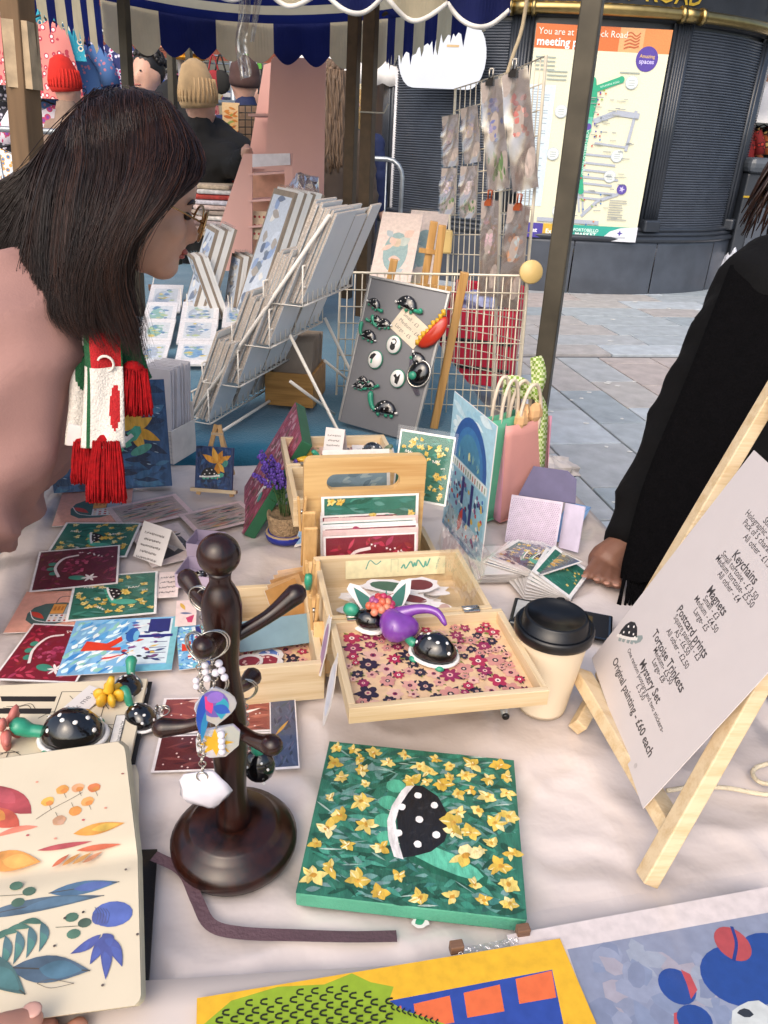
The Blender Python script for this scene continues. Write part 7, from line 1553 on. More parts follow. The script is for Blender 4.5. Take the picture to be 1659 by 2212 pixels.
# hat and bag stall farther back
st2 = thing('market_stall', 'far stall frame with hats and bags', 'stall', Vector((-2.5, 8.2, 0)))
for x_ in (390, 520): p = Y(x_, 120, 8.2); part(MB().tube([Vector((p.x, 8.2, 0)), Vector((p.x, 8.2, 2.5))], .03, 8), 'upright', mat('white pole', '#c8c8cc', .5), st2)
for y_ in (118, 135, 152): part(MB().tube([Y(385, y_, 8.2), Y(500, y_+3, 8.2)], .008, 6), 'shelf_rail', GALV, st2)
for x, y, c_, lab in ((405, 122, '#c98a1c', 'mustard felt hat on the far stall'), (398, 104, '#b8bcd0', 'pale blue patterned hat on the far stall'), (425, 112, '#d8d4d0', 'white hat on the far stall'), (345, 100, '#c98a70', 'salmon hat above the blue jacket')):
    o = MB().lathe([(.0, 0), (.16, 0), (.165, .01), (.1, .02), (.095, .1), (.07, .13), (0, .135)], 16).build('hat', mat('felt '+c_, c_, .9, var=.15), None, Matrix.Translation(Y(x, y+6, 8.1))); tag(o, lab, 'hat')
for x, c_, lab in ((462, '#8c1c24', 'red halter bag hanging on the far stall'), (477, '#14120f', 'black halter bag hanging on the far stall')):
    T = thing('bag', lab, 'bag', Matrix.Translation(Y(x, 172, 8.0))); MB().ell((0, 0, -.02), (.09, .03, .1), None, 12, 8).build('body', mat('bag cloth '+c_, c_, .8), T); MB().tube(spl([(-.05, 0, .06), (0, 0, .2), (.05, 0, .06)], 10), .008, 6).build('strap', MATS['bag cloth '+c_], T)
for i, x in enumerate((350, 362, 374, 386, 420, 434, 448)):
    dress('small garment on the crowded far rail', x, 142, 8.3+.05*i, .35, .5, (V9, V5, V2, V8, V6, V7, V3)[i], False, 'garment')['group'] = 'garments on the far rail'
# wire card rack with coloured cards
cr2 = thing('card_rack', 'black wire rack of small cards between the beanie and pink stand', 'rack', Vector((Y(545, 150, 7).x, 7, 0)))
b = MB()
for i in range(6): b.tube([Y(520+9*i, 98, 7), Y(520+9*i, 230, 7)], .006, 5)
for i in range(9): b.tube([Y(518, 100+16*i, 7), Y(568, 100+16*i, 7)], .006, 5)
part(b, 'wire_mesh', MATS['black wire'], cr2)
rnd = random.Random(77)
for i in range(5):
    for j in range(7):
        if rnd.random() < .75: part(MB().box(Y(524+9*i, 108+16*j, 6.97), (.036, .004, .055)), 'card', mat('tag %d' % ((i+j) % 4), ('#e0e0dc', '#d8dce4', '#5aa83c', '#e8e4e0')[(i+j) % 4], .6), cr2)
# white gazebo with warm bulbs
gz = thing('gazebo', 'white market gazebo with scalloped edge and warm bulbs', 'gazebo', Vector((-.6, 9.5, 0))); GZ = mat('gazebo white', '#dcdad8', .7, var=.04)
a, c_ = Y(640, 128, 9.5), Y(860, 150, 9.5)
part(MB().grid(20, 3, lambda u, v: a.lerp(c_, u)+Vector((0, .6*(1-v), .32-.3*v))), 'roof', GZ, gz, solid=.004); part(MB().grid(40, 1, lambda u, v: a.lerp(c_, u)+Vector((0, -.002, .02-(.16+.03*abs(sin(u*22)))*v))), 'valance', GZ, gz, solid=.004)
for u in (0, 1): p = a.lerp(c_, u); part(MB().tube([Vector((p.x, 9.5, 0)), p], .025, 8), 'upright', mat('white pole', '#c8c8cc', .5), gz)
part(MB().box(Vector(((a.x+c_.x)/2, 11.0, .9)), (3.0, .1, 1.9)), 'back_cloth', mat('warm back cloth', '#8a6a48', .9, var=.4, scale=5), gz)
BULB = mat('warm bulb', '#ffc46a', .3, emit=6)
for x, y in ((708, 158), (719, 160), (726, 157), (733, 161), (742, 159), (751, 162)): part(MB().ell(Y(x, y, 9.6), (.028, .028, .038), None, 10, 7), 'bulb', BULB, gz)
for i in range(8): o = MB().box(Y(768+3*(i % 3), 288+7*i, 8.5), (.22, .2, .025)).build('tray', mat('warm tray', '#c8a878', .6)); tag(o, 'pale stacked tray between the brown poles', 'tray', 'trays stacked between the poles')
# parked van
vn = thing('van', 'dark parked van seen between the stalls', 'van', Vector((-2.6, 9.6, 0))); VB = mat('van paint', '#3a4660', .3, coat=.6)
part(MB().prism([(-1.9, .35), (1.9, .35), (1.9, 1.0), (1.55, 1.1), (1.15, 1.75), (-1.8, 1.8), (-1.9, 1.6)], -.8, .8, Matrix.Translation((-2.6, 9.6, 0)) @ Matrix.Rotation(pi/2, 4, 'X')), 'body', VB, vn, bevel=.06)
part(MB().prism([(-1.5, 1.15), (1.05, 1.15), (.95, 1.62), (-1.5, 1.65)], .79, .81, Matrix.Translation((-2.6, 9.6, 0)) @ Matrix.Rotation(pi/2, 4, 'X')), 'window', mat('van glass', '#b8c4cc', .1, coat=1), vn)
for x in (-1.2, 1.2): part(MB().tube([Vector((-2.6+x, 8.76, .33)), Vector((-2.6+x, 9.0, .33))], .33, 24), 'wheel', LID, vn)
part(MB().box(Vector((-2.6, 8.785, 1.02)), (3.5, .02, .05)), 'trim_strip', GALV, vn)
# terrace houses closing the street
BRK = [mat('london brick', '#7a5a48', .9, var=.25, scale=40), mat('pale render', '#b8b2a8', .9, var=.08), mat('red brick', '#7c4434', .9, var=.25, scale=40), mat('cream render', '#c4b898', .9, var=.08)]
GLS = mat('window glass', '#2c343c', .08, coat=1); SASH = mat('white sash', '#d6d4d0', .6)
def house(label, x, y, w, h, m, shop):
    T = thing('terrace_house', label, 'house', Matrix.Translation((x, y, 0)))
    MB().box((0, 3, h/2), (w-.02, 6, h)).build('wall', m, T); r = MB().prism([(-w/2, h), (w/2, h), (w/2, h+.3), (0, h+1.6), (-w/2, h+.3)], -6, .02, Matrix.Rotation(pi/2, 4, 'X')).build('roof', mat('slate', '#3c4046', .8), T)
    MB().box((w*.3, 3, h+1.6), (.7, .7, 1.4)).build('chimney', m, r); MB().box((0, -.08, 3.2), (w, .2, .35)).build('shop_fascia', mat('fascia '+shop, shop, .5), T); MB().box((0, -.02, 1.5), (w*.62, .08, 2.2)).build('shop_window', GLS, T); MB().box((w*.4, -.02, 1.2), (.85, .1, 2.2)).build('door', mat('door '+shop, shop, .5), T)
    for fz in range(2):
        for k in (-1, 1):
            z = 4.7+fz*2.7; f = MB().box((k*w*.24, -.02, z), (1.05, .1, 1.7)).build('window', SASH, T)
            for q in (-1, 1): MB().box((k*w*.24, -.075, z+q*.4), (.9, .02, .74)).build('pane', GLS, f)
            MB().box((k*w*.24, -.08, z-.9), (1.2, .2, .08)).build('sill', SASH, f)
for i, (x, w) in enumerate(((-15, 5.4), (-9.6, 5.4), (-4.2, 5.4), (1.2, 5.4), (6.6, 5.4), (12, 5.4))):
    house(('brown brick house with a dark green shopfront', 'pale rendered house with a maroon shopfront', 'red brick house with a navy shopfront', 'cream house with a black shopfront', 'brown brick house with a teal shopfront', 'pale rendered house with a grey shopfront')[i], x, 17, w, 9, BRK[(0, 1, 2, 3, 0, 1)[i]], ('#1c3a2c', '#4a1c24', '#1c2444', '#1a1a1a', '#2c5a5c', '#5a5c60')[i])
# stall at the right of the kiosk: awning, red garments, dark counter, rubbish sack
aw = thing('market_stall', 'stall with white awning beyond the kiosk', 'stall', Vector((5.2, 10.5, 0)))
p = Y(1640, 235, 10.2); part(MB().grid(10, 4, lambda u, v: Vector((p.x-.35+2.6*u, 10.0+1.8*v, p.z-.15+.55*v))), 'awning', GZ, aw, solid=.01)
for x_ in (-.2, 2.0): part(MB().tube([Vector((p.x+x_, 10.2, 0)), Vector((p.x+x_, 10.2, p.z))], .03, 8), 'upright', GALV, aw)
part(MB().tube([Vector((p.x-.3, 10.3, p.z-.3)), Vector((p.x+2, 10.3, p.z-.3))], .02, 8), 'rail', GALV, aw)
for i, (m_, lab) in enumerate(((cloth_mat('red velvet print', '#7c1a1c', ('#b03028', '#3c0c10'), 8), 'red patterned garment nearest the kiosk'), (cloth_mat('striped orange', '#a85a30', ('#d8b070', '#3c2420'), 6), 'orange striped garment beside the red one'), (mat('black wool', '#181418', .9), 'black garment on the rail beside the kiosk'), (MATS['red velvet print'], 'red patterned garment behind the black one'))):
    T = dress(lab, 1612+20*i, 262, 10.1+.12*i, .5, .95, m_, True, 'garment')
ct = thing('stall_counter', 'dark panelled counter with gold lines beyond the kiosk', 'counter', Vector((4.9, 9.2, 0)))
q = Y(1600, 590, 9.3); xx = Y(1592, 480, 9.3).x
part(MB().box((xx+.75, 9.75, .62), (1.5, .9, 1.24)), 'body', NAVY2, ct, bevel=.02); part(MB().box((xx+.75, 9.72, 1.32), (1.56, .98, .16)), 'top', mat('counter top', '#4a5058', .35), ct, bevel=.06)
for z_ in (.28, 1.0): part(MB().box((xx+.75, 9.292, z_), (1.5, .012, .02)), 'gold_line', GOLD, ct)
for k in range(3): part(MB().box((xx+.3+.45*k, 9.29, .64), (.34, .02, .5)), 'panel', NAVY, ct, bevel=.008)
o = MB().ell(Y(1576, 580, 9.35), (.13, .14, .22), None, 14, 10, fn=lambda p: p*(1+.25*noise.noise(p*2.2)+.12*noise.noise(p*6)), smooth=False).build('rubbish_sack', mat('white sack', '#c8ccd8', .4)); tag(o, 'white plastic rubbish sack between kiosk and dark counter', 'sack')
# fallen scraps on the paving
rnd = random.Random(12); SCR = mat('paper scrap', '#d8d8d4', .7)
for i in range(26):
    x, y = rnd.uniform(1180, 1560), rnd.uniform(640, 1150)
    if x > 1650-(y-560)*.55: continue
    p = Z(x, y, .004); o = MB().prism([(rnd.uniform(.008, .022)*cos(a)*(p.y/4), rnd.uniform(.006, .014)*sin(a)*(p.y/4)) for a in (0, 1.2, 2.4, 3.6, 4.9)], 0, .002).build('paper_scrap', SCR, None, Matrix.Translation(p)); tag(o, 'small white paper scrap on the paving', 'scrap', 'paper scraps on the paving')
# ================================================================ PEOPLE
SKIN = mat('skin', '#c69a82', .5, var=.06, scale=30, sss=.15); SKIN2 = mat('skin pale', '#c99c86', .5, var=.06, scale=30, sss=.15); SKIN3 = mat('skin brown', '#7a5442', .5, var=.08, scale=40, sss=.1, bump=.08, bscale=160)
HAIR = mat('dark brown hair', '#2a1710', .34, var=.35, scale=90, spec=.45); HAIRB = mat('black hair', '#120e0c', .5, var=.2); HAIRL = mat('ash brown hair', '#6a5440', .6, var=.35, scale=60, stretch=(1, 1, .1)); HAIRG = mat('ginger hair', '#8a5a30', .6, var=.3, scale=60)
def figure(label, x, y, Yd, rz, coat, H=None, hair=HAIRB, skin=SKIN2, hat=None, long_hair=0, leaning=0, arms=None, trousers=None, coat_len=.75, hk=1.0, reach=None, extra=()):
    """standing figure; (x, y) reads its head centre; local frame faces -y"""
    hc = Y(x, y, Yd); H = hc.z+.115; k = min(1.12, H/1.7)
    T = thing('person', label, 'person', yaw((hc.x, Yd, 0), rz)); Mi = T.matrix_basis
    ln = leaning; W3 = lambda px, py, pz: Mi @ Vector((px, py-ln*max(0, (pz-.9*k)), pz))
    hz = hc.z; sh = hz-.27*k; hip = .92*k; hl = Vector((0, -ln*0, 0))
    hd = lambda dx, dy, dz: Mi @ Vector((dx*k, dy*k, hz+dz*k))
    sx = .185*k; arms = arms or (((-.24*k, .0, sh-.28*k), (-.22*k, -.08, sh-.53*k)), ((.24*k, .0, sh-.28*k), (.22*k, -.08, sh-.53*k)))
    S = [Mi @ Vector((s*sx, 0, sh)) for s in (-1, 1)]
    el = [Mi @ Vector(a[0]) for a in arms]; hn = [Mi @ Vector(a[1]) for a in arms]
    if reach: hn[reach[0]] = Y(*reach[1]); el[reach[0]] = S[reach[0]].lerp(hn[reach[0]], .5)+Vector((0, .03, -.05))
    chest = Mi @ Vector((0, 0, sh-.06*k)); wst = Mi @ Vector((0, 0, hip+.12*k)); pel = Mi @ Vector((0, 0, hip-.02))
    pr = [('ell', hd(0, 0, 0), (.078*k, .095*k, .115*k), Mi.to_3x3()), ('ell', hd(0, -.03, -.055), (.06*k, .062*k, .065*k), Mi.to_3x3()), ('cap', hd(0, -.085, .01), hd(0, -.108, -.03), .012*k, .016*k), ('ell', hd(0, -.075, -.09), (.03*k, .025*k, .022*k), Mi.to_3x3()),
          ('ell', hd(-.08, .0, -.01), (.012*k, .022*k, .03*k), Mi.to_3x3()), ('ell', hd(.08, .0, -.01), (.012*k, .022*k, .03*k), Mi.to_3x3()), ('cap', hd(0, .01, -.08), chest, .052*k, .07*k), ('cap', chest, wst, .13*k, .115*k), ('cap', wst, pel, .115*k, .125*k)]
    for i in (0, 1):
        s = (-1, 1)[i]; kn = Mi @ Vector((s*.1*k, -.01, .5*k)); an = Mi @ Vector((s*.1*k, .02, .09*k)); to = Mi @ Vector((s*.11*k, -.13, .04))
        pr += [('cap', S[i], el[i], .05*k, .04*k), ('cap', el[i], hn[i], .04*k, .03*k), ('ell', hn[i]+(hn[i]-el[i]).normalized()*.05, (.035*k, .03*k, .045*k)), ('cap', pel, kn, .09*k, .06*k), ('cap', kn, an, .058*k, .04*k), ('cap', an, to, .045*k, .035*k)]
        fd_ = (hn[i]-el[i]).normalized()
        for q in range(4): pr.append(('cap', hn[i]+fd_*.07+Vector((.012*(q-1.5), 0, 0)), hn[i]+fd_*(.12-.008*abs(q-1.3))+Vector((.014*(q-1.5), 0, 0)), .010, .008))
    fused('body', pr, skin, T, .019, 3)
    cp_ = [('cap', chest, wst, .165*k, .165*k), ('cap', S[0], S[1], .085*k, .085*k), ('cap', wst, Mi @ Vector((0, 0, max(.25, hip+.1*k-coat_len*.55))), .17*k, .20*k), ('cap', hd(0, .02, -.125), chest, .078*k, .14*k)]
    for i in (0, 1): cp_ += [('cap', S[i], el[i], .082*k, .068*k), ('cap', el[i], hn[i], .066*k, .052*k)]
    cp_ += list(extra)
    fused('coat', cp_, coat, T, .026, 4, .008, 9)
    lp_ = []
    for i in (0, 1): s = (-1, 1)[i]; lp_ += [('cap', Mi @ Vector((s*.06, 0, hip)), Mi @ Vector((s*.1*k, -.01, .5*k)), .12*k, .085*k), ('cap', Mi @ Vector((s*.1*k, -.01, .5*k)), Mi @ Vector((s*.1*k, .02, .12)), .082*k, .07*k)]
    fused('trousers', lp_, trousers or mat('dark trousers', '#22242c', .9), T, .03, 3)
    for s in (-1, 1): o = MB().ell((s*.1*k, -.05, .045), (.05, .14, .05), None, 12, 8).build('shoe', LID, T)
    b = MB()
    for s in (-1, 1): b.ell(Vector((s*.03*k, -.088*k, hz+.012*k)), (.008*k, .006*k, .0045*k), None, 8, 6)
    b.build('eyes', mat('eye dark', '#1c1412', .3), T)
    MB().tube([(-.022*k, -.089*k, hz-.062*k), (0, -.095*k, hz-.06*k), (.022*k, -.089*k, hz-.062*k)], .005, 6).build('mouth', mat('lips', '#9c5a50', .5), T)
    if hat:
        hb = MB(); hb.lathe([(.088*k, -.02), (.096*k, 0), (.098*k, .035), (.095*k, .04), (.094*k, .07), (.085*k, .11), (.06*k, .145*hk), (.02*k, .165*hk), (0, .168*hk)], 28, Matrix.Translation((0, .012, hz+.0)) @ Matrix.Rotation(-.12, 4, 'X') @ Matrix.Scale(1.12, 4, (0, 1, 0))); ho = hb.build('hat', hat, T)
        for j in range(28): a = 2*pi*j/28; MB().tube([(.098*k*cos(a), .012+.110*k*sin(a), hz+.0), (.099*k*cos(a), .012+.111*k*sin(a), hz+.045), (.088*k*cos(a), .012+.098*k*sin(a), hz+.11)], .006, 4).build('rib', hat, ho) if hat.name.startswith('knit') else None
    else:
        b = MB(); rn = random.Random(int(x)); b.ell((0, .022*k, hz+.03*k), (.088*k, .098*k, .105*k), None, 18, 12, fn=lambda p: p*(1+.10*noise.noise(p*5)))
        for j in range(160):
            a = rn.uniform(0, 2*pi); t = rn.uniform(0, 1.35); n = Vector((sin(t)*cos(a), sin(t)*sin(a), cos(t)))
            if n.y < -.45 and n.z < .55: continue
            p = Vector((n.x*.09*k, .022*k+n.y*.10*k, hz+.03*k+n.z*.107*k)); b.ell(p, rn.uniform(.012, .022)*k, None, 6, 4)
        b.build('hair', hair, T)
    if long_hair:
        b = MB(); rn = random.Random(5)
        for j in range(260):
            a = rn.uniform(-.25, pi+.25); r = .09*k; x0_, y0_ = r*cos(a), .02+r*.95*sin(a); P = []
            for q in range(9):
                v = q/8; P.append(Vector((x0_*(1+.5*v)+.014*sin(9*v+j), y0_*(1+.55*v)+.014*cos(8*v+j*1.7), hz+.1*(1-v)**2-long_hair*v*rn.uniform(.94, 1.03))))
            b.tube(P, [.006, .008, .009, .009, .009, .009, .008, .006, .003], 5)
        b.build('long_hair', hair, T)
    return T
figure('man with dark curly hair in a bright blue jacket', 318, 160, 5.4, -25, mat('blue jacket', '#1c52b0', .6, var=.1, scale=6), skin=SKIN2, extra=(('cap', D(345, 205, 5.5), D(368, 250, 5.5), .11, .17),))
figure('person in a red knitted beanie and beige coat seen from behind', 145, 190, 6.0, 150, mat('beige coat', '#8a7464', .9, var=.08), hat=mat('knit red', '#c42418', .9, var=.1), hk=1.2, extra=(('cap', D(132, 262, 6.1), D(118, 360, 6.1), .19, .25),))
figure('woman in a cream knitted hat and black coat reaching sideways', 432, 222, 4.5, 150, mat('black coat', '#0c0b0c', .85, var=.2), hair=HAIRG, hat=mat('knit cream', '#b89a72', .9, var=.1), long_hair=0, hk=1.2, reach=(0, (528, 338, 4.2)), extra=(('cap', D(385, 236, 4.3), D(425, 420, 4.3), .15, .2), ('cap', D(425, 275, 4.2), D(524, 334, 4.1), .11, .085)))
figure('person in a brown beanie and navy jacket beyond the mesh board', 527, 180, 5.9, -150, mat('navy jacket', '#15224a', .8), hat=mat('brown beanie', '#4a3430', .9))
figure('dark-haired woman in profile by the tall pink stand', 570, 214, 6.2, -80, mat('grey coat', '#4a4a50', .9), hair=HAIRB)
figure('woman with long wavy hair in a taupe belted coat seen from behind', 712, 196, 5.0, 170, mat('taupe coat', '#4f4238', .85, var=.18, scale=5), hair=HAIRL, long_hair=.42, coat_len=1.2)
figure('man with short hair in a dark jacket under the warm bulbs', 750, 218, 7.4, 70, mat('charcoal jacket', '#1c2026', .8), hair=mat('short brown hair', '#3c2c22', .8))
figure('blond person in a navy coat between the brown poles', 777, 236, 7.8, 150, MATS['navy jacket'], hair=mat('blond hair', '#a88a58', .6), long_hair=.3)
# ---------------------------------------------------------------- the woman leaning over the table
JK = mat('pink wool jacket', '#98726a', .85, var=.06, scale=9, bump=.08, bscale=350)
def creases(m, scale, dist, strength, rot, st):
    n = m.node_tree.nodes; l = m.node_tree.links; tc = n.new('ShaderNodeTexCoord'); mp = n.new('ShaderNodeMapping'); mp.inputs['Rotation'].default_value = rot; mp.inputs['Scale'].default_value = st
    r = n.new('ShaderNodeTexNoise'); r.noise_type = 'RIDGED_MULTIFRACTAL'; r.inputs['Scale'].default_value = scale; r.inputs['Detail'].default_value = 2.5; r.inputs['Distortion'].default_value = .8
    b = n.new('ShaderNodeBump'); b.inputs['Strength'].default_value = strength; b.inputs['Distance'].default_value = dist
    l.new(tc.outputs['Object'], mp.inputs[0]); l.new(mp.outputs[0], r.inputs['Vector']); l.new(r.outputs['Fac'], b.inputs['Height']); l.new(n['Bump'].outputs[0], b.inputs['Normal']); l.new(b.outputs[0], n['Principled BSDF'].inputs['Normal'])
creases(JK, 3.2, .09, .9, (0, .6, 0), (.55, 1, 1.5))
hip0 = D(-330, 1010, 1.28); wm = thing('person', 'woman with long dark hair, glasses and pink jacket bending over the table', 'person', Vector((hip0.x, hip0.y, 0)))
HS = .77; hc = D(298, 412, 1.04); f = Vector((.86, .36, -.36)).normalized(); up = (Vector((.22, .05, 1))-f*Vector((.22, .05, 1)).dot(f)).normalized(); sd_ = f.cross(up)
Rh = Matrix((f, sd_, up)).transposed()
def hp(a, b, c): return hc+(f*a+sd_*b+up*c)*HS
def hr(*r): return tuple(q*HS for q in r)
neck = D(165, 600, 1.10); shn, shf = D(55, 665, 1.03), D(-40, 560, 1.32); chest = D(-20, 730, 1.18); hip = hip0
el = D(15, 900, 1.01); wr_ = D(-130, 1240, 1.0)
pr = [('ell', hp(0, 0, .02), hr(.098, .078, .10), Rh), ('ell', hp(.035, 0, -.05), hr(.068, .064, .085), Rh), ('ell', hp(.072, 0, -.105), hr(.034, .036, .03), Rh), ('cap', hp(.082, 0, .0), hp(.108, 0, -.038), .010, .012), ('ell', hp(.094, 0, -.066), hr(.014, .02, .010), Rh), ('ell', hp(.091, 0, -.080), hr(.013, .018, .009), Rh), ('ell', hp(.06, .038, -.035), hr(.034, .026, .03), Rh), ('ell', hp(.06, -.038, -.035), hr(.034, .026, .03), Rh),
      ('ell', hp(-.005, .072, -.03), hr(.026, .012, .034), Rh), ('ell', hp(-.005, -.072, -.03), hr(.026, .012, .034), Rh), ('cap', hp(-.02, 0, -.06), neck, .046, .052), ('cap', hp(-.05, 0, -.09), chest, .045, .12), ('cap', neck, chest, .05, .12), ('cap', chest, hip, .13, .14), ('cap', shn, el, .05, .045), ('cap', el, wr_, .04, .03), ('cap', shf, D(40, 880, 1.4), .05, .045), ('ell', wr_+Vector((0, 0, -.05)), (.035, .03, .05))]
for s in (-1, 1):
    kn = Vector((hip.x+.05*s, hip.y+.1*s, .5)); pr += [('cap', hip, kn, .1, .065), ('cap', kn, Vector((kn.x, kn.y, .08)), .06, .045), ('cap', Vector((kn.x, kn.y, .06)), Vector((kn.x+.12, kn.y, .04)), .045, .035)]
merge(fused('body', pr[11:], SKIN, wm, .018, 3), fused('body', pr[:12], SKIN, wm, .0048, 4)).name = 'body'
fused('jacket', [('cap', chest+Vector((0, .02, .0)), hip, .155, .18), ('cap', shn, shf, .085, .085), ('cap', chest, neck+Vector((-.05, 0, -.03)), .14, .085), ('cap', shn, el, .088, .082), ('cap', el, wr_, .082, .062), ('cap', shf, D(60, 880, 1.38), .085, .075), ('cap', chest+Vector((.02, 0, -.05)), D(30, 930, 1.16), .11, .10), ('cap', D(40, 880, 1.1), D(-60, 1080, 1.08), .09, .09)], JK, wm, .0135, 3, 0, 6, folds=((wr_-shn+Vector((.2, 0, 0)), 40, .024), (hip-chest, 26, .012)))
fused('trousers', [q for s in (-1, 1) for q in (('cap', hip, Vector((hip.x+.05*s, hip.y+.1*s, .5)), .13, .09), ('cap', Vector((hip.x+.05*s, hip.y+.1*s, .5)), Vector((hip.x+.05*s, hip.y+.1*s, .1)), .085, .07))], MATS['dark trousers'], wm, .02, 4)
part(MB().tube(spl([neck+Vector((-.06, -.09, .0)), neck+Vector((.03, -.085, -.02)), neck+Vector((.05, -.05, -.05)), neck+Vector((.045, -.02, -.08))], 20), [.012]+[.022]*19+[.010], 10), 'collar', JK, wm)
# hair: a dark cap under thousands of strands that follow hand-set locks
fused('hair_cap', [('ell', hp(-.012, 0, .034), hr(.104, .088, .108), Rh), ('ell', hp(-.05, 0, -.03), hr(.07, .08, .09), Rh), ('cap', D(200, 520, 1.06), D(235, 690, 1.05), .058, .03), ('cap', D(150, 500, 1.07), D(175, 640, 1.06), .055, .032)], HAIR, wm, .010, 6)
G = [  # guide locks, photo reading + distance
 [(298, 200, 1.03), (372, 238, 1.0), (426, 322, .97), (424, 380, .955), (375, 420, .94), (300, 490, .935), (275, 570, .945), (298, 680, .96), (318, 792, .97)],
 [(290, 198, 1.03), (350, 235, .985), (392, 325, .95), (345, 430, .93), (275, 520, .93), (255, 620, .945), (290, 720, .96), (305, 790, .97)],
 [(278, 196, 1.03), (315, 245, .97), (320, 350, .935), (270, 470, .925), (228, 580, .935), (225, 680, .95), (268, 775, .96)],
 [(260, 196, 1.03), (262, 270, .965), (245, 400, .93), (210, 520, .93), (190, 620, .94), (200, 700, .95), (240, 762, .96)],
 [(240, 200, 1.03), (200, 280, .97), (175, 400, .94), (160, 520, .94), (150, 620, .95), (165, 690, .955), (200, 745, .965)],
 [(215, 196, 1.035), (150, 290, .98), (115, 400, .955), (105, 510, .955), (100, 600, .96), (110, 665, .965), (140, 715, .97)],
 [(200, 205, 1.04), (115, 300, 1.0), (75, 400, .975), (45, 500, .975), (30, 570, .98), (20, 620, .985), (45, 660, .99)],
 [(195, 212, 1.05), (115, 300, 1.02), (60, 360, 1.0), (0, 395, 1.0), (-60, 425, 1.0), (-110, 470, 1.0)]]
GP = [spl([D(*q) for q in g], 18) for g in G]
HAIRV = mat('hair strands', kind='vcol', rough=.36, var=.2, scale=60, spec=.4); HTON = [C(q) for q in ('#1e100b', '#26150e', '#2e1a12', '#3a2116', '#22120c', '#1a0e0a')]
hb_ = MB(); rn = random.Random(3); NS = 13; CC = hp(-.012, 0, .034); RT = Rh.transposed(); EYE = Vector((0, 0, CAMZ))
for cl in range(175):
    tc = rn.uniform(0, len(GP)-1.001); dc = rn.random()**1.5*.03; lc = rn.uniform(.74, 1.0); phc = rn.uniform(0, 6); wv = rn.uniform(.002, .010); hcol = rn.choice(HTON)
    for j in range(44):
        t = min(max(tc+rn.gauss(0, .10), 0), len(GP)-1.001); i = int(t); u = t-i; dep = max(0, dc+rn.gauss(0, .004)); jx = rn.gauss(0, .0022); ph = rn.uniform(0, 6); P = []
        fly = rn.uniform(2, 4.5) if rn.random() < .025 else 1.0; ln = min(1, lc*rn.uniform(.86, 1.04))
        for q in range(NS):
            v = q/(NS-1)*ln*18; a = int(min(v, 17.999)); w = v-a; vv = v/18
            gap = .35*max(0, vv-.45)                     # strands of one lock draw together toward the tip
            uu_ = min(max((t+(tc-t)*gap)-i, 0), 1)
            p = GP[i][a].lerp(GP[i][a+1], w).lerp(GP[i+1][a].lerp(GP[i+1][a+1], w), uu_)
            q_ = RT @ (p-CC); L_ = Vector((q_.x/(.112*HS), q_.y/(.096*HS), q_.z/(.117*HS))).length; lim = 1.02+dep*1.2
            d = (p-EYE).normalized()
            if L_ < lim: p = CC+(p-CC)*(lim/L_)
            else: p = p+d*dep*(.2+.8*min(1, vv*3))
            P.append(p+Vector((jx*(.4+2.2*vv)*fly+wv*sin(phc+6*vv)*vv*1.6, jx*.5*sin(ph), .0015*sin(ph*2+4*vv)*fly)))
        r0 = rn.uniform(.0004, .0008); hb_.tube(P, [r0*(1-.8*(q/(NS-1))**2) for q in range(NS)], 3, hcol, cap=False)
o = part(hb_, 'hair', HAIRV, wm); o['kind'] = 'stuff'
hb_ = MB()
for j in range(900):       # the far side and back of the head
    t = rn.uniform(0, len(GP)-1.001); i = int(t); u = t-i; P = []; sh_ = rn.uniform(.10, .17)
    for q in range(12):
        v = q/11*17.9*.9; a = int(v); w = v-a; p = GP[i][a].lerp(GP[i][a+1], w).lerp(GP[i+1][a].lerp(GP[i+1][a+1], w), u); d = (p-Vector((0, 0, CAMZ))).normalized()
        P.append(p+d*sh_*min(1, q/3)+Vector((-.01*q/11, 0, 0)))
    if i < 1: continue
    hb_.tube(P, [.0013*(1-.7*(q/11)**2) for q in range(12)], 3, cap=False)
part(hb_, 'back_hair', HAIR, wm)['kind'] = 'stuff'
# face details and glasses
b = MB(); 
for s in (-1, 1): b.tube(spl([hp(.088, s*.018, .016), hp(.089, s*.036, .022), hp(.078, s*.054, .014)], 6), [.003, .0035, .0035, .003, .003, .002, .001], 6)
part(b, 'eyebrow', HAIR, wm); b = MB()
for s in (-1, 1): b.ell(hp(.086, s*.034, -.006), hr(.009, .012, .007), Rh, 10, 7)
part(b, 'eyes', mat('eye dark', '#1c1412', .3), wm); b = MB(); b.ell(hp(.104, 0, -.070), hr(.009, .018, .006), Rh, 10, 6); b.ell(hp(.101, 0, -.079), hr(.009, .016, .006), Rh, 10, 6); part(b, 'lips', mat('lips rose', '#9c5248', .4), wm)
gl = thing('glasses', 'round gold-wire glasses on the dark-haired woman', 'glasses', Matrix.Translation(hp(.108, 0, -.01))); GW = mat('gold wire', '#b08a5c', .25, 1)
for s in (-1, 1):
    c = hp(.118, s*.034, -.012); a_ = (sd_*1+f*(-.12*s)).normalized(); part(MB().tube(ring_pts(c, .026*HS*1.1, 28, a_, up), .0017, 6, closed=True), 'rim', GW, gl)
    ln_ = MB(); ln_.add([c]+ring_pts(c, .0255*HS*1.1, 28, a_, up), [(0, 1+i, 1+(i+1) % 28) for i in range(28)], None, True); part(ln_, 'lens', film('lens', .9, .04, (.72, .6, .6), .0), gl)
    part(MB().tube([hp(.116, s*.06, -.006), hp(.06, s*.078, .002), hp(.0, s*.082, .004)], .0013, 6), 'temple', GW, gl)
part(MB().tube(spl([hp(.118, -.009, -.008), hp(.124, 0, -.004), hp(.118, .009, -.008)], 6), .0011, 6), 'bridge', GW, gl)
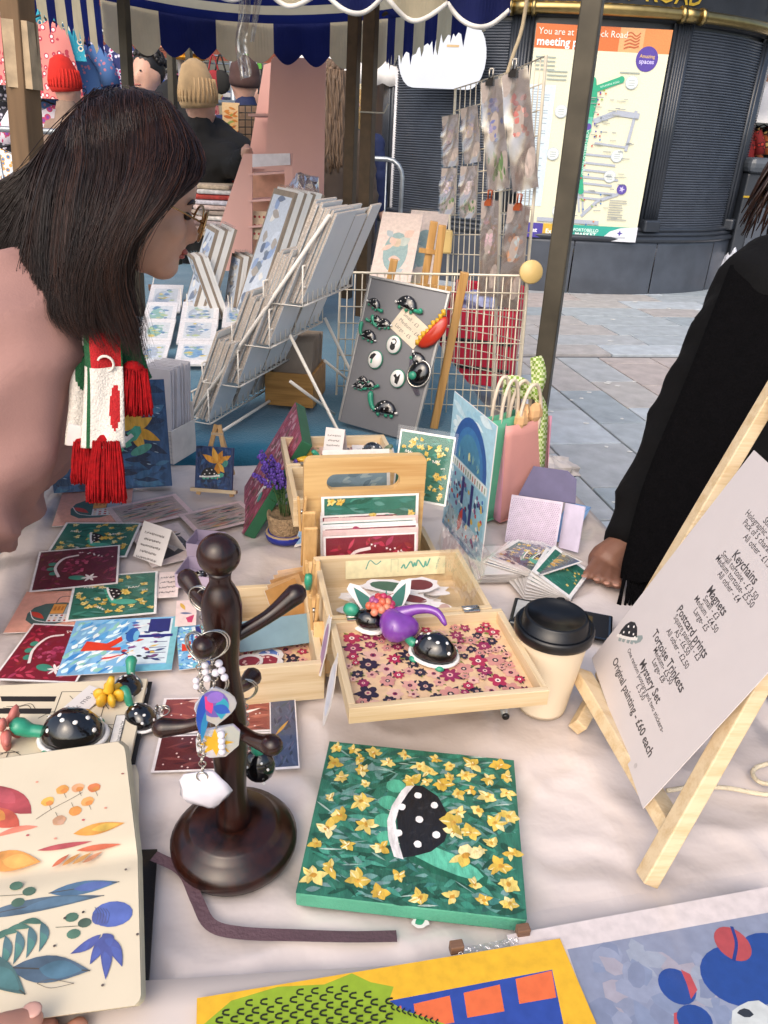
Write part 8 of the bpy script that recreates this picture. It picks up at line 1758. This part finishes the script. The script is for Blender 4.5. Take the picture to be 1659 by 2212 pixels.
# knitted scarf with red tassels
sc = thing('scarf', 'red, white and green knitted scarf with red tassels', 'scarf', Matrix.Translation(D(225, 690, 1.0)))
KN = mat('knit wool', kind='vcol', rough=.9, var=.12, scale=300, bump=.5, bscale=400)
R_, W__, Gn = C('#a81218'), C('#d6cfc4'), C('#14502c')
def strip(pts, wd, col, tw):
    P = spl(pts, 24); b = MB(); b.grid(24, 72, lambda u, v: P[min(24, int(v*24))].lerp(P[min(24, int(v*24)+1)], v*24-int(v*24))+Vector((cos(tw), sin(tw), 0))*(u-.5)*wd*(1-.12*sin(pi*v))+Vector((0, -.010*sin(pi*u)+.004*sin(7*u+5*v), 0)), col); return b
def colA(u, v):
    if .0 < v < .18: return R_
    if v < .58: return (R_ if .25 < u < .95 else Gn) if v > .3 else (W__ if u < .25 else R_)
    if u < .12: return W__
    return Gn if .13 < u < .22 else (R_ if (u-.8)**2*1.3+(v-.80)**2*1.6 < .02 else W__)
part(strip([D(222, 640, .995), D(222, 720, .985), D(228, 820, .985), D(225, 965, .985)], .052, colA, .15), 'strip', KN, sc, solid=.006)
def colB(u, v): return Gn if v > .45 else (R_ if u > .3 else W__)
part(strip([D(250, 630, 1.03), D(262, 700, 1.02), D(280, 770, 1.015), D(290, 815, 1.01)], .045, colB, .1), 'strip', KN, sc, solid=.006)
part(strip([D(190, 720, 1.03), D(178, 800, 1.02), D(180, 880, 1.015), D(176, 960, 1.01)], .036, lambda u, v: Gn if (u-.6)**2+(v-.3)**2 < .04 else W__, .1), 'strip', KN, sc, solid=.006)
# appliqued loop on the strip
part(MB().tube(ring_pts(D(228, 786, .974), .010, 14, (1, .1, 0)), .0018, 5, closed=True), 'white_loop', mat('white wool', '#d6cfc4', .9), sc)
TAS = mat('red wool', '#8f0a10', .9, var=.3, scale=160, spec=.2); rn = random.Random(8)
def tassel(x0, x1, y0, y1, dep, n, fl):
    b = MB()
    for i in range(n):
        u = rn.random(); x = x0+(x1-x0)*u; xe = x+(u-.5)*fl+rn.uniform(-4, 4); dd = dep+rn.uniform(-.012, .012); ye = y1+rn.uniform(-18, 6)
        P = spl([D(x, y0+rn.uniform(-4, 4), dd), D((x+xe)/2+rn.uniform(-4, 4), (y0+ye)/2, dd-.004), D(xe, ye, dd)], 6); b.tube(P, .0009, 4)
    part(b, 'tassel', TAS, sc)['kind'] = 'stuff'
    part(MB().ell(D((x0+x1)/2, y0+14, dep+.004), ((x1-x0)*.00033, .012, .022), None, 12, 8), 'tassel_knot', TAS, sc)
tassel(200, 258, 955, 1082, .985, 520, 26); tassel(158, 205, 955, 1042, 1.0, 340, 6); tassel(262, 318, 800, 895, 1.0, 460, 20)
part(MB().box(D(168, 942, .99), (.026, .002, .03), Matrix.Rotation(.2, 3, 'Y')), 'care_label', mat('label cloth', '#cfc8c4', .8), sc)
# ---------------------------------------------------------------- person in black at the right
BK = mat('black wool coat', '#070607', .9, var=.3, scale=12, bump=.3, bscale=30, spec=.2); creases(BK, 4, .06, .9, (0, -.6, 0), (.6, 1, 1.4)); BK2 = mat('black knit scarf', '#040304', .95, spec=.1, var=.3, scale=60, bump=.5, bscale=120)
pl_ = Vector((.93, 1.25, 0)); pr_ = thing('person', 'person in a black coat leaning a hand on the table', 'person', pl_)
wr2 = D(1350, 1178, 1.34); hd0 = D(1772, 400, 1.42); sL = D(1665, 625, 1.36); e2 = D(1490, 935, 1.40); ch2 = D(1800, 820, 1.52); hp2 = Vector((.90, 1.22, .92))
kn2 = D(1312, 1212, 1.335)
pr = [('ell', hd0, (.08, .09, .115)), ('ell', hd0+Vector((-.03, -.03, -.06)), (.055, .06, .065)), ('cap', hd0+Vector((-.05, -.07, -.02)), hd0+Vector((-.065, -.09, -.045)), .012, .015), ('cap', hd0, ch2, .055, .1), ('cap', ch2, hp2, .13, .14), ('cap', sL, e2, .05, .042), ('cap', e2, wr2, .042, .028), ('cap', wr2, kn2, .028, .034)]
hdir = (kn2-wr2).normalized(); side = Vector((hdir.y, -hdir.x, 0)).normalized()
tab = lambda x, y, z=.012: Z(x, y, TZ+z)
pr += [('cap', D(1300, 1205, 1.33), tab(1266, 1243), .013, .008), ('cap', D(1304, 1218, 1.32), tab(1292, 1250), .0125, .009), ('cap', D(1316, 1226, 1.32), tab(1314, 1258), .0125, .009), ('cap', D(1330, 1230, 1.325), tab(1334, 1262), .0115, .0085), ('cap', D(1344, 1205, 1.33), D(1352, 1248, 1.31), .0125, .009), ('ell', D(1316, 1212, 1.335), (.03, .03, .026))]
for s in (-1, 1): k_ = Vector((hp2.x+.09*s, hp2.y, .5)); pr += [('cap', hp2, k_, .1, .065), ('cap', k_, Vector((k_.x, k_.y+.02, .09)), .06, .045), ('cap', Vector((k_.x, k_.y, .06)), Vector((k_.x-.05, k_.y-.12, .04)), .045, .035)]
merge(fused('body', pr[:7]+pr[14:], SKIN3, pr_, .02, 2), fused('body', pr[6:14], SKIN3, pr_, .0034, 2)).name = 'body'
NL_ = MB()
for _p in ((1266, 1243), (1292, 1250), (1314, 1258), (1334, 1262)): NL_.ell(tab(*_p, .021)+Vector((-.003, -.002, 0)), (.006, .005, .002), None, 8, 5)
part(NL_, 'nails', mat('nail brown', '#a87a66', .3), pr_)
fused('coat', [('cap', ch2, hp2, .2, .22), ('cap', hp2, Vector((.92, 1.25, .45)), .22, .25), ('cap', sL, ch2+Vector((.2, .1, .12)), .1, .1), ('cap', sL, e2, .098, .085), ('cap', e2, D(1372, 1145, 1.345), .082, .056), ('cap', D(1600, 800, 1.42), D(1600, 1300, 1.38), .11, .14), ('ell', D(1450, 990, 1.39), (.07, .06, .04)), ('ell', D(1410, 1080, 1.37), (.062, .055, .035))], BK, pr_, .016, 4, 0, 8, folds=((wr2-sL, 34, .016),))
fused('trousers', [q for s in (-1, 1) for q in (('cap', hp2, Vector((hp2.x+.09*s, hp2.y, .5)), .13, .09), ('cap', Vector((hp2.x+.09*s, hp2.y, .5)), Vector((hp2.x+.09*s, hp2.y, .1)), .085, .07))], MATS['dark trousers'], pr_, .02, 4)
b = MB(); rn = random.Random(4)
for j in range(420):
    a = rn.uniform(0, 6.28); t = rn.uniform(0, 1.9); n = Vector((sin(t)*cos(a), sin(t)*sin(a), cos(t))); p = hd0+Vector((n.x*.088, n.y*.098+.015, n.z*.122+.01)); b.tube([p, p+Vector((n.x*.012, n.y*.012, -.03)), p+Vector((n.x*.022+rn.uniform(-.01, .01), n.y*.02, -.075))], [.003, .003, .001], 4)
b.ell(hd0+Vector((0, .015, .012)), (.085, .095, .118), None, 16, 10); part(b, 'hair', HAIR, pr_)
s2 = thing('scarf', 'black knitted scarf with long fringe hanging over the black coat', 'scarf', Matrix.Translation(D(1500, 900, 1.28)))
def bs(pts, w0, w1):
    P = spl(pts, 30); return MB().grid(8, 30, lambda u, v: P[int(round(v*30))]+Vector((.92, -.3, .25))*(u-.5)*(w0+(w1-w0)*v)+Vector((0, -.012*sin(pi*u)-.004*sin(9*u+6*v), 0)))
part(bs([D(1690, 560, 1.30), D(1590, 780, 1.27), D(1480, 1020, 1.25), D(1422, 1190, 1.235), D(1396, 1250, 1.235)], .16, .075), 'strip', BK2, s2, solid=.012)
b = MB()
for i in range(26):
    u = i/25; x = 1352+80*u+rn.uniform(-3, 3); P = spl([D(x, 1240+10*u, 1.235+.01*rn.random()), D(x-4+rn.uniform(-6, 6), 1275, 1.23), D(x-8+rn.uniform(-12, 10), 1305+rn.uniform(-12, 10), 1.23)], 6); b.tube(P, .0022, 5)
part(b, 'fringe', BK2, s2)['kind'] = 'stuff'
# ---------------------------------------------------------------- the hand that holds the sketchbook
hp_ = Z(-40, 2260, TZ+.05); ph_ = thing('person', 'fingertips of a hand holding the watercolour sketchbook', 'person', Matrix.Translation(hp_))
t0, t1, t2 = Z(-70, 2290, TZ+.062), Z(0, 2228, TZ+.058), Z(66, 2204, TZ+.0475)
fused('body', [('cap', t0, t1, .016, .0125), ('cap', t1, t2, .0125, .010), ('ell', t0+Vector((-.02, -.03, -.02)), (.045, .045, .025))]+[('cap', t0+Vector((-.03+.02*i, -.02, -.03)), t0+Vector((-.02+.024*i, .05, -.045)), .011, .009) for i in range(4)]+[('cap', t0+Vector((-.03, -.04, -.02)), t0+Vector((-.12, -.2, -.06)), .032, .036)], mat('skin pink', '#c08a76', .5, var=.06, scale=60, sss=.15), ph_, .004, 4)
part(MB().ell(t2+Vector((.0015, .002, .0095)), (.0075, .0065, .0018), None, 12, 6), 'nail', mat('nail', '#d0a090', .3), ph_)

bpy.data.scenes.remove(TMP)
